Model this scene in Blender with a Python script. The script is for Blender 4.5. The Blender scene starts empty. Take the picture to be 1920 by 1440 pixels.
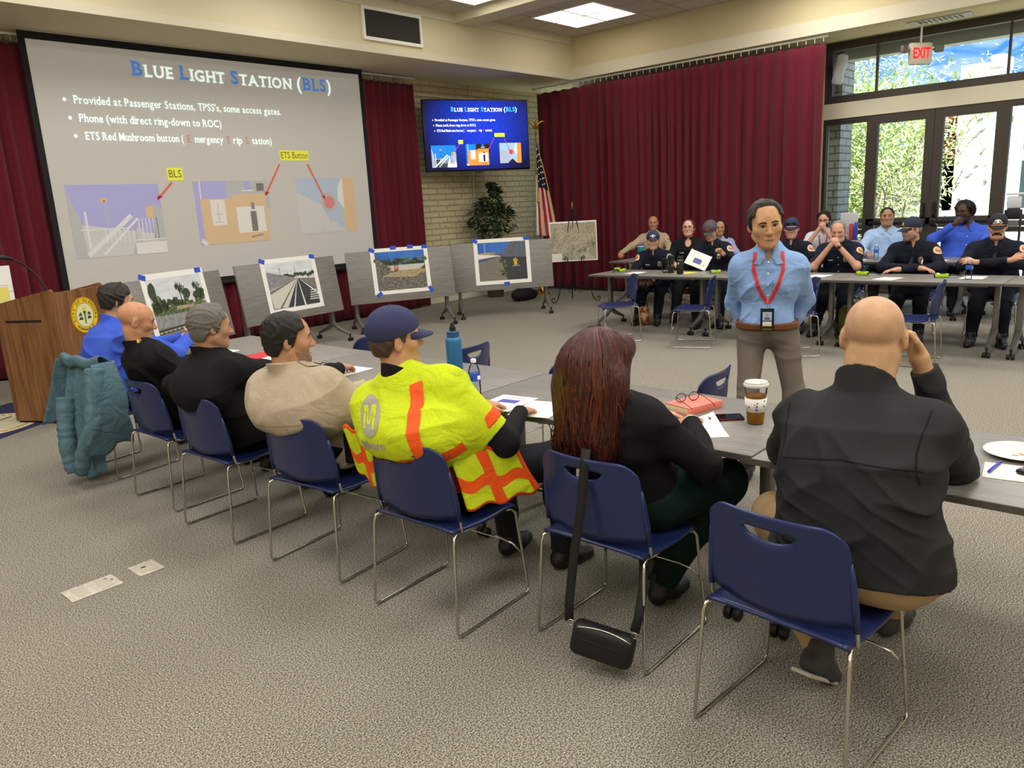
import bpy, bmesh, math, random
import numpy as np
from mathutils import Vector, Matrix, Euler
from mathutils.bvhtree import BVHTree
random.seed(7)
SC = bpy.context.scene
COL = SC.collection.objects
R = math.radians
def hexc(h):
    v = [int(h[i:i+2], 16)/255 for i in (0, 2, 4)]
    return tuple(((c+.055)/1.055)**2.4 if c > .04045 else c/12.92 for c in v) + (1,)

# ------------------------------------------------------------ materials
def mat(name, col, rough=.6, metal=0, spec=.5, emit=0, trans=0, alpha=1, ior=1.45, bump=None, mix=None, sheen=0, coat=0):
    """bump=(scale, strength[, stretch]); mix=(hex2, scale, lo, hi[, stretch])"""
    m = bpy.data.materials.new(name); m.use_nodes = True
    nt = m.node_tree; b = nt.nodes['Principled BSDF']
    c = hexc(col) if isinstance(col, str) else col
    b.inputs['Base Color'].default_value = c
    b.inputs['Roughness'].default_value = rough
    b.inputs['Metallic'].default_value = metal
    b.inputs['Specular IOR Level'].default_value = spec
    b.inputs['IOR'].default_value = ior
    b.inputs['Transmission Weight'].default_value = trans
    b.inputs['Alpha'].default_value = alpha
    b.inputs['Sheen Weight'].default_value = sheen
    b.inputs['Coat Weight'].default_value = coat
    if emit:
        b.inputs['Emission Color'].default_value = c; b.inputs['Emission Strength'].default_value = emit
    def noise(scale, stretch, detail=4):
        tc = nt.nodes.new('ShaderNodeTexCoord'); mp = nt.nodes.new('ShaderNodeMapping')
        mp.inputs['Scale'].default_value = stretch or (1, 1, 1)
        n = nt.nodes.new('ShaderNodeTexNoise'); n.inputs['Scale'].default_value = scale; n.inputs['Detail'].default_value = detail
        nt.links.new(tc.outputs['Object'], mp.inputs[0]); nt.links.new(mp.outputs[0], n.inputs[0]); return n
    if mix:
        n = noise(mix[1], mix[4] if len(mix) > 4 else None)
        r = nt.nodes.new('ShaderNodeValToRGB'); r.color_ramp.elements[0].position = mix[2]; r.color_ramp.elements[1].position = mix[3]
        r.color_ramp.elements[0].color = c; r.color_ramp.elements[1].color = hexc(mix[0])
        nt.links.new(n.outputs['Fac'], r.inputs[0]); nt.links.new(r.outputs[0], b.inputs['Base Color'])
        if emit: nt.links.new(r.outputs[0], b.inputs['Emission Color'])
    if bump:
        n = noise(bump[0], bump[2] if len(bump) > 2 else None)
        bp = nt.nodes.new('ShaderNodeBump'); bp.inputs['Strength'].default_value = bump[1]; bp.inputs['Distance'].default_value = .02
        nt.links.new(n.outputs['Fac'], bp.inputs['Height']); nt.links.new(bp.outputs[0], b.inputs['Normal'])
    return m
_mc = {}
def flat(h, rough=.6, emit=0, **k):
    key = (h, rough, emit, tuple(sorted(k.items())))
    if key not in _mc: _mc[key] = mat('paint_'+h, h, rough, emit=emit, **k)
    return _mc[key]
def nodes(m): return m.node_tree, m.node_tree.nodes['Principled BSDF']

def thin_glass(name, tint, refl, rough):
    m = bpy.data.materials.new(name); m.use_nodes = True; nt = m.node_tree; nt.nodes.remove(nt.nodes['Principled BSDF']); o = nt.nodes['Material Output']
    t = nt.nodes.new('ShaderNodeBsdfTransparent'); t.inputs[0].default_value = hexc(tint); g = nt.nodes.new('ShaderNodeBsdfGlossy'); g.inputs['Roughness'].default_value = rough
    lw = nt.nodes.new('ShaderNodeLayerWeight'); lw.inputs[0].default_value = refl; mx = nt.nodes.new('ShaderNodeMixShader')
    nt.links.new(lw.outputs['Fresnel'], mx.inputs[0]); nt.links.new(t.outputs[0], mx.inputs[1]); nt.links.new(g.outputs[0], mx.inputs[2]); nt.links.new(mx.outputs[0], o.inputs[0]); return m
# ------------------------------------------------------------ mesh builder
class MB:
    def __init__(s): s.v = []; s.f = []; s.m = []; s.mats = []
    def add(s, vs, fs, mi=0):
        o = len(s.v); s.v += [tuple(v) for v in vs]; s.f += [tuple(i+o for i in f) for f in fs]; s.m += [mi]*len(fs); return s
    def box(s, c, d, rot=None, mi=0):
        h = [x/2 for x in d]; M = rot or Matrix.Identity(3)
        vs = [Vector(c) + M @ Vector((sx*h[0], sy*h[1], sz*h[2])) for sx in (-1, 1) for sy in (-1, 1) for sz in (-1, 1)]
        return s.add(vs, [(0, 1, 3, 2), (4, 6, 7, 5), (0, 4, 5, 1), (2, 3, 7, 6), (0, 2, 6, 4), (1, 5, 7, 3)], mi)
    def bb(s, lo, hi, mi=0):
        return s.box([(a+b)/2 for a, b in zip(lo, hi)], [b-a for a, b in zip(lo, hi)], None, mi)
    def rbox(s, c, d, r=.005, rot=None, mi=0, seg=2):
        bm = bmesh.new(); bmesh.ops.create_cube(bm, size=1)
        for v in bm.verts: v.co = Vector((v.co.x*d[0], v.co.y*d[1], v.co.z*d[2]))
        bmesh.ops.bevel(bm, geom=bm.edges[:], offset=min(r, min(d)*.49), segments=seg, affect='EDGES', profile=.5)
        M = rot or Matrix.Identity(3); bm.verts.index_update()
        s.add([Vector(c) + M @ v.co for v in bm.verts], [[v.index for v in f.verts] for f in bm.faces], mi); bm.free(); return s
    def tube(s, pts, r, n=8, mi=0, cap=True, closed=False):
        pts = [Vector(p) for p in pts]; N = len(pts); rs = r if isinstance(r, (list, tuple)) else [r]*N
        vs = []; ref = None
        for i, p in enumerate(pts):
            a = pts[(i-1) % N] if (i or closed) else p; b = pts[(i+1) % N] if (i < N-1 or closed) else p
            t = (b-a).normalized()
            if ref is None: ref = t.orthogonal().normalized()
            ref = (ref - t*ref.dot(t)); ref = ref.normalized() if ref.length > 1e-6 else t.orthogonal().normalized()
            w = t.cross(ref)
            vs += [p + (ref*math.cos(6.28319*k/n) + w*math.sin(6.28319*k/n))*rs[i] for k in range(n)]
        fs = []
        for i in range(N if closed else N-1):
            j = (i+1) % N
            fs += [(i*n+k, i*n+(k+1) % n, j*n+(k+1) % n, j*n+k) for k in range(n)]
        if cap and not closed: fs += [tuple(range(n))[::-1], tuple(range((N-1)*n, N*n))]
        return s.add(vs, fs, mi)
    def lathe(s, prof, c=(0, 0, 0), n=24, M=None, mi=0, sc=(1, 1)):
        M = M or Matrix.Identity(3); c = Vector(c); vs = []; fs = []
        for (r, z) in prof:
            vs += [c + M @ Vector((r*sc[0]*math.cos(6.28319*k/n), r*sc[1]*math.sin(6.28319*k/n), z)) for k in range(n)]
        for i in range(len(prof)-1):
            fs += [(i*n+k, i*n+(k+1) % n, (i+1)*n+(k+1) % n, (i+1)*n+k) for k in range(n)]
        if prof[0][0] > 0: fs.append(tuple(range(n))[::-1])
        if prof[-1][0] > 0: fs.append(tuple(range((len(prof)-1)*n, len(prof)*n)))
        return s.add(vs, fs, mi)
    def ball(s, c, r, n=12, M=None, mi=0):
        rr = r if isinstance(r, (list, tuple)) else (r, r, r); M = M or Matrix.Identity(3); h = n//2; vs = []
        for i in range(h+1):
            th = math.pi*i/h
            vs += [Vector(c) + M @ Vector((rr[0]*math.sin(th)*math.cos(6.28319*k/n), rr[1]*math.sin(th)*math.sin(6.28319*k/n), rr[2]*math.cos(th))) for k in range(n)]
        return s.add(vs, [(i*n+k, (i+1)*n+k, (i+1)*n+(k+1) % n, i*n+(k+1) % n) for i in range(h) for k in range(n)], mi)
    def poly(s, pts, M=None, mi=0):
        vs = [(M @ Vector(p)) if M else Vector(p) for p in pts]
        return s.add(vs, [tuple(range(len(vs)))], mi)
    def prism(s, pts, t, M=None, mi=0):
        """2D outline (x,y), extruded z 0..t, placed with 4x4 M"""
        n = len(pts); M = M or Matrix.Identity(4)
        vs = [M @ Vector((x, y, 0)) for x, y in pts] + [M @ Vector((x, y, t)) for x, y in pts]
        fs = [tuple(range(n))[::-1], tuple(range(n, 2*n))] + [(i, (i+1) % n, n+(i+1) % n, n+i) for i in range(n)]
        return s.add(vs, fs, mi)
    def grid(s, nu, nv, fn, mi=0):
        vs = [fn(i/(nu-1), j/(nv-1)) for j in range(nv) for i in range(nu)]
        return s.add(vs, [(j*nu+i, j*nu+i+1, (j+1)*nu+i+1, (j+1)*nu+i) for j in range(nv-1) for i in range(nu-1)], mi)
    def mk(s, name, mats, parent=None, smooth=None, solid=0, off=0):
        me = bpy.data.meshes.new(name); me.from_pydata([tuple(v) for v in s.v], [], s.f)
        for m in (mats if isinstance(mats, (list, tuple)) else [mats]): me.materials.append(m)
        if any(s.m): me.polygons.foreach_set('material_index', s.m)
        bm = bmesh.new(); bm.from_mesh(me); bmesh.ops.remove_doubles(bm, verts=bm.verts[:], dist=1e-5)
        bmesh.ops.recalc_face_normals(bm, faces=bm.faces[:]); bm.to_mesh(me); bm.free()
        o = bpy.data.objects.new(name, me); COL.link(o)
        if parent: o.parent = parent
        if smooth:
            me.polygons.foreach_set('use_smooth', [True]*len(me.polygons))
            if smooth is not True: me.set_sharp_from_angle(angle=R(smooth))
        if solid:
            md = o.modifiers.new('thickness', 'SOLIDIFY'); md.thickness = solid; md.offset = off
        return o
def tag(o, label, cat, group=None, kind=None):
    o['label'] = label; o['category'] = cat
    if group: o['group'] = group
    if kind: o['kind'] = kind
    return o
def thing(name, label, cat, loc=(0, 0, 0), rz=0, group=None):
    o = bpy.data.objects.new(name, None); COL.link(o); o.location = loc; o.rotation_euler = (0, 0, R(rz)); o.empty_display_size = .1
    return tag(o, label, cat, group)
def struct(o): o['kind'] = 'structure'; return o
def dup(o, parent=None):
    c = o.copy(); COL.link(c)
    if parent: c.parent = parent
    for ch in list(o.children): dup(ch, c)
    return c
def frame(o, x, z):
    """4x4 with origin o, X axis x, Z axis (normal) z"""
    z = Vector(z).normalized(); x = Vector(x); x = (x - z*x.dot(z)).normalized(); y = z.cross(x)
    M = Matrix((x, y, z)).transposed().to_4x4(); M.translation = Vector(o); return M
def text_mesh(body, size, bold=0, align='CENTER', ext=0):
    cu = bpy.data.curves.new('t', 'FONT'); cu.body = body; cu.size = size; cu.align_x = align; cu.align_y = 'CENTER'
    cu.offset = bold; cu.extrude = ext; cu.resolution_u = 3
    ob = bpy.data.objects.new('t', cu); COL.link(ob)
    dg = bpy.context.evaluated_depsgraph_get(); ev = ob.evaluated_get(dg); me = ev.to_mesh()
    vs = [tuple(v.co) for v in me.vertices]; fs = [tuple(p.vertices) for p in me.polygons]
    ev.to_mesh_clear(); bpy.data.objects.remove(ob); bpy.data.curves.remove(cu)
    return vs, fs
def add_text(mb, body, size, M, mi=0, bold=0, align='CENTER', fit=None):
    vs, fs = text_mesh(body, size, bold, align)
    if fit and vs:
        w = max(v[0] for v in vs)-min(v[0] for v in vs); k = fit/w
        vs = [(v[0]*k, v[1], v[2]) for v in vs]
    mb.add([M @ Vector(v) for v in vs], fs, mi); return mb
def T(x=0, y=0, z=0): return Matrix.Translation((x, y, z))

# ------------------------------------------------------------ camera
f_, pit, rol, yaw = 1442, .226421033, -.0539189959, .833994493
fw = Vector((math.sin(yaw)*math.cos(pit), math.cos(yaw)*math.cos(pit), -math.sin(pit)))
r0 = Vector((math.cos(yaw), -math.sin(yaw), 0)); u0 = r0.cross(fw)
rr_ = r0*math.cos(rol) + u0*math.sin(rol); uu_ = -r0*math.sin(rol) + u0*math.cos(rol)
cd = bpy.data.cameras.new('camera'); cam = bpy.data.objects.new('camera', cd); COL.link(cam)
Mc = Matrix((rr_, uu_, -fw)).transposed().to_4x4(); Mc.translation = (0, 0, 1.7); cam.matrix_world = Mc
cd.sensor_width = 36; cd.lens = 36*f_/1920; cd.clip_start = .05; cd.clip_end = 900
SC.camera = cam
SC.view_settings.view_transform = 'Standard'; SC.view_settings.look = 'None'; SC.view_settings.gamma = 1
SC.view_settings.exposure = .32; SC.view_settings.use_curve_mapping = False
SC.cycles.use_denoising = True; SC.cycles.max_bounces = 8; SC.cycles.diffuse_bounces = 4; SC.cycles.glossy_bounces = 3
SC.cycles.transmission_bounces = 8; SC.cycles.transparent_max_bounces = 8; SC.cycles.caustics_reflective = False; SC.cycles.caustics_refractive = False
SC.cycles.sample_clamp_indirect = 6
# ============================================================ ROOM SHELL
ZC, ZF, YF, YW, XF, XW = 4.7, 3.96, 9.27, 10.75, 12.35, 13.3
X0, Y0 = -4.0, -5.0
def carpet():
    m = mat('carpet', '8C8474', .95, spec=.1); nt, b = nodes(m); L = nt.links
    tc = nt.nodes.new('ShaderNodeTexCoord')
    def nz(sc, det):
        n = nt.nodes.new('ShaderNodeTexNoise'); n.inputs['Scale'].default_value = sc; n.inputs['Detail'].default_value = det; n.inputs['Roughness'].default_value = .7
        L.new(tc.outputs['Object'], n.inputs[0]); return n
    n = nz(165, 2); r = nt.nodes.new('ShaderNodeValToRGB'); e = r.color_ramp.elements
    e[0].position = .38; e[0].color = hexc('48453F'); e[1].position = .64; e[1].color = hexc('C8C2B5')
    k = e.new(.5); k.color = hexc('8E887D')
    L.new(n.outputs['Fac'], r.inputs[0]); L.new(r.outputs[0], b.inputs['Base Color'])
    bp = nt.nodes.new('ShaderNodeBump'); bp.inputs['Strength'].default_value = .6; bp.inputs['Distance'].default_value = .01
    L.new(n.outputs['Fac'], bp.inputs['Height']); L.new(bp.outputs[0], b.inputs['Normal'])
    return m
def brickmat(name, c1, c2, mortar, w, h, ax=(0, 2), ms=.012, bs=1.2):
    m = mat(name, c1, .85, spec=.2); nt, b = nodes(m); L = nt.links
    tc = nt.nodes.new('ShaderNodeTexCoord'); sx = nt.nodes.new('ShaderNodeSeparateXYZ'); cx = nt.nodes.new('ShaderNodeCombineXYZ')
    L.new(tc.outputs['Object'], sx.inputs[0])
    if ax == 'xy':
        ad = nt.nodes.new('ShaderNodeMath'); L.new(sx.outputs[0], ad.inputs[0]); L.new(sx.outputs[1], ad.inputs[1]); L.new(ad.outputs[0], cx.inputs[0]); ax = (0, 2)
    else: L.new(sx.outputs[ax[0]], cx.inputs[0])
    cx.inputs[2].default_value = 0
    L.new(sx.outputs[ax[1]], cx.inputs[1])
    br = nt.nodes.new('ShaderNodeTexBrick'); br.inputs['Scale'].default_value = 1; br.inputs['Brick Width'].default_value = w; br.inputs['Row Height'].default_value = h
    br.inputs['Mortar Size'].default_value = ms; br.inputs['Color1'].default_value = hexc(c1); br.inputs['Color2'].default_value = hexc(c2); br.inputs['Mortar'].default_value = hexc(mortar)
    br.inputs['Mortar Smooth'].default_value = .3
    L.new(cx.outputs[0], br.inputs[0]); L.new(br.outputs[0], b.inputs['Base Color'])
    n = nt.nodes.new('ShaderNodeTexNoise'); n.inputs['Scale'].default_value = 14; n.inputs['Detail'].default_value = 6; L.new(tc.outputs['Object'], n.inputs[0])
    ma = nt.nodes.new('ShaderNodeMath'); ma.operation = 'MULTIPLY_ADD'; ma.inputs[1].default_value = -.9
    L.new(br.outputs['Fac'], ma.inputs[0]); L.new(n.outputs['Fac'], ma.inputs[2])
    bp = nt.nodes.new('ShaderNodeBump'); bp.inputs['Strength'].default_value = bs; bp.inputs['Distance'].default_value = .03
    L.new(ma.outputs[0], bp.inputs['Height']); L.new(bp.outputs[0], b.inputs['Normal']); return m
def tilemat():
    m = mat('ceiling_tile', 'CFC8BA', .95, spec=.1); nt, b = nodes(m); L = nt.links
    tc = nt.nodes.new('ShaderNodeTexCoord'); mp = nt.nodes.new('ShaderNodeMapping'); mp.inputs['Location'].default_value = (-(XF % .61), -(YF % .61), 0)
    br = nt.nodes.new('ShaderNodeTexBrick'); br.offset = 0; br.squash = 1; br.inputs['Scale'].default_value = 1
    br.inputs['Brick Width'].default_value = .61; br.inputs['Row Height'].default_value = .61; br.inputs['Mortar Size'].default_value = .01
    br.inputs['Color1'].default_value = hexc('CFC8BA'); br.inputs['Color2'].default_value = hexc('C7C0B2'); br.inputs['Mortar'].default_value = hexc('8F897C')
    L.new(tc.outputs['Object'], mp.inputs[0]); L.new(mp.outputs[0], br.inputs[0]); L.new(br.outputs[0], b.inputs['Base Color']); return m
def woodmat(name, c1, c2, axis=2, sc=3, rough=.45):
    m = mat(name, c1, rough, spec=.35); nt, b = nodes(m); L = nt.links
    st = [9, 9, 9]; st[axis] = .55
    tc = nt.nodes.new('ShaderNodeTexCoord'); mp = nt.nodes.new('ShaderNodeMapping'); mp.inputs['Scale'].default_value = st
    n = nt.nodes.new('ShaderNodeTexNoise'); n.inputs['Scale'].default_value = sc; n.inputs['Detail'].default_value = 6; n.inputs['Distortion'].default_value = 1.2
    n2 = nt.nodes.new('ShaderNodeTexNoise'); n2.inputs['Scale'].default_value = sc*7; n2.inputs['Detail'].default_value = 3
    mx = nt.nodes.new('ShaderNodeMath'); mx.operation = 'MULTIPLY_ADD'; mx.inputs[1].default_value = .35
    r = nt.nodes.new('ShaderNodeValToRGB'); r.color_ramp.elements[0].position = .5; r.color_ramp.elements[1].position = .85
    r.color_ramp.elements[0].color = hexc(c1); r.color_ramp.elements[1].color = hexc(c2)
    L.new(tc.outputs['Object'], mp.inputs[0]); L.new(mp.outputs[0], n.inputs[0]); L.new(mp.outputs[0], n2.inputs[0])
    L.new(n2.outputs['Fac'], mx.inputs[0]); L.new(n.outputs['Fac'], mx.inputs[2]); L.new(mx.outputs[0], r.inputs[0]); L.new(r.outputs[0], b.inputs['Base Color']); return m
M_cream = mat('cream_wall', 'D9CFAF', .9, spec=.15, bump=(220, .08, (1, 1, .2)))
M_cream2 = mat('cream_trim', 'DBD3BC', .8, spec=.2)
M_dark = mat('bronze_frame', '463F37', .45, metal=.3)
M_black = mat('black_plastic', '141414', .5)
M_white = mat('white_paint', 'EFEDE6', .55)
M_chrome = mat('chrome', 'C9C4B8', .22, metal=1)
M_grey = mat('grey_metal', '7C7A76', .45, metal=.6)
M_iron = mat('wrought_iron', '1E1A17', .5, metal=.5)
M_brass = mat('brass', 'C79A3C', .3, metal=.9)
def S(name, lo, hi, m): return struct(MB().bb(lo, hi).mk(name, m))
S('floor', (X0, Y0, -.1), (XW, YW, 0), carpet())
S('ceiling', (X0, Y0, ZC), (XW+.3, YW+.3, ZC+.2), tilemat())
S('wall_left', (X0, YW, 0), (XW, YW+.3, ZC), brickmat('painted_block', 'DACEA9', 'D2C6A0', 'BDB191', .42, .105))
S('wall_back', (X0-.3, Y0, 0), (X0, YW+.3, ZC), M_cream)
S('wall_near', (X0, Y0-.3, 0), (XW+.3, Y0, ZC), M_cream)
# bulkheads over the screen and over the windows
S('trim_1', (X0, YF, ZF), (XF, YW, ZC), M_cream)
S('trim_2', (XF, Y0, ZF), (XW+.3, YW, ZC), mat('woven_wall', 'D4C79F', .9, spec=.1, bump=(260, .12, (1, 1, .25))))
S('trim_3', (X0, YF-.012, ZF), (XF-.012, YF, ZF+.1), M_cream2)
S('trim_4', (X0, YF-.02, ZC-.13), (XF, YF, ZC), M_cream2)
S('trim_5', (XF-.012, Y0, ZF), (XF, YF, ZF+.2), M_cream2)
S('beam', (9.29, Y0, 4.56), (9.69, YF-.02, ZC), M_cream2)
S('baseboard_left', (X0, YW-.02, 0), (XW, YW, .1), M_cream2)
# window wall
S('wall_right', (XW, 4.9, 0), (XW+.3, 9.75, ZF), M_cream)
S('wall_right_end', (XW, Y0, 0), (XW+.3, -2.5, ZF), M_cream)
S('trim_6', (XW, -2.5, 2.8), (XW+.25, 4.9, 3.04), M_cream2)
S('trim_7', (XW+.1, 9.75, 0), (XW+.2, YW, .9), M_cream2)
M_glass = thin_glass('window_glass', 'F2F8F8', .06, .02)
def window(name, y0, y1, z0, z1, mulls, fw_=.06, d=.1, rails=(), glass=True):
    mb = MB(); xa, xb = XW+.02, XW+.02+d
    mb.bb((xa, y0, z1-fw_), (xb, y1, z1)).bb((xa, y0, z0), (xb, y1, z0+fw_))
    for y in (y0+fw_/2, y1-fw_/2): mb.bb((xa, y-fw_/2, z0+fw_), (xb, y+fw_/2, z1-fw_))
    for y, w in mulls: mb.bb((xa+.02, y-w/2, z0+fw_), (xb-.02, y+w/2, z1-fw_))
    for z, w in rails: mb.bb((xa+.01, y0+fw_, z-w/2), (xb-.01, y1-fw_, z+w/2))
    o = struct(mb.mk(name, M_dark))
    g = MB().bb((xa+.045, y0+.02, z0+.02), (xa+.051, y1-.02, z1-.02)).mk('window_pane', M_glass, o)
    return o
window('window_1', -2.5, 4.9, 3.04, 3.96, [(4.12, .03), (2.36, .03), (.6, .03), (-1.2, .03)], .115)
window('window_2', 4.17, 4.9, 0, 2.8, [], .05, rails=[(2.74, .06), (1.0, .06)])
window('window_3', -2.5, 2.33, 0, 2.8, [(1.5, .06), (0, .08)], .06, rails=[(2.74, .06), (1.0, .06)])
window('window_4', 9.75, YW, .9, ZF, [], .05)
for i, (ya, yb) in enumerate(((3.255, 4.17), (2.33, 3.245))):
    mb = MB(); xa, xb = XW+.02, XW+.1
    mb.bb((xa, ya, 2.66), (xb, yb, 2.8)).bb((xa, ya, 0), (xb, yb, .2)).bb((xa, ya, 1.1), (xb, yb, 1.2))
    mb.bb((xa, ya, .2), (xb, ya+.12, 2.66)).bb((xa, yb-.12, .2), (xb, yb, 2.66))
    d = struct(mb.mk('door_%d' % (i+1), M_dark))
    MB().bb((xa+.04, ya+.1, .2), (xa+.046, yb-.1, 2.68)).mk('door_pane', M_glass, d)
    hy = ya+.07 if i == 0 else yb-.07
    MB().tube([(xa-.0, hy, 1.22), (xa-.05, hy, 1.24), (xa-.05, hy, 1.4), (xa, hy, 1.42)], .013).rbox((xa-.005, hy, 1.32), (.01, .05, .24)).mk('door_handle', M_black, d, 40)
    MB().rbox((xa-.05, (ya+yb)/2, 1.14), (.05, yb-ya-.12, .055), .012).rbox((xa-.03, hy, 1.14), (.09, .1, .11), .015).mk('push_bar', M_black, d, 40)
# ------------------------------------------------------------ curtains
def velvet(name, c, c2): return mat(name, c, .85, spec=.15, mix=(c2, 1.2, .35, .7, (1, 1, .1)), sheen=.15, bump=(300, .05))
M_curt = velvet('maroon_drape', '5C1825', '6E2030')
def curtain(name, p0, p1, z0, z1, folds, amp, label, seed, dens=0, nrm=1):
    rnd = random.Random(seed); p0 = Vector(p0+(0,)); p1 = Vector(p1+(0,)); L = (p1-p0).length; t = (p1-p0)/L; n = Vector((-t.y, t.x, 0))*nrm
    N = folds*12; ph = [rnd.uniform(-.9, .9) for _ in range(folds+3)]; am = [rnd.uniform(.6, 1.25) for _ in range(folds+3)]
    def fn(u, v):
        k = u*folds; i = int(k); fr = k-i; fr2 = fr*fr*(3-2*fr)
        a = am[i]*(1-fr2)+am[i+1]*fr2; p = ph[i]*(1-fr2)+ph[i+1]*fr2
        th = 6.28319*k + p; uu = u
        if dens: uu = u + dens*math.sin(math.pi*2*u)/6.28319*1.0
        s = math.sin(th); w = s*.75+.25*math.sin(2*th+p)
        A = amp*a*(.35+.65*min(1, v*3.5) if v < .3 else 1)*(1+.15*v)
        d = w*A; sl = .25*amp*math.cos(th*.5+p*3)*v
        return p0 + t*(uu*L + sl) + n*d + Vector((0, 0, z1+(z0-z1)*v - (.02*abs(math.sin(th*.5)) if v == 0 else 0)))
    o = MB().grid(N+1, 22, fn).mk(name, M_curt, smooth=True, solid=.004)
    return tag(o, label, 'curtain')
curtain('curtain', (-3.0, 10.5), (9.45, 10.5), .03, 3.84, 70, .05, 'long maroon curtain hanging behind the projection screen', 3)
curtain('curtain', (12.42, 10.2), (12.42, 4.58), .03, 3.84, 29, .062, 'maroon pleated curtain covering the wall beside the glass doors', 5, .25)
def rail(name, a, b, n, label):
    t = thing(name, label, 'curtain rail'); a = Vector(a); b = Vector(b); mb = MB(); mb.tube([a, b], .016, 8); mb.mk('rod', M_white, t, True)
    hk = MB()
    for i in range(n):
        p = a.lerp(b, (i+.5)/n); hk.tube([p+Vector((0, 0, .02)), p+Vector((0, 0, -.075))], .005, 5)
    hk.mk('glider', M_white, t)['kind'] = 'stuff'
rail('curtain_rail', (12.42, 10.3, 3.93), (12.42, 4.55, 3.93), 44, 'white curtain rail with gliders above the curtain beside the doors')
rail('curtain_rail', (-3, 10.5, 3.93), (9.5, 10.5, 3.93), 60, 'white curtain rail above the curtain behind the screen')
_sl = dict(i='xb', r='xb', n='xbB', m='xbB', h='tbB', l='tb', d='TB', b='t', k='tbB', p='xd', u='xXB', q='XD', x='xXbB', y='xX', v='xX', w='xX', f='b', t='', E='tb', T='c', R='tbB', P='tb', M='bB', S='', C='', D='tb', B='tb', a='B')
def slab_text(mb, s, size, M, mi=0, bold=0, align='LEFT', fit=None):
    vx, _ = text_mesh('x', size); base = min(v[1] for v in vx); xh = max(v[1] for v in vx); out = []; x = 0
    for ch in s:
        if ch == ' ': x += size*.30; continue
        vs, fs = text_mesh(ch, size, bold, 'LEFT'); x0 = min(v[0] for v in vs); x1 = max(v[0] for v in vs); out.append(([(v[0]-x0+x, v[1], 0) for v in vs], fs)); w_ = x1-x0; yt = max(v[1] for v in vs); yb = min(v[1] for v in vs)
        for c in _sl.get(ch, ''):
            fx = .5 if (w_ < size*.2 or c == 'c') else (.1 if c in 'xtbd' else .9); yy = dict(x=xh-size*.03, t=yt-size*.03, b=base+size*.03, d=yb+size*.03, c=base+size*.03)[c.lower()]; hw = size*.10
            cx_ = x+w_*fx; out.append(([(cx_-hw, yy-size*.03, .0002), (cx_+hw, yy-size*.03, .0002), (cx_+hw, yy+size*.03, .0002), (cx_-hw, yy+size*.03, .0002)], [(0, 1, 2, 3)]))
        x += w_+size*.085
    k = fit/x if fit else 1
    for vs, fs in out: mb.add([M @ Vector((v[0]*k, v[1], v[2])) for v in vs], fs, mi)
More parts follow.
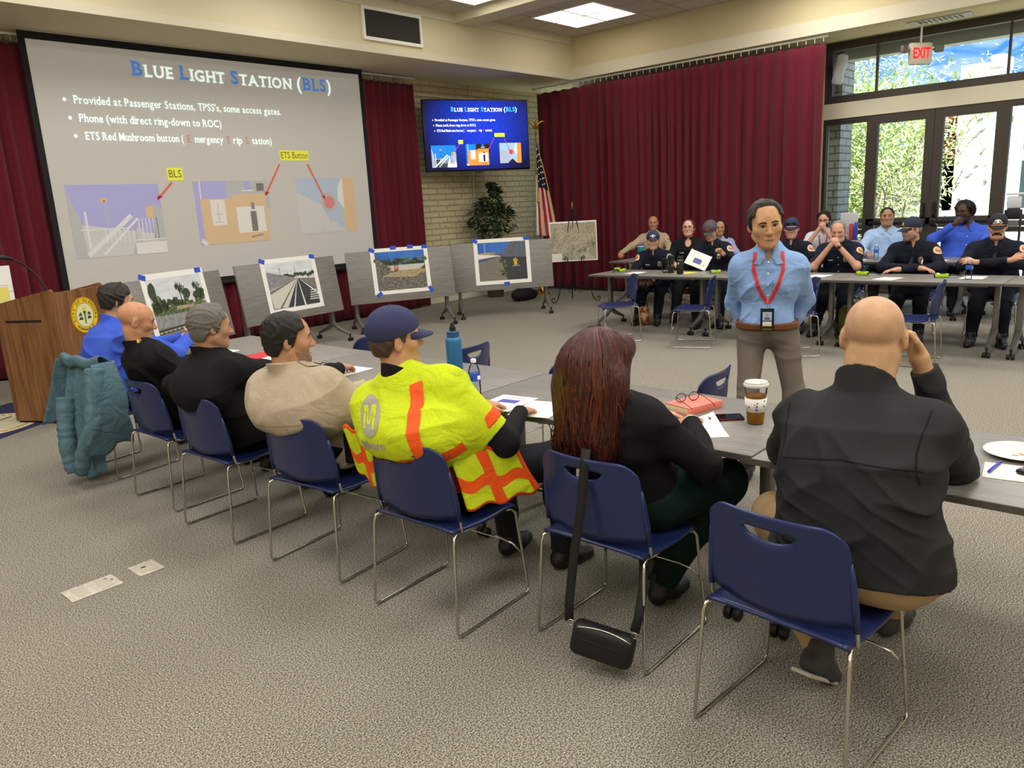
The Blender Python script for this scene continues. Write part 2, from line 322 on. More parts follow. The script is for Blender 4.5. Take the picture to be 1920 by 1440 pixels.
# ------------------------------------------------------------ slide shown on screen and television
RED, YEL = 'D83A34', 'F2F03A'
def slide(W, H, z, wash, em, root, M0, withbg):
    """children of root; local x right, y up, z toward viewer"""
    def cc(h):
        v = [int(h[i:i+2], 16) for i in (0, 2, 4)]
        return ''.join('%02X' % int(a*(1-wash)+b*wash) for a, b in zip(v, (196, 188, 176)))
    fl = lambda h, e=em, w=True: flat(cc(h) if w else h, .7, e)
    X = lambda u: (u-.5)*W
    Y = lambda v: (v-.5)*H
    def q(mb, u0, v0, u1, v1, k, mi): mb.poly([(X(u0), Y(v0), z*k), (X(u1), Y(v0), z*k), (X(u1), Y(v1), z*k), (X(u0), Y(v1), z*k)], M0, mi)
    def pl(mb, pts, k, mi): mb.poly([(X(u), Y(v), z*k) for u, v in pts], M0, mi)
    def ln(mb, a, b, w, k, mi):
        d = Vector((b[0]-a[0], (b[1]-a[1])*H/W)); n = Vector((-d.y, d.x*1.0)).normalized()*w/2; n.y *= W/H
        pl(mb, [(a[0]+n.x, a[1]+n.y), (a[0]-n.x, a[1]-n.y), (b[0]-n.x, b[1]-n.y), (b[0]+n.x, b[1]+n.y)], k, mi)
    SER = dict(B=[(.1, 1), (.1, 0)], L=[(.12, 1), (.12, 0)], U=[(.12, 1), (.88, 1)], E=[(.12, 1), (.12, 0)], I=[(.5, 1), (.5, 0)], H=[(.12, 1), (.88, 1), (.12, 0), (.88, 0)], T=[(.5, 0)], A=[(.08, 0), (.92, 0)], N=[(.12, 1), (.88, 1), (.12, 0)])
    tm = MB(); wht = flat('E4F8F6' if wash else 'FFFFFF', .6, em*(3.5 if wash else 1.2)); blu = flat('4A86D8' if wash else '35B8F0', .6, em*(2 if wash else 1))
    x = .245; adv = []
    for ch, big, bl in (('B', 1, 1), ('LUE', 0, 0), (' ', 0, 0), ('L', 1, 1), ('IGHT', 0, 0), (' ', 0, 0), ('S', 1, 1), ('TATION', 0, 0), (' ', 0, 0), ('(', 1, 0), ('BLS', 1, 1), (')', 1, 0)):
        if ch == ' ': x += .014; continue
        if len(ch) > 1: parts = [(c_, big, bl) for c_ in ch]
        else: parts = [(ch, big, bl)]
        for ch, big, bl in parts:
            s = H*(.090 if big else .074); vs, fs = text_mesh(ch, s, s*.026, 'LEFT'); wd = max(v[0] for v in vs); x_min = min(v[0] for v in vs); yt = max(v[1] for v in vs); yb = min(v[1] for v in vs); dy = Y(.885)-(0 if big else s*.09)
            for sx_, sy_ in SER.get(ch, ()):
                cx_ = X(x)+x_min+(wd-x_min)*sx_; cy_ = dy+(yt-s*.035 if sy_ else yb+s*.035); hw = s*(.17 if ch in 'IT' else .13)
                tm.poly([(cx_-hw, cy_-s*.042, z*2.1), (cx_+hw, cy_-s*.042, z*2.1), (cx_+hw, cy_+s*.042, z*2.1), (cx_-hw, cy_+s*.042, z*2.1)], M0, 1 if bl else 0)
            tm.add([M0 @ Vector((X(x)+v[0], dy+v[1], z*2)) for v in vs], fs, 1 if bl else 0); x += wd/W+.0046
    tm.mk('slide_title', [wht, blu], root)
    for i, (s, fit) in enumerate((('Provided at Passenger Stations, TPSS\'s, some access gates.', .60), ('Phone (with direct ring-down to ROC)', .39))):
        bt = MB(); slab_text(bt, s, H*.05, M0 @ T(X(.088+.006*i), Y(.73-.078*i), z*2), 0, H*.0006, 'LEFT', fit*W); bt.lathe([(H*.008, 0), (0, .0005)], (0, 0, 0), 10)
        k = len(bt.v)-20
        for j in range(k, len(bt.v)): bt.v[j] = tuple(M0 @ (Vector(bt.v[j])+Vector((X(.066+.006*i), Y(.73-.078*i), z*2))))
        bt.mk('slide_text', wht, root)
    bt = MB(); xs = .102
    for s, w, c in (('ETS Red Mushroom button (', .262, 0), ('E', .013, 1), ('mergency ', .088, 0), ('T', .013, 1), ('rip ', .03, 0), ('S', .013, 1), ('tation)', .068, 0)):
        slab_text(bt, s.strip(), H*.05, M0 @ T(X(xs), Y(.574), z*2), c, H*.0006, 'LEFT', w*W); xs += w+.009
    bt.lathe([(H*.008, 0), (0, .0005)], (0, 0, 0), 10)
    for j in range(len(bt.v)-20, len(bt.v)): bt.v[j] = tuple(M0 @ (Vector(bt.v[j])+Vector((X(.078), Y(.574), z*2))))
    bt.mk('slide_text', [wht, fl('C8908A' if wash else 'B02A50', em, False)], root)
    dk = 2.6; tg = MB(); q(tg, .30, .375, .345, .435, 2, 0); tg2 = MB(); q(tg2, .665, .475, .77, .53, 2, 0); tgm = [flat('E8E64A' if wash else YEL, .6, em), flat('6A6430', .6)]
    add_text(tg, 'BLS', H*.052, M0 @ T(X(.3225), Y(.405), z*dk), 1, 0, 'CENTER', .036*W); add_text(tg2, 'ETS Button', H*.05, M0 @ T(X(.7175), Y(.502), z*dk), 1, 0, 'CENTER', .097*W)
    tg.mk('slide_tag', tgm, root); tg2.mk('slide_tag', tgm, root)
    for a, b in (((.31, .365), (.262, .285)), ((.66, .455), (.598, .29)), ((.762, .455), (.815, .26))):
        ar = MB(); ln(ar, a, b, .006, 3, 0); d = Vector((b[0]-a[0], b[1]-a[1])).normalized()*.02; nn = Vector((-d.y, d.x))*.5
        pl(ar, [b, (b[0]-d.x+nn.x, b[1]-d.y+nn.y), (b[0]-d.x-nn.x, b[1]-d.y-nn.y)], 3, 0)
        ar.mk('slide_arrow', flat('D2685F' if wash else 'C03050', .6, em), root)
    C = [fl(h) for h in ('8288FF' if wash else '1878D8', 'E8F0FF', '9AA4B4', '3A3C44', 'D98A3A' if not wash else 'E0A868', 'F4F4F4', '1C1A20', 'D83A34', '8FB4E8', 'C8C8D0')]
    p = MB(); q(p, .03, .03, .27, .36, 1, 0); pl(p, [(.03, .03), (.27, .03), (.27, .115), (.03, .19)], 1.3, 3 if not wash else 9)
    pl(p, [(.03, .03), (.03, .33), (.055, .2), (.06, .03)], 1.4, 2); q(p, .065, .07, .071, .24, 2, 1)
    ln(p, (.06, .04), (.185, .215), .012, 2, 1); ln(p, (.1, .04), (.2, .2), .006, 2, 5); pl(p, [(.2, .19), (.175, .03), (.215, .03)], 1.8, 2)
    q(p, .185, .03, .27, .085, 2.2, 5); q(p, .185, .095, .27, .1, 2.3, 1); q(p, .05, .155, .17, .16, 2.3, 1)
    for i in range(9): q(p, .11+.012*i, .09, .1125+.012*i, .155, 2.2, 1)
    for i in range(6): q(p, .2+.01*i, .10, .2025+.01*i, .2, 2.1, 1)
    q(p, .118, .17, .122, .29, 2, 3 if not wash else 2); q(p, .11, .28, .128, .3, 2, 4); pl(p, [(.24, .1), (.27, .06), (.27, .24), (.245, .27)], 2.1, 2); q(p, .225, .2, .245, .255, 2.4, 4)
    p.mk('slide_photo', C, root)
    p = MB(); q(p, .37, .05, .47, .37, 1, 0); q(p, .47, .22, .61, .37, 1, 6 if not wash else 2); q(p, .385, .05, .485, .28, 1.5, 4); q(p, .485, .05, .598, .30, 1.5, 4); q(p, .495, .1, .588, .235, 2, 5)
    q(p, .415, .145, .46, .275, 2, 5); q(p, .424, .16, .45, .163, 2.4, 2); q(p, .424, .2, .45, .203, 2.4, 2); q(p, .436, .16, .438, .26, 2.4, 2); q(p, .54, .105, .56, .21, 2.5, 6); q(p, .545, .22, .556, .255, 2.5, 3); q(p, .52, .315, .56, .322, 2, 5); q(p, .53, .322, .55, .365, 2, 0); q(p, .57, .315, .595, .355, 2, 6)
    ln(p, (.39, .37), (.388, .28), .004, 2, 1); ln(p, (.374, .075), (.39, .05), .012, 2, 1); ln(p, (.535, .075), (.575, .085), .004, 2.5, 3)
    p.mk('slide_photo', C, root)
    p = MB(); q(p, .71, .07, .885, .38, 1, 8); pl(p, [(.71, .07), (.71, .3), (.8, .23), (.83, .12), (.78, .07)], 1.2, 9 if wash else 2); q(p, .885, .07, .935, .38, 1, 4); pl(p, [(.87, .33), (.89, .38), (.89, .2), (.865, .25)], 1.5, 5); pl(p, [(.79, .07), (.84, .14), (.89, .07)], 1.5, 9 if wash else 6)
    p.lathe([(H*.055, 0), (H*.04, z*.5)], (0, 0, 0), 20, mi=2); p.lathe([(H*.036, z), (H*.03, z*2)], (0, 0, 0), 20, mi=7)
    for j in range(len(p.v)-80, len(p.v)): p.v[j] = tuple(M0 @ (Vector(p.v[j])+Vector((X(.83), Y(.24), z*1.6))))
    p.mk('slide_photo', C, root)
# projection screen
YS = 10.38
sc_ = thing('projection_screen', 'wide pull-down projection screen showing a washed out slide with three photos', 'projection screen', (5.95, YS, 2.5))
xa, xb, za, zb = 3.46-5.95, 8.2-5.95, .95-2.5, 3.95-2.5
M_scr = mat('screen_fabric', 'C0BCB6', .9, spec=.1, emit=.14)  # emission stands in for the projector's light on the fabric
MB().bb((xa, 0, za), (xb, .01, ZF-2.5)).mk('fabric', M_scr, sc_)
MB().bb((xa-.07, -.006, za-.06), (xa, .012, ZF-2.51)).bb((xb, -.006, za-.06), (xb+.07, .012, ZF-2.51)).bb((xa, -.006, za-.06), (xb, .012, za)).bb((xa, -.006, 3.87-2.5), (xb, .012, ZF-2.505)).mk('border', mat('screen_border', '16161A', .8), sc_)
MB().rbox(((xa+xb)/2, .003, za-.08), (xb-xa+.2, .04, .05), .012).mk('bottom_bar', M_black, sc_, 40)
hh = (zb-za)*.893
slide(xb-xa, hh, .0015, .55, .14, sc_, frame(((xa+xb)/2, -.002, zb-hh/2), (1, 0, 0), (0, -1, 0)), False)  # projected light and its wash-out put into tinted, faintly glowing pieces
# television, turned toward the room
tv = thing('television', 'large wall television showing the blue slide beside the projection screen', 'television', (10.42, 9.95, 2.97), -24)
W_, H_ = 2.02, 1.22
MB().rbox((0, .04, 0), (W_, .07, H_), .012).rbox((0, -.005, -H_/2-.012), (.12, .03, .03), .006).mk('bezel', mat('tv_bezel', '0E0E10', .3), tv, 40)
bgm = mat('tv_screen', '020208', .35, spec=.15, emit=.8); nt, b = nodes(bgm); L = nt.links
tc = nt.nodes.new('ShaderNodeTexCoord'); gr = nt.nodes.new('ShaderNodeTexGradient'); gr.gradient_type = 'SPHERICAL'; mp = nt.nodes.new('ShaderNodeMapping'); mp.inputs['Scale'].default_value = (.85, .85, 1.15); mp.inputs['Location'].default_value = (-.05, 0, -.15)
rp = nt.nodes.new('ShaderNodeValToRGB'); rp.color_ramp.elements[0].color = hexc('040838'); rp.color_ramp.elements[1].color = hexc('1644F0'); rp.color_ramp.elements[1].position = .75
L.new(tc.outputs['Object'], mp.inputs[0]); L.new(mp.outputs[0], gr.inputs[0]); L.new(gr.outputs[0], rp.inputs[0])
m2 = nt.nodes.new('ShaderNodeMapping'); m2.inputs['Rotation'].default_value = (0, R(45), 0); ck = nt.nodes.new('ShaderNodeTexBrick'); ck.offset = 0; ck.inputs['Scale'].default_value = 1; ck.inputs['Brick Width'].default_value = .1; ck.inputs['Row Height'].default_value = .1; ck.inputs['Mortar Size'].default_value = .004
ck.inputs['Color1'].default_value = (1, 1, 1, 1); ck.inputs['Color2'].default_value = (.9, .9, .9, 1); ck.inputs['Mortar'].default_value = (.55, .6, .7, 1)
sx = nt.nodes.new('ShaderNodeSeparateXYZ'); cx = nt.nodes.new('ShaderNodeCombineXYZ'); L.new(tc.outputs['Object'], m2.inputs[0]); L.new(m2.outputs[0], sx.inputs[0]); L.new(sx.outputs[0], cx.inputs[0]); L.new(sx.outputs[2], cx.inputs[1]); L.new(cx.outputs[0], ck.inputs[0])
mm = nt.nodes.new('ShaderNodeMix'); mm.data_type = 'RGBA'; mm.blend_type = 'MULTIPLY'; mm.inputs[0].default_value = 1; L.new(rp.outputs[0], mm.inputs[6]); L.new(ck.outputs[0], mm.inputs[7])
L.new(mm.outputs[2], b.inputs['Emission Color']); b.inputs['Base Color'].default_value = (.01, .01, .02, 1)
MB().bb((-W_/2+.02, -.002, -H_/2+.03), (W_/2-.02, .002, H_/2-.02)).mk('display_panel', bgm, tv)
slide(W_-.1, H_-.08, .001, 0, .9, tv, frame((0, -.004, 0), (1, 0, 0), (0, -1, 0)), True)
MB().rbox((0, .13, 0), (.5, .1, .4), .01).tube([(0, .15, 0), (.15, .45, 0), (.0, .8, 0)], .03).mk('wall_bracket', M_black, tv, 40)
# conduits on the block wall
cm = mat('painted_conduit', 'D6CBB0', .6)
tag(MB().tube([(9.56, 10.72, .1), (9.56, 10.72, 3.6), (9.585, 10.72, 3.68), (9.66, 10.72, 3.71), (12.3, 10.72, 3.73)], .018, 8).mk('conduit', cm, smooth=True), 'cream conduit running up the block wall beside the curtain and across the top', 'conduit')
tag(MB().tube([(11.0, 10.71, 1.0), (11.0, 10.71, 3.6), (11.05, 10.71, 3.7), (11.05, 10.71, 3.95)], .016, 8).mk('conduit', cm, smooth=True), 'cream conduit running up the block wall behind the television', 'conduit')
# vents, exit sign, speaker, lights
v = thing('air_vent', 'dark louvred air grille set in the cream bulkhead above the screen', 'vent', (8.02, YF-.022, 4.345))
MB().bb((-.54, 0, -.19), (.54, .02, .19)).mk('grille_back', mat('grille_dark', '3A3935', .8, bump=(60, .4)), v)
fr = MB()
for lo, hi in (((-.56, -.02, .18), (.56, .02, .225)), ((-.56, -.02, -.225), (.56, .02, -.18)), ((-.56, -.02, -.18), (-.52, .02, .18)), ((.52, -.02, -.18), (.56, .02, .18))): fr.bb(lo, hi)
fr.mk('grille_frame', M_white, v)
sl = MB()
for i in range(24): sl.box((0, -.002, -.17+i*.0148), (1.04, .012, .003), Matrix.Rotation(R(35), 3, 'X'))
sl.mk('slat', mat('grille_slat', '4A4842', .7), v)
v = thing('ceiling_vent', 'small white air diffuser in the soffit above the exit sign', 'vent', (12.85, 3.15, ZF))
MB().bb((-.15, -.4, -.012), (.15, .4, 0)).mk('vent_frame', mat('vent_grey', 'AEB0AC', .6), v)
sl = MB()
for i in range(9): sl.box((0, -.26+i*.065, -.016), (.2, .03, .008), Matrix.Rotation(R(20), 3, 'X'))
sl.mk('slat', mat('vent_slat', '5E5F5C', .6), v)
ex = thing('exit_sign', 'white hanging emergency sign with red letters EXIT and two lamp heads', 'sign', (12.76, 3.36, 3.52), -40)
MB().rbox((0, 0, 0), (.36, .06, .3), .03).mk('housing', mat('exit_housing', 'D9CFC2', .5), ex, 40)
MB().tube([(0, 0, .15), (0, 0, ZF-3.52)], .014, 8).mk('stem', M_white, ex, True)
add_text(MB(), 'EXIT', .2, frame((0, -.033, 0), (1, 0, 0), (0, -1, 0)), 0, .006, fit=.27).mk('lettering', flat('F01818', .5, 1.0), ex)
for s in (-1, 1):
    MB().rbox((s*.27, -.03, .06), (.12, .06, .1), .015, Matrix.Rotation(R(-20*s), 3, 'Z')).tube([(s*.18, 0, .05), (s*.24, 0, .06)], .012).mk('lamp_head', mat('lamp_grey', '6E6A64', .5), ex, 40)
tag(MB().rbox((13.2, 4.63, 3.53), (.14, .16, .46), .05, Matrix.Rotation(R(12), 3, 'X')).mk('wall_speaker', mat('speaker_white', 'C9CDD0', .6), smooth=40), 'pale loudspeaker mounted high beside the curtain edge', 'speaker')
def fixture(x, y, label):
    t = thing('ceiling_light', label, 'ceiling light', (x, y, ZC), 0, 'square ceiling lights')
    for i in (-1, 1):
        for j in (-1, 1): MB().bb((i*.31-.285, j*.31-.285, -.012), (i*.31+.285, j*.31+.285, -.004)).mk('diffuser', M_lamp, t)
    fr = MB()
    for a in (-.61, 0, .61): fr.bb((a-.015, -.62, -.016), (a+.015, .62, -.001)).bb((-.62, a-.015, -.0165), (.62, a+.015, -.0015))
    fr.mk('frame', M_white, t)
M_lamp = mat('lamp_diffuser', 'FFF8E8', .5, emit=3)
fixture(11.13, 8.05, 'square ceiling light of four bright panels nearest the curtain corner')
fixture(8.55, 8.05, 'square ceiling light partly cut by the top of the picture, beyond the beam')
tag(MB().lathe([(.0, -.012), (.1, -.012), (.13, -.01), (.14, 0)], (11.85, 7.05, ZC), 24).mk('ceiling_speaker', mat('spk', 'BDB7AB', .7), smooth=40), 'round ceiling speaker grille near the square ceiling light', 'speaker')
def area(x, y, z, sx, sy, e, rot=(0, 0, 0), c=(1, .965, .90)):
    l = bpy.data.lights.new('ceiling_lamp', 'AREA'); l.shape = 'RECTANGLE'; l.size = sx; l.size_y = sy; l.energy = e; l.color = c
    o = bpy.data.objects.new('ceiling_lamp', l); o.location = (x, y, z); o.rotation_euler = rot; COL.link(o); return o
LAMP_W = 46
for y in (4.4, .75, -2.9):
    for x in (11.13, 8.55, 5.97, 3.39, .81, -1.77): area(x, y, ZC-.02, 1.2, 1.2, LAMP_W)
for x in (5.97, 3.39, .81, -1.77): area(x, 7.9, ZC-.02, 1.2, 1.2, LAMP_W*.6)
# ============================================================ FURNITURE
M_blue = mat('navy_plastic', '1F2B5A', .3, spec=.5, bump=(400, .02))
def make_chair(label, group):
    t = thing('stacking_chair', label, 'chair', (0, 0, 0), 0, group)
    zt, wb, wt = .80, .235, .215
    def ztop(x):
        w = wt; d = abs(x)-(w-.075)
        return zt-(0 if d <= 0 else .075-math.sqrt(max(0, .075**2-min(d, .0749)**2)))
    xs = [-1, -.98, -.94, -.88, -.8, -.72, -.62, -.52, -.44, -.4, -.3, -.2, -.1, 0]; xs = xs+[-x for x in xs[:-1]][::-1]
    def hole(x):
        if abs(x) >= .4001: return (.752, .752)
        k = abs(x)/.4; return (.752-.036*math.sqrt(max(0, 1-k*k)), .752+.006*(1-k**6)*(k < .999))
    def P(u, z):
        w = wb+(wt-wb)*(z-.47)/.33; x = u*w; bow = .045*(u*u)
        return (x, -.20-.13*(z-.45)-.10*max(0, z-.62)**1.5+bow, z)
    mb = MB(); n1, n2 = 9, 4; cols = []
    for u in xs:
        h0, h1 = hole(u); zt_ = max(ztop(u*wt), .755 if abs(u) < .99 else .72); zb_ = .475+.02*u*u
        h1 = min(h1, zt_-.004); h0 = min(h0, h1)
        cols.append([P(u, zb_+(h0-zb_)*i/n1) for i in range(n1+1)]+[P(u, h1+(zt_-h1)*i/n2) for i in range(n2+1)])
    k = n1+n2+2
    for i, c in enumerate(cols):
        mb.v += c
    for i in range(len(cols)-1):
        for j in range(k-1):
            if j == n1: continue
            mb.f.append((i*k+j, (i+1)*k+j, (i+1)*k+j+1, i*k+j+1)); mb.m.append(0)
    mb.mk('backrest', M_blue, t, 45, .009, 0)
    def seat(u, v):
        x = (u*2-1); y = -.205+.435*v; w = .225+.012*math.sin(math.pi*v)
        z = .447-.014*(1-x*x)*math.sin(math.pi*min(1, v*1.15)) + .012*(1-v)**4 - (.03*((v-.82)/.18)**2 if v > .82 else 0) - .008*abs(x)**6
        return (x*w*(1-.06*max(0, v-.85)/.15), y, z)
    MB().grid(21, 21, seat).mk('seat', M_blue, t, 50, .010, -1)
    for s in (-1, 1):
        MB().tube([(s*.20, .16, .415), (s*.212, .19, .41), (s*.22, .205, .39), (s*.247, .235, .03), (s*.25, .228, .012), (s*.25, .2, .008), (s*.25, -.2, .008), (s*.25, -.228, .012), (s*.249, -.236, .03), (s*.236, -.208, .40), (s*.232, -.2, .425), (s*.222, -.17, .432), (s*.215, -.1, .42)], .0062, 8).mk('sled_leg', M_chrome, t, True)
        MB().tube([(s*.215, .0, .425), (s*.224, -.13, .43), (s*.232, -.152, .438), (s*.234, -.158, .46), (s*.233, -.162, .5), (s*.226, -.178, .60)], .0065, 8).mk('back_post', M_chrome, t, 45)
        MB().tube([(s*.233, -.163, .485), (s*.229, -.170, .56), (s*.223, -.181, .64), (s*.219, -.190, .70)], [.0105, .011, .010, .005], 8).mk('back_sleeve', M_blue, t, True)
    MB().tube([(-.238, .222, .19), (-.2, .2, .24), (-.15, .19, .255), (.15, .19, .255), (.2, .2, .24), (.238, .222, .19)], .005, 8).mk('crossbar', M_chrome, t, True)
    return t
chair0 = None
def chair(x, y, heading, label, group):
    global chair0
    if chair0 is None: chair0 = c = make_chair(label, group)
    else: c = dup(chair0); c['label'] = label; c['group'] = group
    c.location = (x, y, 0); c.rotation_euler = (0, 0, R(heading-90)); return c
G1, G2, G3, G4 = 'blue chairs with sitters on the near side', 'empty blue chairs along the inside of the near tables', 'empty blue chairs before the far tables', 'blue chairs under the sitters at the far tables'
NEAR = [(2.24, .83, -5), (2.37, 1.61, 0), (2.12, 2.35, 3), (2.10, 3.16, 7), (2.05, 4.0, 3), (2.08, 4.75, 2), (2.10, 5.72, 8)]
for (x, y, h), l in zip(NEAR, ('blue chair nearest the viewer under the bald man in the charcoal pullover', 'blue chair under the red-haired woman with the handbag strap over it', 'blue chair under the man in the yellow safety vest', 'blue chair under the man in the tan uniform shirt', 'blue chair under the grey-haired man in black uniform', 'blue chair under the bald man in black uniform', 'blue chair covered by the teal jacket')): chair(x, y, h, l, G1)
for x, y, h, l in ((3.66, 2.08, 96, 'empty blue chair behind the coral notebook on the near table'), (3.62, 3.0, 92, 'empty blue chair whose top shows left of the red-haired woman'), (3.62, 3.87, 97, 'empty blue chair behind the tall blue flask'), (3.62, 4.94, 100, 'empty blue chair left of the navy cap of the man in the vest'), (3.72, 1.28, 92, 'empty blue chair behind the bald man in the charcoal pullover')): chair(x, y, h, l, G2)
for x, y, h, l in ((8.03, 5.42, 135, 'empty blue chair in front of the young man in the navy cap'), (8.09, 4.41, 111, 'empty blue chair left of the standing man before the far table'), (8.09, 3.22, 120, 'empty blue chair right of the standing man before the far table'), (8.13, 2.05, 97, 'empty blue chair before the far table beyond the charcoal pullover man')): chair(x, y, h, l, G3)
# ------------------------------------------------------------ tables
M_top = mat('grey_laminate', '77736E', .38, spec=.5, mix=('8B8782', 5, .3, .7, (1, 14, 6)))
M_edge = mat('table_edge', '55514D', .5)
TL, TD = 1.615, .762
def make_table(name, label, cat, group, flip=False, dark=True):
    t = thing(name, label, cat, (0, 0, 0), 0, group)
    if not flip:
        MB().rbox((0, 0, .7275), (TL-.004, TD, .027), .004).mk('tabletop', M_top, t, 40)
        MB().bb((-TL/2+.0, -TD/2-.002, .7155), (TL/2, -TD/2+.004, .7385)).bb((-TL/2, TD/2-.004, .7155), (TL/2, TD/2+.002, .7385)).mk('edge_band', M_edge, t)
        MB().bb((-TL/2+.2, -.03, .66), (TL/2-.2, .03, .712)).mk('rail', M_grey, t)
    else:
        top = MB().rbox((0, 0, 0), (TL, TD, .028), .004).mk('tabletop', M_top, t, 40)
        top.location = (0, -.06, .79); top.rotation_euler = (R(81), 0, 0)
        MB().tube([(-TL/2+.2, .03, .70), (TL/2-.2, .03, .70)], .02).mk('rail', M_grey, t, True)
    for s in (-1, 1):
        x = s*(TL/2-.1)
        lg = MB().rbox((x, .02 if flip else 0, .46), (.05, .075, .5), .012).mk('leg', M_grey, t, 40)
        MB().tube([(x, 0, .24), (x, -.1, .17), (x, -.31, .09)], [.034, .03, .018], 8).tube([(x, 0, .24), (x, .1, .17), (x, .31, .09)], [.034, .03, .018], 8).mk('foot', M_grey, lg, 45)
        for sy in (-1, 1):
            MB().lathe([(0, -.016), (.024, -.014), (.027, 0), (.024, .014), (0, .016)], (x-.02, sy*.315, .027), 14, Matrix.Rotation(R(90), 3, 'Y')).lathe([(0, -.016), (.024, -.014), (.027, 0), (.024, .014), (0, .016)], (x+.02, sy*.315, .027), 14, Matrix.Rotation(R(90), 3, 'Y')).tube([(x, sy*.31, .03), (x, sy*.31, .1)], .01).mk('caster', M_black, lg, 45)
    return t
tabA = None
def table(x, y, label, group):
    global tabA
    if tabA is None: tabA = t = make_table('folding_table', label, 'table', group)
    else: t = dup(tabA); t['label'] = label; t['group'] = group
    t.location = (x, y, 0); t.rotation_euler = (0, 0, R(90)); return t
for x, y, l in ((2.985, .375, 'grey laminate table under the bald man\'s elbows at right'), (3.01, 1.995, 'grey laminate table with the coral notebook and iced tea'), (3.01, 3.615, 'grey laminate table with the tall blue flask'), (2.99, 5.235, 'grey laminate table with the red folder near the lectern')): table(x, y, l, 'near row of tables')
for x, y, l in ((8.94, 5.45, 'grey table at the left end of the far front row'), (8.94, 3.83, 'grey table in the far front row behind the standing man'), (8.94, 2.21, 'grey table in the far front row with one water bottle'), (8.94, .59, 'grey table at the right end of the far front row')): table(x, y, l, 'far front row of tables')
for x, y, l in ((10.9, 6.46, 'grey table of the back row beside the sitting tan officer'), (11.1, 4.84, 'grey table of the back row by the curtain'), (11.2, 3.0, 'grey table of the back row before the man in pale blue'), (11.2, 1.38, 'grey table of the back row before the man in royal blue')): table(x, y, l, 'back row of tables')
# flipped tables with posters
def ang(d): return math.degrees(math.atan2(d[1], d[0]))
gravel = mat('print_gravel', '8E877C', .8, mix=('6E685E', 150, .4, .6)); foliage_ = mat('print_foliage', '3C4A30', .8, mix=('7E8A62', 30, .4, .65)); shade_ = mat('print_shade', '55534F', .8, mix=('8C867A', 22, .42, .6, (1, 1, 3.5)))
concrete = mat('print_concrete', '9A9A9C', .8, mix=('85858A', 20, .4, .6)); sand = mat('print_sand', 'B7A584', .8, mix=('9C8A6A', 40, .4, .6)); dkwall = mat('print_wall', '6C7280', .8, mix=('565B68', 12, .4, .6, (6, 1, 1))); asph = mat('print_asphalt', '33333A', .8, mix=('4A4A52', 170, .4, .6)); bluesky = mat('print_sky', '2F5FB8', .8, mix=('4F86D0', 3, .3, .7)); greysky = mat('print_cloud', 'C6CCD4', .8, mix=('E2E4E6', 4, .3, .7, (1, 4, 4)))
PM = [bluesky, greysky, foliage_, gravel, shade_, concrete, sand, dkwall, asph, flat('E8E6E0'), flat('D8B520'), flat('3A4A34'), flat('A8453A'), flat('2A2A2E'), flat('D0CCC4')]
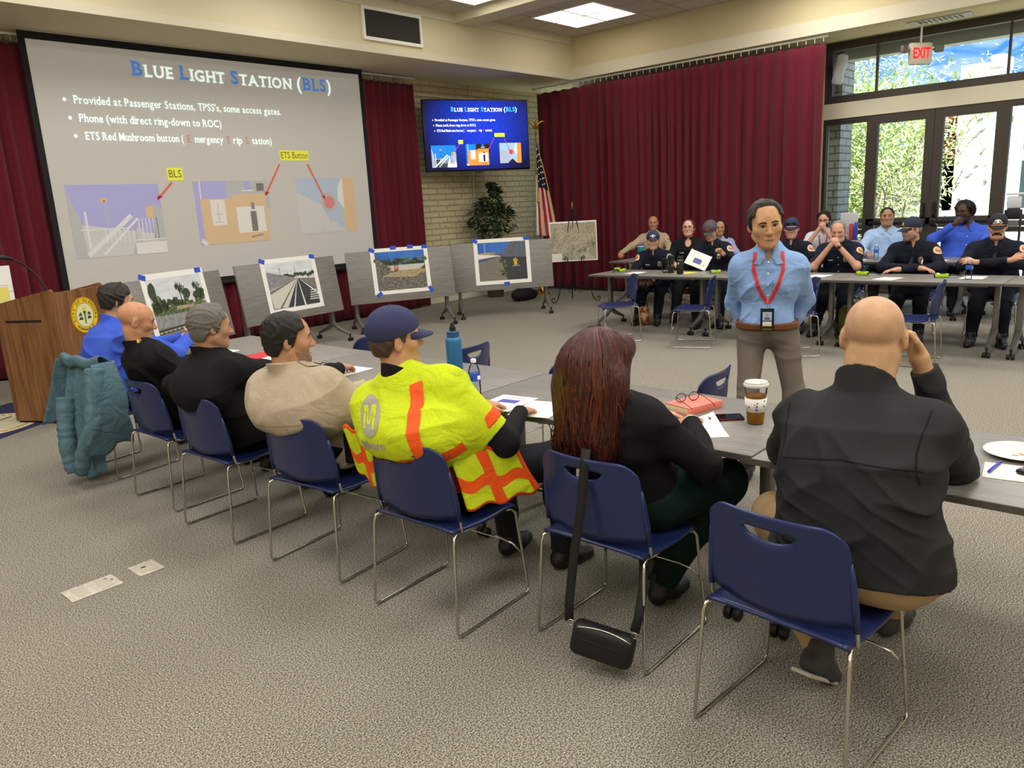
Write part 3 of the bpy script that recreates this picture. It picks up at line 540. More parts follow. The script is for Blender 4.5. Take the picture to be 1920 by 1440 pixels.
def photo(k, w, h, root):
    p = MB(); X = lambda u: (u-.5)*w; Z = lambda v: (v-.5)*h; rnd = random.Random(k)
    def q(u0, v0, u1, v1, l, m): pl([(u0, v0), (u1, v0), (u1, v1), (u0, v1)], l, m)
    def pl(pts, l, m): p.poly([(X(u), -.0012-.0006*l, Z(v)) for u, v in pts], None, m)
    def blob(u, v, r, l, m, n=14, asp=1.0): pl([(u+r*math.cos(6.283*i/n)*rnd.uniform(.75, 1.15), v+r*asp*math.sin(6.283*i/n)*rnd.uniform(.75, 1.15)*w/h) for i in range(n)], l, m)
    if k == 0:
        q(0, 0, 1, 1, 0, 1); q(0, 0, 1, .17, 1, 3); q(0, .15, 1, .36, 2, 5); q(0, .36, 1, .5, 1, 2)
        for i in range(26): blob(rnd.uniform(.05, .98), rnd.uniform(.48, .68), rnd.uniform(.04, .075), 2, 2 if i % 3 else 11)
        blob(.06, .78, .07, 3, 11, 14, 2); q(.42, .42, .75, .48, 4, 6)
        for u, v in ((.55, .82), (.6, .76), (.88, .8), (.93, .7)):
            q(u-.006, .5, u+.006, v, 3, 13)
            for a in range(9): pl([(u, v), (u+.07*math.cos(a*.7), v+.08*math.sin(a*.7)+.02), (u+.075*math.cos(a*.7+.25), v+.07*math.sin(a*.7+.2)-.03)], 4, 11)
        for u in (.1, .32, .54, .76): q(u, .16, u+.004, .36, 4, 4)
        pl([(0, .09), (1, .16), (1, .175), (0, .115)], 3, 13); pl([(0, .04), (1, .12), (1, .13), (0, .055)], 3, 13)
        for i in range(12): q(i/12+.02, .06+i*.006, i/12+.05, .075+i*.006, 3, 9)
    if k == 1:
        q(0, 0, 1, 1, 0, 1); pl([(0, 0), (1, 0), (1, .58), (.6, .62), (0, .4)], 1, 3); pl([(.02, .02), (.5, 0), (.62, .6), (.58, .6), (0, .33)], 2, 6 if 0 else 14)
        pl([(0, .42), (0, .8), (.02, .82), (.57, .64), (.57, .6)], 3, 5)
        for i in range(12): u = i*.045; q(u, .44+u*.3, u+.005, .80-u*.28, 4, 4)
        pl([(.3, 0), (1, 0), (1, .3), (.66, .6), (.61, .6)], 3, 8)
        for a, b, ww in ((.42, .605, .03), (.66, .62, .035)): pl([(a, 0), (a+ww, 0), (b+.006, .61), (b, .61)], 4, 9)
        pl([(1, .2), (1, .26), (.68, .58), (.67, .58)], 4, 9); pl([(.12, 0), (.17, 0), (.6, .6), (.59, .6)], 3, 4)
        for i in range(9): q(.8+.012*i, .1+.05*i, .99, .125+.05*i, 4, 14) if i < 5 else None
        for i in range(16): blob(.15+i*.055, .66+rnd.uniform(0, .05), .035, 2, 11)
        q(.6, .6, .606, .88, 4, 13); q(.28, .7, .284, .9, 4, 13); q(.25, .86, .32, .865, 4, 13)
    if k == 2:
        q(0, 0, 1, 1, 0, 0); q(0, 0, 1, .5, 1, 4); pl([(.3, .42), (.45, .34), (1, .42), (1, .52), (.5, .52)], 2, 6); pl([(.1, .36), (.75, .3), (.9, .4), (.3, .46)], 3, 6)
        for i in range(26): blob(.04+i*.038, .68+rnd.uniform(-.05, .1), rnd.uniform(.04, .07), 2, 2 if i % 2 else 11)
        q(0, .5, 1, .64, 3, 14); pl([(0, .5), (0, .9), (.3, .55), (.25, .5)], 4, 4)
        for i in range(22): q(.1+i*.042, .5, .104+i*.042, .66, 4, 13)
        q(.36, .5, .45, .63, 5, 12); q(.375, .58, .435, .6, 6, 9); q(.375, .54, .435, .55, 6, 9); pl([(.88, .5), (1, .5), (1, .62)], 5, 2)
        for i in range(5): q(.25+.012*i, .5, .253+.012*i, .95-.05*i, 4, 13)
    if k == 3:
        q(0, 0, 1, 1, 0, 0); pl([(0, .72), (.2, .75), (.5, .7), (.5, .6), (0, .6)], 1, 6); pl([(.25, .7), (.55, .72), (.55, .62)], 1.5, 7); pl([(0, .55), (0, .7), (.45, .645), (.45, .63)], 2, 9)
        pl([(0, 0), (.62, 0), (.5, .62), (0, .5)], 2, 3); pl([(.46, .64), (.68, 1), (1, 1), (1, 0), (.6, 0)], 3, 7); pl([(.46, .62), (1, .58), (1, 0), (.58, 0)], 4, 8)
        for i in range(4): pl([(0, .51+.02*i), (0, .52+.02*i), (.42, .625+.004*i), (.42, .622+.004*i)], 3, 13)
        for i in range(10): blob(.45+.012*i, .3+rnd.uniform(-.15, .25), .035, 5, 2)
        q(.735, .38, .80, .52, 6, 10); q(.72, .49, .815, .525, 7, 10); blob(.767, .53, .03, 7, 10); q(.745, .44, .79, .47, 8, 12 if 0 else 10); q(.70, .345, .86, .375, 5, 5); q(.14, .72, .148, .97, 3, 9)
    return p.mk('photo_print', PM, root)
M_tape = flat('2A55D0', .7)
M_paper = mat('paper', 'F2F0EC', .8, spec=.2)
PAN = [((3.68, 8.22), (.93, .365), .41, 'leftmost display table turned upright beside the lectern', 'printed photo of palm trees behind a concrete wall taped on a display table', [(-.46, .46, 20), (.42, .47, 0), (.2, -.47, 0)], (.9, .72), .09),
       ((5.62, 8.97), (.99, .125), .2, 'second upright display table from the lectern', 'printed photo of straight railway tracks taped on a display table', [(-.46, .47, 20), (.45, .47, 10)], (.9, .70), .02),
       ((7.58, 9.02), (.905, -.425), .2, 'third upright display table from the lectern', 'printed photo of a sandy lot with a red gate sign taped on a display table', [(-.47, .47, 30), (-.1, .5, 0), (.2, .5, 0), (.45, .48, 0), (-.42, -.49, -35), (.48, -.46, 60)], (.88, .68), .0),
       ((9.2, 8.42), (.775, -.632), .2, 'rightmost upright display table near the flag', 'printed photo of a yellow hydrant by a rail wall taped on a display table', [(-.47, .47, 40), (.45, .47, 0), (.05, -.5, 0)], (.9, .72), .0)]
flip0 = None
for i, (c, d, du, l1, l2, tp, (pw, ph), ox) in enumerate(PAN):
    if flip0 is None: flip0 = t = make_table('display_table', l1, 'display table', 'upright display tables', True)
    else: t = dup(flip0); t['label'] = l1
    t.location = (c[0], c[1], 0); t.rotation_euler = (0, 0, R(ang(d)))
    p = thing('poster', l2, 'poster', (0, 0, 0), 0)
    MB().bb((-pw/2, -.001, -ph/2), (pw/2, 0, ph/2)).mk('sheet', M_paper, p)
    photo(i, pw*.86, ph*.84, p)
    for (u, v, a) in tp:
        MB().box((u*pw, -.0022, v*ph), (.09, .001, .055), Matrix.Rotation(R(a), 3, 'Y')).mk('tape', M_tape, p)
    Mt = T(c[0], c[1], 0) @ Matrix.Rotation(R(ang(d)), 4, 'Z') @ T(0, -.06, .79) @ Matrix.Rotation(R(-9), 4, 'X') @ T(ox, -.0165, .07)
    p.matrix_world = Mt
# ------------------------------------------------------------ lectern
M_oak = woodmat('oak_veneer', '6A452A', '936742', 2, 2.2, .4)
lc = thing('lectern', 'oak lectern with a round yellow city seal and a gooseneck microphone', 'lectern', (2.44, 7.86, .009), ang((.86, .5)))
# local x = width, -y = audience front
Wd, Dp = .60, .62
def side(x, nm):
    M = Matrix(((0, 0, 1, x-.0125), (1, 0, 0, 0), (0, 1, 0, 0), (0, 0, 0, 1)))
    return MB().prism([(-Dp/2, .02), (Dp/2, .02), (Dp/2, 1.06), (Dp/2-.02, 1.085), (-Dp/2+.02, 1.2), (-Dp/2, 1.185)], .025, M).mk(nm, M_oak, lc)
sd = side(-Wd/2, 'side_panel'); side(Wd/2, 'side_panel')
MB().rbox((-Wd/2-.013, .03, .93), (.004, .37, .02), .001).mk('slot', M_black, sd, 40)
MB().bb((-Wd/2+.0125, -Dp/2+.005, .02), (Wd/2-.0125, -Dp/2+.03, 1.165)).mk('front_panel', M_oak, lc)
MB().prism([(-Dp/2+.03, 1.15), (Dp/2-.01, 1.03), (Dp/2-.01, 1.05), (-Dp/2+.03, 1.17)], Wd-.03, Matrix(((0, 0, 1, -Wd/2+.015), (1, 0, 0, 0), (0, 1, 0, 0), (0, 0, 0, 1)))).mk('reading_top', M_oak, lc)
MB().bb((-Wd/2+.0, -Dp/2+.02, 0), (Wd/2, Dp/2-.02, .02)).mk('plinth', M_black, lc)
sl = MB(); Ms = frame((.03, -Dp/2+.004, .93), (1, 0, 0), (0, -1, 0)); rs = .165
sl.add(*[(lambda b: ([Ms @ Vector(v) for v in b.v], b.f))(MB().lathe([(rs, 0), (rs, .004), (0, .004)], n=48))][0], 0)
ring = MB().lathe([(rs*.66, .0046), (rs*.63, .0052), (0, .0052)], n=40); sl.add([Ms @ Vector(v) for v in ring.v], ring.f, 1)
for r_ in (.97, .66): rg = MB().tube([(rs*r_*math.cos(a*.1309), rs*r_*math.sin(a*.1309), .0048) for a in range(48)], .0018, 5, closed=True); sl.add([Ms @ Vector(v) for v in rg.v], rg.f, 2)
for s, a0, a1 in (('CITY OF GLENDORA', 195, -15), ('INCORPORATED 1911', 220, 320)):
    for i, ch in enumerate(s):
        a = R(a0+(a1-a0)*i/(len(s)-1))
        if ch != ' ': add_text(sl, ch, .036 if a1 < a0 else .026, Ms @ T(rs*.81*math.cos(a), rs*.81*math.sin(a), .0052) @ Matrix.Rotation(a-R(90)*(1 if a1 < a0 else -1), 4, 'Z'), 2, .0008)
def em(pts, m, z=.0058): sl.poly([(x*rs*.6, y*rs*.6, z) for x, y in pts], Ms, m)
em([(-.07, -.8), (.07, -.8), (.1, .2), (-.1, .2)], 3); em([(-.2, .2), (.2, .2), (.14, .38), (-.14, .38)], 2, .006); em([(-.17, .38), (.17, .38), (.2, .6), (.05, .9), (-.12, .65)], 0, .006)
for s in (-1, 1):
    em([(s*.28, -.4), (s*.8, -.35), (s*.7, -.15), (s*.35, -.1)], 2); em([(s*.3, .0), (s*.75, -.05), (s*.7, .2), (s*.45, .3)], 3)
sl.mk('city_seal', [flat('F2C716', .5), flat('E4E2AE', .5), flat('3E3A1E', .6), flat('2E6A4A', .6)], lc)
MB().tube([(-.02, -.02, 1.11), (-.03, -.0, 1.2), (-.06, .05, 1.32), (-.12, .1, 1.42), (-.2, .13, 1.47)], .008, 8).lathe([(0, 0), (.03, .002), (.03, .02), (0, .022)], (-.02, -.02, 1.09)).tube([(-.19, .125, 1.468), (-.26, .15, 1.49)], [.013, .02], 10).tube([(-.26, .15, 1.49), (-.31, .165, 1.495)], [.024, .018], 10).mk('microphone', M_black, lc, 45)
rg = thing('rug', 'navy rug with a round gold emblem on the floor behind the lectern', 'rug', (1.78, 8.14, 0), ang((.86, .5)))
MB().rbox((0, 0, .004), (1.7, 1.06, .008), .003).mk('mat', mat('navy_pile', '2B2D52', .95, bump=(200, .3)), rg, 40)
rm = MB(); rm.lathe([(.46, .0085), (.46, .0095), (0, .0095)], n=48, mi=0); rm.lathe([(.33, .0096), (.33, .0102), (0, .0102)], n=48, mi=1)
for i in range(36):
    a = i*.1745; rm.poly([(.395*math.cos(a+.06*s)+.03*t_*math.cos(a), .395*math.sin(a+.06*s)+.03*t_*math.sin(a), .0103) for s, t_ in ((-1, -1), (1, -.3), (1, 1), (-1, .3))], None, 2)
for i in range(7): rm.box((.25*math.cos(i*.9), .25*math.sin(i*1.3), .0106), (.16, .035, .0006), Matrix.Rotation(i*1.1, 3, 'Z'), 2 if i % 2 else 3)
rm.mk('emblem', [flat('D8CFAE', .9), flat('C9C6A8', .9), flat('B98A34', .9), flat('5A6248', .9)], rg)
# ------------------------------------------------------------ easels
def easel(loc, rz, ledge, label):
    t = thing('easel', label, 'easel', loc, rz)
    for s in (-1, 1):
        MB().tube([(s*.05, .0, 1.5), (s*.17, -.03, .8), (s*.28, -.06, .2), (s*.31, -.08, .08), (s*.36, -.1, .02), (s*.41, -.11, .03), (s*.43, -.11, .07), (s*.405, -.105, .1), (s*.375, -.1, .085), (s*.38, -.1, .06)], .009, 6).mk('leg', M_iron, t, True)
        MB().tube([(s*.12, -.02, ledge+.005), (s*.12, -.07, ledge-.005), (s*.12, -.1, ledge+.02), (s*.12, -.1, ledge+.07), (s*.155, -.1, ledge+.1), (s*.18, -.1, ledge+.07), (s*.165, -.1, ledge+.045), (s*.15, -.1, ledge+.06)], .008, 6).mk('ledge_hook', M_iron, t, True)
        MB().tube([(0, .01, 1.42), (s*.05, .01, 1.45), (s*.11, .01, 1.5), (s*.12, .01, 1.56), (s*.08, .01, 1.59), (s*.05, .01, 1.56), (s*.07, .01, 1.54)], .007, 6).mk('top_scroll', M_iron, t, True)
        MB().tube([(0, -.05, .25), (s*.08, -.06, .3), (s*.13, -.06, .25), (s*.1, -.06, .18), (s*.05, -.06, .2), (s*.07, -.06, .23)], .007, 6).mk('low_scroll', M_iron, t, True)
    MB().tube([(0, .02, 1.55), (0, .22, .7), (0, .38, .02)], .009, 6).mk('rear_leg', M_iron, t, True)
    MB().tube([(0, 0, 1.62), (0, -.02, ledge), (0, -.05, .2)], .008, 6).mk('mast', M_iron, t, True)
    MB().tube([(-.18, -.03, ledge), (.18, -.03, ledge)], .008, 6).mk('ledge_bar', M_iron, t, True)
    MB().lathe([(0, 1.6), (.016, 1.62), (.01, 1.65), (.014, 1.68), (0, 1.74)], (0, 0, 0), 10).mk('finial', M_brass, t, True)
    return t
easel((10.84, 8.22, 0), -45, .71, 'black wrought iron easel holding the aerial map near the flag')
mp_ = mat('aerial_map', '8E8870', .8); nt, b = nodes(mp_); L = nt.links
tc = nt.nodes.new('ShaderNodeTexCoord'); n1 = nt.nodes.new('ShaderNodeTexNoise'); n1.inputs['Scale'].default_value = 7; n1.inputs['Detail'].default_value = 8; n1.inputs['Distortion'].default_value = 1.2
rp = nt.nodes.new('ShaderNodeValToRGB'); e = rp.color_ramp.elements; e[0].position = .3; e[0].color = hexc('6E6A58'); e[1].position = .72; e[1].color = hexc('CFC9B8')
for p_, c_ in ((.42, 'A8A08A'), (.47, '8C8A72'), (.52, 'BDB6A2'), (.58, '9A957E')): x_ = e.new(p_); x_.color = hexc(c_)
L.new(tc.outputs['Object'], n1.inputs[0]); L.new(n1.outputs['Fac'], rp.inputs[0]); L.new(rp.outputs[0], b.inputs['Base Color'])
bd = thing('map_board', 'beige aerial map board standing on the iron easel near the flag', 'map board', (0, 0, 0))
MB().bb((-.41, 0, 0), (.41, .008, .68)).mk('board', M_paper, bd)
MB().bb((-.395, -.001, .015), (.395, 0, .655)).mk('map_print', mp_, bd)
MB().bb((-.395, -.002, .015), (-.21, -.0008, .14)).mk('legend', flat('E4E0D8'), bd)
bd.matrix_world = T(10.84, 8.22, 0) @ Matrix.Rotation(R(-45), 4, 'Z') @ T(0, -.062, .722) @ Matrix.Rotation(R(-5), 4, 'X')
easel((2.14, 9.28, 0), -20, .66, 'black wrought iron easel with a white chart at the left edge')
ch = thing('flip_chart', 'white chart with a yellow note on the easel at the left edge', 'chart', (0, 0, 0))
MB().bb((-.4, 0, 0), (.4, .01, .72)).mk('board', M_paper, ch)
MB().bb((.24, -.002, .36), (.36, 0, .5)).mk('sticky_note', flat('E8E070'), ch)
mk_ = MB(); rnd = random.Random(4)
for i in range(26):
    a = rnd.uniform(-.35, .3); z = .12+.021*i; mk_.bb((a, -.0015, z), (a+rnd.uniform(.05, .16), -.0005, z+.004))
mk_.mk('handwriting', flat('A8A8AC'), ch)['kind'] = 'stuff'
ch.matrix_world = T(2.14, 9.28, 0) @ Matrix.Rotation(R(-20), 4, 'Z') @ T(0, -.065, .67) @ Matrix.Rotation(R(-8), 4, 'X')
# ------------------------------------------------------------ flag
fl = thing('flag', 'american flag on a brass-tipped pole in the corner before the curtain', 'flag', (11.64, 9.62, 0), -42)
MB().lathe([(0, 0), (.15, 0), (.15, .02), (.1, .05), (.05, .08), (.03, .14), (0, .14)], n=24).mk('base', M_brass, fl, 45)
MB().tube([(0, 0, .1), (0, 0, 3.02)], .014, 10).mk('pole', mat('flagpole', '7A4E28', .4), fl, True)
MB().lathe([(0, 3.0), (.025, 3.02), (.012, 3.07), (.02, 3.1), (0, 3.12)], n=10).tube([(-.01, 0, 3.1), (-.05, 0, 3.18), (-.12, 0, 3.22), (-.19, 0, 3.21)], [.03, .022, .012, .005]).tube([(.01, 0, 3.1), (.05, 0, 3.18), (.12, 0, 3.22), (.19, 0, 3.21)], [.03, .022, .012, .005]).tube([(0, 0, 3.08), (.01, -.01, 3.2), (.03, -.03, 3.24)], [.03, .025, .012]).mk('eagle_finial', M_brass, fl, True)
def flagp(u, v):
    w = .05+.36*v**.8; x = -.02+u*w-.06*v; z = 2.93-1.80*v-.25*u*(1-v)*u-.04*u
    return Vector((x, -.03-.05*math.sin(u*13+v*1.5)*(.3+v*.7)-.02*v, z))
fm = MB(); NU, NV = 78, 60; fm.grid(NU, NV, flagp)
fm.m = []
for j in range(NV-1):
    for i in range(NU-1):
        u, v = (i+.5)/(NU-1), (j+.5)/(NV-1)
        if v < .5-.04*u and u > .12*(v > .38): fm.m.append(0)
        else: fm.m.append(1 if int(u*6.5+.35-(v-.5)*.4) % 2 else 2)
cl = fm.mk('cloth', [flat('1E2446', .8), flat('B32034', .8), flat('E9E2D6', .8)], fl, True, .003)
stm = MB(); rnd = random.Random(2)
for i in range(26):
    u, v = .12+.76*((i*.381) % 1), .06+.4*(i/26); c = flagp(u, v); r_ = .021
    stm.poly([(c.x+(r_ if k % 2 == 0 else r_*.42)*math.sin(k*.6283)*.8, c.y-.012, c.z+(r_ if k % 2 == 0 else r_*.42)*math.cos(k*.6283)) for k in range(10)])
stm.mk('star', flat('F2EFE6', .8), cl)['kind'] = 'stuff'
MB().tube([(-.01, -.05, 2.95), (-.03, -.07, 2.5), (-.02, -.08, 2.2), (-.015, -.09, 1.95)], .008).tube([(-.015, -.09, 1.96), (-.015, -.09, 1.76)], [.012, .03], 8).mk('tassel', mat('gold_cord', 'C99A2E', .6), fl, 45)
MB().tube([flagp(1, v/20) for v in range(21)], .012, 5).mk('fringe', mat('gold_fringe', 'C9A24A', .7), cl, True)
# ------------------------------------------------------------ plant
pt = thing('potted_tree', 'dark green leafy artificial tree standing against the pale block wall', 'plant', (11.0, 10.28, 0))
MB().lathe([(0, 0), (.15, 0), (.19, .32), (.2, .36), (.17, .36), (.16, .3), (0, .3)], n=24).mk('pot', mat('pot', '4A3A2C', .7), pt, 45)
tr = MB(); rnd = random.Random(11); tips = []
for i in range(3):
    pts = [(0.03*math.cos(i*2.1), .03*math.sin(i*2.1), .3), (.05*math.cos(i*2.1+1), .05*math.sin(i*2.1+1), .8), (.07*math.cos(i*2.1+2.5), .07*math.sin(i*2.1+2.5), 1.3)]; tr.tube(pts, .013, 6)
tr.mk('trunk', mat('bark', '6B5238', .85), pt, True)
lf = MB()
PB = [((0, 0, 1.52), .33), ((-.28, .05, 1.5), .23), ((.27, -.05, 1.42), .24), ((.03, 0, 1.82), .22), ((0, .05, 1.22), .22), ((-.17, 0, 1.72), .2), ((.2, .1, 1.7), .18), ((.12, 0, 2.02), .10), ((.44, 0, 1.62), .11), ((.06, 0, 2.12), .07)]
def leaf(mb, p, d, up, ln, wd, mi=0):
    d = d.normalized(); s = d.cross(up); s = s.normalized() if s.length > 1e-3 else d.orthogonal().normalized(); n = s.cross(d)
    mb.add([p, p+d*ln*.3+s*wd-n*.006, p+d*ln*.65+s*wd*.8, p+d*ln-n*.01, p+d*ln*.65-s*wd*.8, p+d*ln*.3-s*wd-n*.006, p+d*ln*.5+n*.008], [(0, 1, 6), (1, 2, 6), (2, 3, 6), (3, 4, 6), (4, 5, 6), (5, 0, 6)], mi)
for i in range(1150):
    c_, q_ = PB[min(len(PB)-1, int(rnd.random()**1.15*len(PB)))]; a = rnd.uniform(0, 6.283); e_ = math.acos(rnd.uniform(-1, 1)); rr2 = q_*rnd.uniform(.25, 1)**.5
    p = Vector((c_[0]+rr2*math.cos(a)*math.sin(e_), min(.36, c_[1]+rr2*math.sin(a)*math.sin(e_)), c_[2]+rr2*math.cos(e_)*.9))
    d = Vector((math.cos(a)+rnd.uniform(-.6, .6), math.sin(a)+rnd.uniform(-.6, .6), rnd.uniform(-.8, .25)))
    leaf(lf, p, d, Vector((rnd.uniform(-.4, .4), rnd.uniform(-.4, .4), 1)), rnd.uniform(.08, .13), rnd.uniform(.02, .03), 0 if rnd.random() < .75 else 1)
lf.mk('foliage', [mat('leaf_dark', '23381F', .45), mat('leaf_mid', '3E5A30', .45)], pt)['kind'] = 'stuff'
tag(MB().ball((0, 0, .11), (.3, .16, .13), 16).ball((.28, .05, .08), (.16, .12, .09), 12).tube([(.1, -.12, .12), (.3, -.18, .17), (.42, -.1, .1)], .012).mk('black_bag', mat('bag_nylon', '17171A', .7, bump=(25, .6)), smooth=True), 'black bag lying on the floor behind the rightmost display table', 'bag')
bpy.data.objects['black_bag'].location = (10.75, 9.35, 0)
# floor power plates
for x0, y0, x1, y1, l in ((1.03, 3.785, 1.265, 3.94, 'longer pale floor power plate with two covers in the carpet'), (1.345, 3.785, 1.47, 3.94, 'shorter pale floor plate with one dark socket hole in the carpet')):
    t = thing('floor_plate', l, 'floor plate', ((x0+x1)/2, (y0+y1)/2, 0)); w, d = x1-x0, y1-y0
    MB().rbox((0, 0, .003), (w, d, .006), .002).mk('plate', mat('plate_ivory', 'CFCABC', .6, mix=('B7B1A2', 40, .4, .7)), t, 40)
    n = 2 if w > .2 else 1
    for i in range(n):
        cx_ = (i-(n-1)/2)*w*.46
        MB().rbox((cx_, 0, .0068), (w*.4/n*1.15 if n > 1 else w*.7, d*.72, .002), .0009).mk('cover', mat('plate_cover', 'BDB7A9', .7), t, 40)
    if n == 1: MB().rbox((-.01, .01, .0082), (.022, .014, .001), .0004).mk('socket_hole', M_black, t)
    else: MB().lathe([(.006, .0078), (.006, .0088), (0, .0088)], (.075, .04, 0), 10).lathe([(.006, .0078), (.006, .0088), (0, .0088)], (.095, .01, 0), 10).mk('screw', M_grey, t)
# ============================================================ PEOPLE: signed-distance bodies turned into one smooth mesh
V3 = lambda *a: np.array(a, np.float32)
def nrm(v): v = np.asarray(v, np.float32); return v/max(1e-9, float(np.linalg.norm(v)))
class Field:
    def __init__(s, lo, hi, h):
        s.h = h; s.lo = np.asarray(lo, np.float32)-3*h; n = np.ceil((np.asarray(hi)+3*h-s.lo)/h).astype(int)+1
        s.n = n; s.d = np.full(n, 1.0, np.float32); s.ax = [s.lo[i]+h*np.arange(n[i], dtype=np.float32) for i in range(3)]
    def blk(s, lo, hi, m):
        sl = []
        for i in range(3):
            a = int(max(0, math.floor((lo[i]-m-s.lo[i])/s.h))); b = int(min(s.n[i], math.ceil((hi[i]+m-s.lo[i])/s.h)+1)); sl.append(slice(a, max(a, b)))
        return tuple(sl), s.ax[0][sl[0]][:, None, None], s.ax[1][sl[1]][None, :, None], s.ax[2][sl[2]][None, None, :]
    def op(s, prim, infl=0.0, k=None, mode='add', clips=(), pert=None):
        fn, lo, hi, pk = prim; k = pk if k is None else k
        sl, X, Y, Z = s.blk(lo, hi, abs(infl)+k+2*s.h+(.03 if pert is not None else 0))
        a = s.d[sl]
        if a.size == 0: return
        d = fn(X, Y, Z)-infl
        if pert is not None: d = d+pert(X, Y, Z)
        for (p, n) in clips: d = np.maximum(d, (X-p[0])*n[0]+(Y-p[1])*n[1]+(Z-p[2])*n[2])
        if mode == 'add':
            hh = np.maximum(k-np.abs(a-d), 0)/max(k, 1e-6); s.d[sl] = np.minimum(a, d)-hh*hh*k*.25
        elif mode == 'sub':
            hh = np.maximum(k-np.abs(a+d), 0)/max(k, 1e-6); s.d[sl] = np.maximum(a, -d)+hh*hh*k*.25
    def cut(s, p, n):
        s.d = np.maximum(s.d, (s.ax[0][:, None, None]-p[0])*n[0]+(s.ax[1][None, :, None]-p[1])*n[1]+(s.ax[2][None, None, :]-p[2])*n[2])
    def mesh(s):
        d = s.d; I = d < 0; c = np.zeros(np.array(d.shape)-1, np.int8)
        for i in (0, 1):
            for j in (0, 1):
                for k in (0, 1): c += I[i:d.shape[0]-1+i, j:d.shape[1]-1+j, k:d.shape[2]-1+k]
        act = (c > 0) & (c < 8); idx = np.argwhere(act)
        if len(idx) == 0: return np.zeros((0, 3)), []
        co = np.array([(i, j, k) for i in (0, 1) for j in (0, 1) for k in (0, 1)])
        val = np.stack([d[idx[:, 0]+o[0], idx[:, 1]+o[1], idx[:, 2]+o[2]] for o in co], 1)
        acc = np.zeros((len(idx), 3), np.float32); cnt = np.zeros(len(idx), np.float32)
        for a in range(8):
            for b in range(a+1, 8):
                if abs(co[a]-co[b]).sum() != 1: continue
                va, vb = val[:, a], val[:, b]; m = (va < 0) != (vb < 0); t = np.where(m, va/np.where(m, va-vb, 1), 0)
                acc += np.where(m[:, None], co[a]+t[:, None]*(co[b]-co[a]), 0); cnt += m
        vs = s.lo+(idx+acc/cnt[:, None])*s.h
        ids = np.full(act.shape, -1, np.int32); ids[tuple(idx.T)] = np.arange(len(idx))
        fs = []
        for ax in range(3):
            o1, o2 = (ax+1) % 3, (ax+2) % 3
            a = [slice(1, -1)]*3; b = [slice(1, -1)]*3; a[ax] = slice(0, -1); b[ax] = slice(1, None)
            A, B = I[tuple(a)], I[tuple(b)]; e = np.argwhere(A != B); e1 = e.copy(); e1[:, o1] += 1; e1[:, o2] += 1
            inside = A[tuple(e.T)]
            def cell(x, y):
                q = e1.copy(); q[:, o1] += x; q[:, o2] += y; return ids[tuple(q.T)]
            f = np.stack([cell(-1, -1), cell(0, -1), cell(0, 0), cell(-1, 0)], 1); f[~inside] = f[~inside][:, ::-1]; fs.append(f)
        f = np.concatenate(fs); f = f[(f >= 0).all(1)]
        return vs, f
def fobj(name, fld, mats, parent, zone=None):
    vs, fs = fld.mesh(); me = bpy.data.meshes.new(name)
    me.from_pydata(vs.tolist(), [], fs.tolist() if len(fs) else [])
    for m in (mats if isinstance(mats, (list, tuple)) else [mats]): me.materials.append(m)
    if len(fs):
        me.polygons.foreach_set('use_smooth', [True]*len(fs))
        if zone is not None: me.polygons.foreach_set('material_index', zone(vs[fs].mean(1)).astype(np.int32))
    o = bpy.data.objects.new(name, me); COL.link(o); o.parent = parent
    return o, (BVHTree.FromPolygons(vs.tolist(), fs.tolist()) if len(fs) else None)
def rcone(a, b, r1, r2, k=.03):
    a = np.asarray(a, np.float32); b = np.asarray(b, np.float32); ba = b-a; q = float(ba@ba)+1e-9; r = max(r1, r2)
    def fn(X, Y, Z):
        x, y, z = X-a[0], Y-a[1], Z-a[2]; t = np.clip((x*ba[0]+y*ba[1]+z*ba[2])/q, 0, 1)
        return np.sqrt((x-t*ba[0])**2+(y-t*ba[1])**2+(z-t*ba[2])**2)-(r1+(r2-r1)*t)
    return fn, np.minimum(a, b)-r, np.maximum(a, b)+r, k
def ell(c, r, k=.02, M=None):
    c = np.asarray(c, np.float32); r = np.asarray(r, np.float32); M = np.eye(3, dtype=np.float32) if M is None else M; R_ = float(max(r))
    def fn(X, Y, Z):
        x, y, z = X-c[0], Y-c[1], Z-c[2]; q = [x*M[0, i]+y*M[1, i]+z*M[2, i] for i in range(3)]
        k0 = np.sqrt(sum((q[i]/r[i])**2 for i in range(3))); k1 = np.sqrt(sum((q[i]/r[i]**2)**2 for i in range(3)))+1e-6
        return k0*(k0-1)/k1
    return fn, c-R_, c+R_, k
def loft(P, M, L, t, a, b, yo, k=.04):
    """body of elliptical sections along M[:,2]; t fractions of L"""
    P = np.asarray(P, np.float32); ext = float(max(a))+.02; lo = np.minimum(P+M[:, 2]*t[0]*L, P+M[:, 2]*t[-1]*L)-ext; hi = np.maximum(P+M[:, 2]*t[0]*L, P+M[:, 2]*t[-1]*L)+ext
    def fn(X, Y, Z):
        x, y, z = X-P[0], Y-P[1], Z-P[2]; u = x*M[0, 0]+y*M[1, 0]+z*M[2, 0]; v = x*M[0, 1]+y*M[1, 1]+z*M[2, 1]; w = x*M[0, 2]+y*M[1, 2]+z*M[2, 2]; s = w/L
        A = np.interp(s, t, a); B = np.interp(s, t, b); v = v-np.interp(s, t, yo)
        rho = (np.abs(u/A)**2.35+np.abs(v/B)**2.35)**(1/2.35)
        d = ((rho-1)*np.minimum(A, B)).astype(np.float32)
        e = np.maximum(t[0]*L-w, w-t[-1]*L)+.03
        return np.where(e > 0, np.sqrt(np.maximum(d+.03, 0)**2+e**2)-.03, d).astype(np.float32) if True else d
    return fn, lo, hi, k
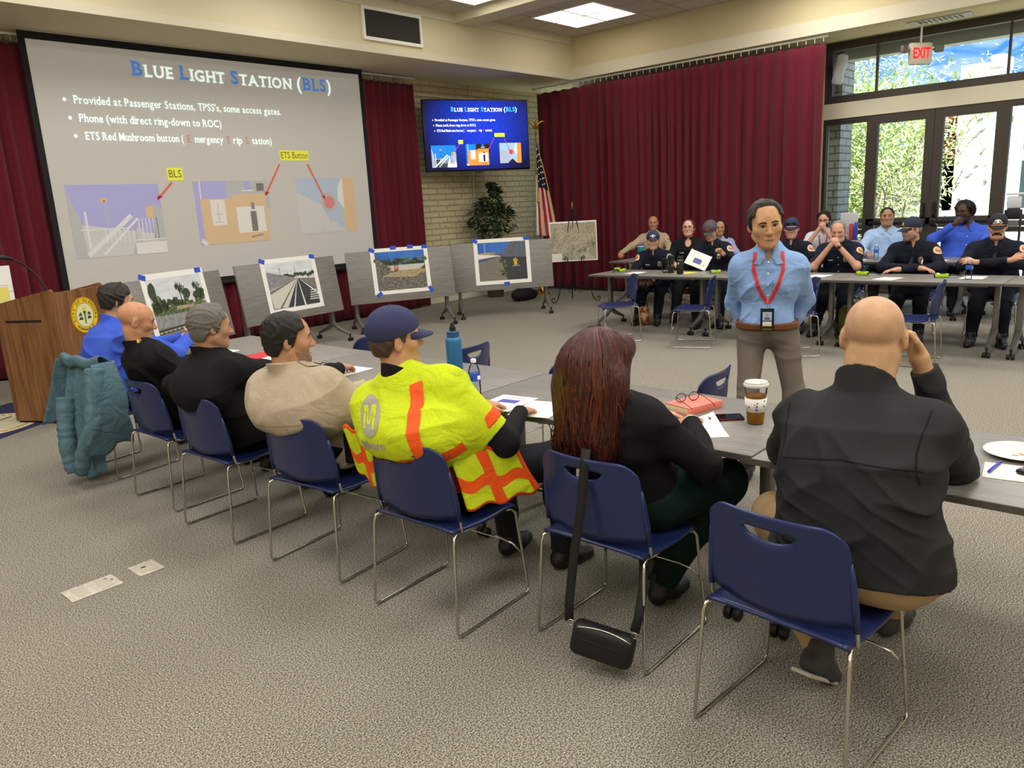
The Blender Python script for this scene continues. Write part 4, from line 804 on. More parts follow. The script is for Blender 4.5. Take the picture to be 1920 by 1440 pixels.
def rotm(yaw=0, pitch=0, roll=0):
    """columns right, forward, up; yaw + = to the person's left, pitch + = chin down, roll + = tilt to the right"""
    return np.array(Matrix.Rotation(R(yaw), 3, 'Z') @ Matrix.Rotation(-R(pitch), 3, 'X') @ Matrix.Rotation(R(roll), 3, 'Y'), np.float32)
SKIN = {}
def skin(h, h2=None):
    if h not in SKIN: SKIN[h] = mat('skin_'+h, h, .5, spec=.35, mix=(h2 or h, 22, .35, .7), bump=(120, .04))
    return SKIN[h]
def wrinkle(m, st=.55, sc=7):
    nt, b = nodes(m); L = nt.links; tc = nt.nodes.new('ShaderNodeTexCoord'); n = nt.nodes.new('ShaderNodeTexNoise'); n.inputs['Scale'].default_value = sc; n.inputs['Detail'].default_value = 3; n.inputs['Distortion'].default_value = 1.5
    L.new(tc.outputs['Object'], n.inputs[0]); bp = nt.nodes.new('ShaderNodeBump'); bp.inputs['Strength'].default_value = st; bp.inputs['Distance'].default_value = .03; L.new(n.outputs['Fac'], bp.inputs['Height'])
    for l in list(L):
        if l.to_socket == b.inputs['Normal']: L.new(bp.outputs[0], l.from_node.inputs['Normal'])
    if not b.inputs['Normal'].is_linked: L.new(bp.outputs[0], b.inputs['Normal'])
CL = {}
def cloth(h, h2=None, rough=.85, sc=6, bump=(260, .08)):
    if (h, h2) not in CL: CL[h, h2] = mat('cloth_'+h, h, rough, spec=.15, mix=(h2 or h, sc, .35, .7), bump=bump)
    return CL[h, h2]
def folds(amp, seed, fr=17):
    rnd = random.Random(seed); v = lambda k: np.array([rnd.uniform(-1, 1) for _ in range(3)])*k
    Wv = [(v(fr*.55), rnd.uniform(0, 6), v(.05)) for _ in range(3)]; K = [(v(fr*q), rnd.uniform(0, 6)) for q in (.7, .9, 1.2, 1.5)]
    def p(X, Y, Z):
        x, y, z = X, Y, Z
        for k, ph, d in Wv: w = np.sin(x*k[0]+y*k[1]+z*k[2]*1.3+ph); x, y, z = x+d[0]*w, y+d[1]*w, z+d[2]*w
        f = sum(np.sin(x*k[0]+y*k[1]+z*k[2]*1.4+ph) for k, ph in K)*.45
        return (-amp*((1-np.minimum(np.abs(f), 1))**2*1.7-.45)).astype(np.float32)
    return p
def drag(a, P, z_, L, base):
    amp, dx, dz, fq, t0, t1 = a
    def p(X, Y, Z):
        t = ((X-P[0])*z_[0]+(Y-P[1])*z_[1]+(Z-P[2])*z_[2])/L; m = np.clip((t1-t)/.15, 0, 1)*np.clip((t-t0)/.15, 0, 1)*(.18+.82*np.clip((.215-np.abs(X-P[0]))/.07, 0, 1))
        w = X*dx+Z*dz+.012*np.sin(X*17+Z*5)+.008*np.sin(Z*31+1); g_ = .55+.45*np.sin(X*9+Z*4+1.5)
        return base(X, Y, Z)-(amp*m*g_*((1-np.abs(np.sin(w*fq)))**2.2-.3)).astype(np.float32)
    return p
M_eyew = mat('eye_white', 'E4DDD4', .25)
def eye_mat():
    m = mat('eyeball', 'DDD6CC', .2); nt, b = nodes(m); L = nt.links; tc = nt.nodes.new('ShaderNodeTexCoord'); sx = nt.nodes.new('ShaderNodeSeparateXYZ'); r = nt.nodes.new('ShaderNodeValToRGB'); r.color_ramp.interpolation = 'CONSTANT'
    e = r.color_ramp.elements; e[0].color = hexc('D8D0C6'); e[1].position = .905; e[1].color = hexc('2A1A12'); L.new(tc.outputs['Object'], sx.inputs[0])
    d = nt.nodes.new('ShaderNodeMath'); d.operation = 'MULTIPLY_ADD'; d.inputs[1].default_value = .5/.0122; d.inputs[2].default_value = .5; L.new(sx.outputs[1], d.inputs[0]); L.new(d.outputs[0], r.inputs[0]); L.new(r.outputs[0], b.inputs['Base Color']); return m
M_eye = eye_mat(); M_lens = mat('spectacle_lens', 'E8EEF0', .03, trans=1, ior=1.02)
M_shoe = mat('black_leather', '161618', .4, bump=(90, .1))
def refine(vs, fs, mx=.012):
    bm = bmesh.new(); bv = [bm.verts.new(v) for v in vs]
    for f in fs:
        try: bm.faces.new([bv[i] for i in f])
        except ValueError: pass
    bmesh.ops.triangulate(bm, faces=bm.faces[:])
    for _ in range(5):
        es = [e for e in bm.edges if e.calc_length() > mx]
        if not es: break
        bmesh.ops.subdivide_edges(bm, edges=es, cuts=1); bmesh.ops.triangulate(bm, faces=bm.faces[:])
    bm.verts.index_update(); r = [tuple(v.co) for v in bm.verts], [tuple(v.index for v in f.verts) for f in bm.faces]; bm.free(); return r
def decal(tree, M, vs, fs, name, mats, parent, off=.0018, mi=None):
    if mi is None and len(vs) < 400 and not name.startswith(('patch', 'shoulder')): vs, fs = refine(vs, fs)
    out = []; dn = -M.col[2].to_3d().normalized()
    for v in vs:
        o = M @ Vector((v[0], v[1], .14)); h = tree.ray_cast(o, dn, .34)
        out.append((h[0]-dn*(off+v[2])) if h[0] else M @ Vector((v[0], v[1], -.004)))
    mb = MB(); mb.add(out, fs)
    if mi: mb.m = list(mi)
    return mb.mk(name, mats, parent, True)
def disc(rx, ry, n=16, rings=4, sup=2.0):
    vs = [(0, 0, 0)]; fs = []
    for r in range(1, rings+1):
        for k in range(n):
            a = 6.28319*k/n; c, s = math.cos(a), math.sin(a); vs.append((math.copysign(abs(c)**(2/sup), c)*rx*r/rings, math.copysign(abs(s)**(2/sup), s)*ry*r/rings, 0))
    for k in range(n): fs.append((0, 1+k, 1+(k+1) % n))
    for r in range(rings-1):
        for k in range(n): fs.append((1+r*n+k, 1+(r+1)*n+k, 1+(r+1)*n+(k+1) % n, 1+r*n+(k+1) % n))
    return vs, fs
def sheet(w, h, nu=6, nv=6, x0=None, y0=None):
    x0 = -w/2 if x0 is None else x0; y0 = -h/2 if y0 is None else y0
    return [(x0+w*i/nu, y0+h*j/nv, 0) for j in range(nv+1) for i in range(nu+1)], [(j*(nu+1)+i, j*(nu+1)+i+1, (j+1)*(nu+1)+i+1, (j+1)*(nu+1)+i) for j in range(nv) for i in range(nu)]
def ribbon(tree, pts, w, M_dir, name, m, parent, off=.002, n=70):
    """strip laid on a surface along points (local 3D), cast along M_dir"""
    P = [Vector(p) for p in pts]; seg = [0]
    for a, b in zip(P, P[1:]): seg.append(seg[-1]+(b-a).length)
    S = []
    for i in range(n+1):
        s = seg[-1]*i/n; j = max(0, min(len(P)-2, next((q for q in range(len(P)-1) if seg[q+1] >= s-1e-9), len(P)-2))); S.append(P[j].lerp(P[j+1], (s-seg[j])/max(1e-6, seg[j+1]-seg[j])))
    d = Vector(M_dir).normalized(); rows = []
    for i, p in enumerate(S):
        t = (S[min(n, i+1)]-S[max(0, i-1)]).normalized(); sd = t.cross(d).normalized()
        for k in range(5):
            q = p+sd*w*(k/4-.5); h = tree.ray_cast(q-d*.25, d, .6); rows.append((h[0]-d*off) if h[0] else q)
    return MB().add(rows, [(i*5+k, i*5+k+1, (i+1)*5+k+1, (i+1)*5+k) for i in range(n) for k in range(4)]).mk(name, m, parent, True)

TT = [-.20, -.1, 0, .2, .4, .6, .8, .9, 1.0]
TA = [.135, .168, .176, .165, .160, .170, .176, .140, .075]
TB = [.095, .120, .126, .120, .116, .122, .116, .095, .070]
def person(label, loc, heading, pel=(0, 0, .55), neck=(0, -.02, 1.06), head=(0, .03, 1.26), hd=(0, 0, 0), tw=0, shw=.178, shf=(0, 0), g=1.0, gd=None, belly=0, curv=.02, hs=1.0,
           arms=None, legs=None, sk='C08E72', sk2=None, shirt='20222C', shirt2=None, sleeve='long', pants='1A1C22', hair=None, hairc='2A221C', cap=None, h=.007, standing=False, female=False,
           glasses=None, beard=None, brow='2A221C', collar=True, fold=.004, seed=1, tuck=False, hem=-.12, shoe=True, group=None, eyes=True, cuff=.93, crew=False, neckr=.056, armr=1.0, fat=1.0, name='person', shirt_mat=None, hood=False, thin=1.0, mouth='8A4A40', vneck=None, sh_infl=.013, facew=1.0, colh=.034, drape_=None, bulge=None):
    root = thing('person', label, 'person', (loc[0], loc[1], 0), heading-90, group)
    P, N, H = V3(*pel), V3(*neck), V3(*head); z_ = nrm(N-P); L = float(np.linalg.norm(N-P))
    y_ = np.array([-math.sin(R(tw)), math.cos(R(tw)), 0], np.float32); y_ = nrm(y_-z_*(y_@z_)); x_ = np.cross(y_, z_); TM = np.stack([x_, y_, z_], 1)
    gd = gd or g; tt = np.array(TT); a = np.array(TA)*(shw/.178)**.8; b = np.array(TB).copy(); wgt = np.clip(1.25-tt*1.0, .25, 1)
    a = a*(1+(g-1)*wgt); b = b*(1+(gd-1)*wgt); yo = -curv*np.sin(np.pi*np.clip(tt, 0, 1))+belly*np.exp(-((tt-.22)/.25)**2)
    torso = loft(P, TM, L, tt, a, b, yo)
    up = {'torso': [torso], 'arm': {}, 'leg': {}}
    sj = {}
    for s, nm in ((1, 'R'), (-1, 'L')):
        f = shf[0] if s > 0 else shf[1]
        S = N+z_*(-.10)+x_*s*shw+y_*f; sj[nm] = S
        up['torso'] += [rcone(N+z_*(-.022)+x_*s*.03, S+z_*.016-x_*s*.02, .046, .044, .05), rcone(N+z_*(-.19)+x_*s*.08+y_*.015, S-x_*s*.01, .08, .056, .06)]
    if female: up['torso'] += [ell(P+z_*L*.68+x_*s*.075+y_*(.085), (.075, .06, .075), .05, TM) for s in (-1, 1)]
    Mh = rotm(*hd); hp = lambda x, y, z: H+Mh@(V3(x, y, z)*hs)
    E = lambda c, r, k=.02, Mr=None: ell(hp(*c), V3(*r)*hs, k, Mh if Mr is None else Mh@Mr)
    C = lambda a_, b_, r1, r2, k=.02: rcone(hp(*a_), hp(*b_), r1*hs, r2*hs, k)
    fw_ = facew
    cran = [E((0, -.016, .036), (.076, .096, .080), .01), E((0, .012, .02), (.070, .082, .078), .03)]
    face = [E((0, .03, -.035), (.059*fw_, .060, .082), .03)] + [C((s*.05*fw_, -.004, -.058), (s*.02, .058, -.098), .021*fw_, .019, .03) for s in (-1, 1)] + [E((0, .072, -.1), (.023, .019, .018), .025)]
    neckp = [rcone(hp(0, -.024, -.05), N+z_*(-.01), neckr*fat, neckr*1.08*fat, .025)]
    if fat > 1.05: face.append(E((0, .03, -.1), (.055*fat, .05, .035), .03))
    U, Fm = .285*(L/.52)**.3, .255*(L/.52)**.3
    arms = arms or {}
    hands = {}
    for s, nm in ((1, 'R'), (-1, 'L')):
        A = dict(hand=(s*.2, .38, .8), pole=(s*1, -.4, -.6), dir=(0, 1, -.1), n=(0, 0, 1), curl=25); A.update(arms.get(nm, {}))
        S = sj[nm]; W = V3(*A['hand'])
        if 'elbow' in A:
            El = V3(*A['elbow'])
        else:
            d = W-S; D = float(np.linalg.norm(d)); u, l = U, Fm
            if D > u+l-.01: k_ = (D+.01)/(u+l); u, l = u*k_, l*k_
            q = (u*u-l*l+D*D)/(2*D); hh = math.sqrt(max(1e-6, u*u-q*q)); dn = d/D; po = V3(*A['pole']); po = nrm(po-dn*(po@dn)); El = S+dn*q+po*hh
        r_ = armr; up['arm'][nm] = dict(S=S, E=El, W=W, u=rcone(S, El, .056*r_, .045*r_, .04), f=rcone(El, W, .043*r_, .028, .025))
        Dh = nrm(A['dir']); n_ = V3(*A['n']); n_ = nrm(n_-Dh*(n_@Dh)); Sd = np.cross(Dh, n_); th = -1 if nm == 'R' else 1
        hz = .95 if not female else .86; Wb = W
        hl = [ell(Wb+Dh*.05*hz, V3(.040, .052, .017)*hz, .012, np.stack([Sd, Dh, n_], 1)), rcone(W, W+Dh*.03, .027*hz, .026*hz, .015)]
        cu = A['curl']; cu = (cu, cu*1.15, cu*.8) if not isinstance(cu, tuple) else cu
        for i, (o, ln, fan) in enumerate(((-.031, .060, -8), (-.0105, .076, -3), (.0105, .082, 2), (.030, .072, 7))):
            # i runs from little finger to index; the index lies on the thumb side
            base = Wb+Dh*(.086 if i in (1, 2) else .08)*hz+Sd*th*o*hz; an = 0; p = base; fd0 = nrm(Dh+Sd*th*math.tan(R(fan*A.get('fan', 1))))
            for j, fr_ in enumerate((.45, .3, .25)):
                an += R(cu[j]*(1+.12*(2-i)*.5)); dd = fd0*math.cos(an)-n_*math.sin(an); q = p+dd*ln*fr_*hz
                hl.append(rcone(p, q, (.0092-.0009*j)*hz, (.0085-.0009*j)*hz, .005)); p = q
        tb = Wb+Dh*.025*hz+Sd*th*.028*hz; ta = nrm(Dh*.62+Sd*th*.75-n_*A.get('thn', .35)); tm_ = tb+ta*.042*hz; td = nrm(Dh*.9+Sd*th*A.get('ths', .25)-n_*A.get('thn', .35)); te = tm_+td*.034*hz
        hl += [rcone(tb, tm_, .0135*hz, .0105*hz, .01), rcone(tm_, te, .0105*hz, .0085*hz, .004)]
        up['arm'][nm]['h'] = hl; hands[nm] = (W, Dh, n_, Sd)
    legs = legs or {}
    for s, nm in ((1, 'R'), (-1, 'L')):
        A = dict(ankle=(s*.13, .50, .09), pole=(s*.1, 1, .8), toe=(s*.15, 1, 0)); A.update(legs.get(nm, {}))
        Hj = P+TM@V3(s*.092, 0, 0)+V3(0, 0, -.02); W = V3(*A['ankle']); u, l = (.43, .42)
        if 'knee' in A: K = V3(*A['knee'])
        else:
            d = W-Hj; D = float(np.linalg.norm(d))
            if D > u+l-.005: k_ = (D+.005)/(u+l); u, l = u*k_, l*k_
            q = (u*u-l*l+D*D)/(2*D); hh = math.sqrt(max(1e-6, u*u-q*q)); dn = d/D; po = V3(*A['pole']); po = nrm(po-dn*(po@dn)); K = Hj+dn*q+po*hh
        Fd = nrm(A['toe']); gz = g**.6*thin
        up['leg'][nm] = dict(H=Hj, K=K, A=W, F=Fd, t=rcone(Hj, K, .088*gz, .060*gz, .05), s=rcone(K, W, .058*gz, .040, .03), c=ell(K*.68+W*.32-Fd*.012, (.052, .052, .1), .03),
                             U=nrm(V3(0, 0, 1)-Fd*Fd[2]))
        q = up['leg'][nm]; Uv = q['U']; q['foot'] = [ell(W-Uv*.045-Fd*.03, (.036, .036, .036), .03), rcone(W-Uv*.02, W+Fd*.075-Uv*.05, .04, .036, .03), rcone(W+Fd*.07-Uv*.053, W+Fd*.155-Uv*.062, .037, .027, .03)]
    allp = up['torso']+cran+face+neckp+[p for q in up['arm'].values() for p in [q['u'], q['f']]+q['h']]+[p for q in up['leg'].values() for p in [q['t'], q['s'], q['c']]+q['foot']]
    lo = np.min([p[1] for p in allp], 0); hi = np.max([p[2] for p in allp], 0)
    # ---- body
    F = Field(lo, hi+V3(0, 0, .02), h)
    for p in up['torso']: F.op(p, -.004)
    for q in up['leg'].values():
        for p in (q['t'], q['s'], q['c']): F.op(p, -.004)
        for p in q['foot']: F.op(p, -.004)
    for p in neckp: F.op(p)
    for p in cran+face: F.op(p)
    for s in (-1, 1): F.op(E((s*.043*fw_, .048, -.022), (.026, .030, .024), .025))
    F.op(C((-.036, .076, .020), (.036, .076, .020), .012, .012, .02))
    for s in (-1, 1): F.op(E((s*.031, .097, .001), (.0165, .017, .0088), .010), mode='sub')
    F.op(C((0, .084, .014), (0, .108, -.031), .008, .0125, .012)); F.op(E((0, .108, -.032), (.0105, .009, .009), .008))
    for s in (-1, 1): F.op(E((s*.0115, .099, -.036), (.0085, .011, .008), .008))
    F.op(C((-.017, .083, -.066), (.017, .083, -.066), .0085, .0085, .01)); F.op(C((-.013, .082, -.078), (.013, .082, -.078), .009, .009, .01))
    for s in (-1, 1):
        er = np.array(Matrix.Rotation(R(s*22), 3, 'Z') @ Matrix.Rotation(R(-10), 3, 'X'), np.float32)
        F.op(E((s*.080, -.012, -.006), (.010, .021, .034), .008, er)); F.op(E((s*.089, -.006, -.004), (.007, .010, .018), .005, er), mode='sub')
    for q in up['arm'].values():
        F.op(q['u']); F.op(q['f'])
        for p in q['h']: F.op(p)
    stub = None
    body, btree = fobj('body', F, skin(sk, sk2), root)
    out = dict(root=root, hp=hp, Mh=Mh, arm=up['arm'], TM=TM, P=P, N=N, L=L, sj=sj, btree=btree, leg=up['leg'], hands=hands)
    # ---- shirt
    pt = folds(fold, seed)
    if drape_: pt = drag(drape_, P, z_, L, pt)
    ps = up['torso']+[q['u'] for q in up['arm'].values()]+([q['f'] for q in up['arm'].values()] if sleeve == 'long' else [])
    G = Field(np.min([p[1] for p in ps], 0)-.03, np.max([p[2] for p in ps], 0)+V3(.03, .03, .05), h)
    hp_ = P+z_*hem*L
    for p in up['torso']: G.op(p, sh_infl, pert=pt, clips=[(hp_, -z_)])
    for q in up['arm'].values():
        dE = nrm(q['E']-q['S']); dF = nrm(q['W']-q['E'])
        if sleeve == 'long':
            G.op(q['u'], sh_infl, pert=pt); G.op(q['f'], sh_infl-.001, k=.035, pert=pt, clips=[(q['E']+(q['W']-q['E'])*cuff, dF)])
        else: G.op(q['u'], sh_infl+.006, pert=pt, clips=[(q['S']+(q['E']-q['S'])*(sleeve if not isinstance(sleeve, str) else .8), dE)])
    if bulge:
        for c_, r_ in bulge: G.op(ell(c_, r_, .11), 0, pert=pt)
    if vneck:  # open throat
        G.op(ell(N+y_*.105+z_*(-.045), (.045, .075, vneck), .01, TM), mode='sub')
    if collar:
        cb = nrm(z_+y_*.25)
        G.op(rcone(N+z_*(-.03), N+z_*(colh+.03), neckr*fat+.020, neckr*fat+.013, .012), clips=[(N+z_*colh, nrm(z_+y_*.55))])
        if not vneck: G.op(ell(N+y_*(neckr+.035)+z_*(.01), (.022, .04, .06), .01, TM), mode='sub')
    else: G.op(rcone(N+z_*(-.03), N+z_*.02, neckr*fat+.016, neckr*fat+.010, .015), clips=[(N+z_*(.006 if crew else -.005), nrm(z_+y_*.45))])
    sh, stree = fobj('shirt', G, shirt_mat or cloth(shirt, shirt2), root)
    out['shirt'] = sh; out['stree'] = stree
    # ---- trousers
    ps = [torso]+[p for q in up['leg'].values() for p in (q['t'], q['s'], q['c'])]
    G = Field(np.min([p[1] for p in ps], 0)-.02, np.max([p[2] for p in ps], 0)+.02, max(h, .006)); pt2 = folds(fold*.9, seed+9, 18)
    G.op(torso, .004 if not tuck else .010, clips=[(P+z_*.075*L, z_)])
    for q in up['leg'].values():
        dS = nrm(q['A']-q['K']); G.op(q['t'], .012, pert=pt2); G.op(q['s'], .014, pert=pt2, clips=[(q['A']-dS*.015, dS)]); G.op(q['c'], .01, pert=pt2)
    tr, ttree = fobj('trousers', G, pants if not isinstance(pants, str) else cloth(pants), root); out['ttree'] = ttree
    if shoe:
        for q in up['leg'].values():
            G = Field(np.min([p[1] for p in q['foot']], 0)-.02, np.max([p[2] for p in q['foot']], 0)+.02, .006)
            for p in q['foot']: G.op(p, .006)
            G.op(rcone(q['A'], q['A']+V3(0, 0, .03), .045, .048, .02)); G.cut(q['A']-q['U']*.088, -q['U']); fobj('shoe', G, shoe if not isinstance(shoe, bool) else M_shoe, root)
    # ---- face parts
    Mh4 = Matrix(Mh.tolist()).to_4x4()
    def part(mb, nm, m, sm=True):
        o = mb.mk(nm, m, root, sm); o.matrix_local = T(*H.tolist()) @ Mh4 @ Matrix.Scale(hs, 4); return o
    out['part'] = part
    fwd = Vector(Mh[:, 1].tolist())
    def snap(x, z, lift, y0):
        hit = btree.ray_cast(Vector(hp(x, .2, z).tolist()), -fwd, .25)
        return (x, (Vector((np.array(hit[0])-H).tolist()).dot(fwd)/hs+lift) if hit[0] else y0, z)
    out['snap'] = snap
    if eyes:
        for s in (-1, 1):
            o = MB().ball((0, 0, 0), .0122, 12, Matrix.Rotation(R(90), 3, 'X')).mk('eye', M_eye, root, True); o.matrix_local = T(*H.tolist()) @ Mh4 @ Matrix.Scale(hs, 4) @ T(s*.031, .0735, .001)
            part(MB().tube([snap(s*x_b, z_b, .0008, .09) for x_b, z_b in ((.051, .0165), (.042, .0225), (.033, .0245), (.023, .0235), (.013, .0195))], [.0018, .0032, .004, .0042, .003], 6), 'eyebrow', flat(brow, .8))
            part(MB().tube([snap(s*x_b, z_b, .0004, .085) for x_b, z_b in ((.045, .0035), (.038, .0085), (.031, .0098), (.024, .0085), (.018, .003))], [.0012, .0018, .002, .0018, .001], 6), 'eyelid', flat('5A4034', .7))
        part(MB().tube([snap(x_b, z_b, .0004, .09) for x_b, z_b in ((-.025, -.0715), (-.012, -.071), (0, -.072), (.012, -.071), (.025, -.0715))], [.001, .0028, .0032, .0028, .001], 6), 'mouth', flat(mouth, .6))
    # ---- hair
    if hair:
        hr = dict(t=.012, yf=.068, slope=-.25, nape=-.055, burn=-.02, noise=.003, fr=60); hr.update(hair)
        G = Field(H-.2*hs, H+.2*hs, min(h, .005)); rn = random.Random(seed); ptb = folds(hr['noise'], seed+3, hr['fr'])
        for p in cran: G.op(p, hr['t']*hs, pert=ptb)
        G.op(E((0, -.045, -.02), (.066, .062, .07), .03), hr['t']*.6*hs, pert=ptb)
        if hr.get('quiff'): G.op(E((0, .045, .098), (.06, .05, .022), .03), .004, pert=ptb)
        if hr.get('bun'): G.op(E((0, -.115, .03), (.04, .035, .04), .02), 0, pert=ptb)
        X, Y, Z = np.meshgrid(*G.ax, indexing='ij', sparse=True); q = [sum((c-H[i])*Mh[i, j] for i, c in enumerate((X, Y, Z)))/hs for j in range(3)]
        zl = np.where(q[1] > -.02, np.where(q[1] > .035, .045+(q[1]-.035)*.3, hr['burn']+np.clip((q[1]-.012)/.023, 0, 1)*(.045-hr['burn'])), hr['nape']+np.clip((q[1]+.055)/.035, 0, 1)*(.012-hr['nape']))
        yfr = hr['yf']+hr['slope']*np.maximum(q[2]-.05, 0)-hr.get('temple', 0)*np.exp(-((np.abs(q[0])-.045)/.018)**2)
        cl = np.maximum((q[1]-yfr)*.8, (zl-q[2])*.8)
        if 'bald' in hr: cl = np.maximum(cl, (hr['bald']-np.sqrt(q[0]**2+(q[1]+.0)**2*.8+np.maximum(.0, .06-q[2])**2*6))*.7)
        G.d = np.maximum(G.d, (cl*hs).astype(np.float32)); fobj('hair', G, hr.get('mat') or hair_mat(hairc), root)
    if cap:
        cc = dict(c='232B4E', t=.017, brim=.085, flatb=0, rise=.008, tilt=0); cc.update(cap)
        cp = mat('cap_'+cc['c'], cc['c'], .8, bump=(200, .06)); G = Field(H-.24*hs, H+.26*hs, min(h, .005))
        G.op(E((0, -.012, .04+cc['rise']), (.077, .098, .080), .02), cc['t']*hs)
        if cc['flatb']: G.op(E((0, .05, .075), (.06, .035, .045), .03), .012)
        n_ = nrm(Mh@V3(0, .20+cc['tilt'], -1)); G.cut(hp(0, 0.02, .030), n_)
        co, ct = fobj('cap', G, cp, root); out['cap'] = co; out['ctree'] = ct
        bm_ = MB(); nB = 15; w_ = .074
        def br(u, v):
            x = (u*2-1)*w_*(1-.10*v*v); y0 = .098*math.sqrt(max(0, 1-((u*2-1)*w_/.092)**2)); y1 = y0*.55+(.062+cc['brim'])*(max(0, 1-abs(u*2-1)**2.6))**.5*.0+cc['brim']*math.sqrt(max(0, 1-abs(u*2-1)**2.5))+y0*.45
            y = y0+(y1-y0)*v; return (x, y-.012, .036-.20*max(0, y-.085)*(0 if cc['flatb'] else 1)-(.42 if not cc['flatb'] else .15)*(x*x/.075)*(.35+.65*v)-.012*v)
        bm_.grid(nB, 8, br); o = bm_.mk('brim', flat(cc.get('bc', cc['c']), .8), co, True, .004); o.matrix_local = T(*H.tolist()) @ Mh4 @ Matrix.Scale(hs, 4)
        b_ = MB().ball((0, -.012, .04+cc['rise']+.08+cc['t']), (.008, .008, .004), 8).mk('button', cp, co, True); b_.matrix_local = T(*H.tolist()) @ Mh4 @ Matrix.Scale(hs, 4)
    if glasses:
        gm = flat(glasses, .35); gb = MB()
        for s in (-1, 1):
            gb.tube([(s*.0325+.0245*math.copysign(abs(math.cos(a*.3927))**.7, math.cos(a*.3927)), .106-.012*abs(s*.0325+.0245*math.cos(a*.3927))/.05, .0+.0175*math.copysign(abs(math.sin(a*.3927))**.7, math.sin(a*.3927))) for a in range(16)], .0018, 6, closed=True)
            gb.tube([(s*.057, .094, .006), (s*.074, .07, .007), (s*.083, 0, .010), (s*.084, -.02, -.002)], .0017, 6)
        gb.tube([(-.009, .106, .004), (0, .108, .006), (.009, .106, .004)], .0016, 6); part(gb, 'spectacles', gm)
    if beard:
        G = Field(H-.16*hs, H+.16*hs, min(h, .005)); ptb = folds(.002, seed+5, 80)
        for p in face: G.op(p, beard.get('t', .008)*hs, pert=ptb)
        X, Y, Z = np.meshgrid(*G.ax, indexing='ij', sparse=True); q = [sum((c-H[i])*Mh[i, j] for i, c in enumerate((X, Y, Z)))/hs for j in range(3)]
        cl = np.maximum(q[2]-(-.058-beard.get('low', 0)+np.clip((np.abs(q[0])-.03)/.03, 0, 1)*.05), beard.get('back', .0)-q[1]); cl = np.maximum(cl, .018-np.sqrt(q[0]**2*.6+(q[2]+.07)**2*2))
        G.d = np.maximum(G.d, (cl*hs).astype(np.float32)); fobj('beard', G, hair_mat(beard.get('c', hairc)), root)
    if beard and beard.get('mous', 1) or (out.get('m')):
        part(MB().tube([(-.036, .082, -.068), (-.024, .094, -.059), (-.01, .102, -.0545), (0, .1035, -.055), (.01, .102, -.0545), (.024, .094, -.059), (.036, .082, -.068)], [.002, .0055, .007, .0065, .007, .0055, .002], 7), 'moustache', hair_mat((beard or {}).get('c', hairc)))
    return out
HM = {}
def hair_mat(c):
    if c not in HM: HM[c] = mat('hair_'+c, c, .5, spec=.35, bump=(90, .5, (1, 1, .25)))
    return HM[c]
def outward(o, side, t, spread=0, up=.0):
    """frame on the outer upper arm, t along the sleeve, for a shoulder patch"""
    q = o['arm'][side]; s = 1 if side == 'R' else -1; c = q['S']*(1-t)+q['E']*t; ax = nrm(q['S']-q['E']); n = nrm(V3(s*math.cos(R(spread)), math.sin(R(spread)), .15+up)); n = nrm(n-ax*(n@ax)); x = np.cross(ax, n)
    return frame(c+n*.05, x, n)
def chest(o, x, t, y=1, tilt=0):
    TM = o['TM']; c = o['P']+TM[:, 2]*o['L']*t+TM[:, 0]*x+TM[:, 1]*y*.13; n = TM[:, 1]*y+TM[:, 0]*tilt; return frame(c, TM[:, 0]*y, nrm(n))
M_gold = mat('gold_badge', 'C9A95A', .35, metal=.8); M_silver = mat('silver_badge', 'B9B39C', .35, metal=.7)
def patch(o, side, t=.32, spread=55, name='shoulder_patch', r=.054, cols=('C98A5A', 'E8C9B0', '6A3A22')):
    M = outward(o, side, t, spread); vs, fs = disc(r*.92, r*1.05, 20, 4, 2.6); p = decal(o['stree'], M, vs, fs, name, flat('201A16'), o['root'], .0016)
    vs, fs = disc(r*.84, r*.95, 20, 4, 2.6); decal(o['stree'], M, vs, fs, 'patch_border', flat(cols[1]), p, .0026)
    vs, fs = disc(r*.68, r*.74, 20, 4); decal(o['stree'], M, vs, fs, 'patch_field', flat(cols[0]), p, .0034)
    vs, fs = disc(r*.42, r*.26, 14, 3); decal(o['stree'], M @ T(.0, -.002, 0), vs, fs, 'patch_emblem', flat(cols[2]), p, .0042)
    vs, fs = disc(r*.22, r*.2, 12, 3); decal(o['stree'], M @ T(.003, .012, 0), vs, fs, 'patch_emblem', flat('F0D080'), p, .0044)
    return p
def badge(o, x=-.085, t=.66, m=None, r=.032):
    M = chest(o, x, t); vs, fs = disc(r*.8, r*1.25, 14, 3, 2.4); p = decal(o['stree'], M, vs, fs, 'badge', m or M_silver, o['root'], .004); vs, fs = disc(r*.35, r*.45, 10, 2); decal(o['stree'], M, vs, fs, 'badge_seal', flat('6E6248', .5), p, .006); return p
def tagbar(o, x=.085, t=.64, w=.06): vs, fs = sheet(w, .013, 5, 2); return decal(o['stree'], chest(o, x, t), vs, fs, 'name_bar', flat('C9C6BC', .4), o['root'], .004)
def buttons(o, ts, m='E8E6E0', r=.007):
    for t in ts: vs, fs = disc(r, r, 10, 1); decal(o['stree'], chest(o, 0, t), vs, fs, 'button', flat(m, .4), o['root'], .005)
def placket(o, m, t0=.1, t1=.93):
    Mx = [o['P']+o['TM'][:, 2]*o['L']*t+o['TM'][:, 1]*.2 for t in (t1, .5, t0)]
    ribbon(o['stree'], Mx, .034, -o['TM'][:, 1], 'placket', m, o['root'], .0025)
def collar_tips(o, m, w=.05):
    for s in (-1, 1):
        vs, fs = sheet(w*.75, .075, 4, 5); vs = [(x+s*y*.45, y, 0) for x, y, z in vs]
        decal(o['stree'], chest(o, s*.042, .93) @ Matrix.Rotation(R(-s*8), 4, 'Z'), vs, fs, 'collar_tip', m, o['root'], .011)
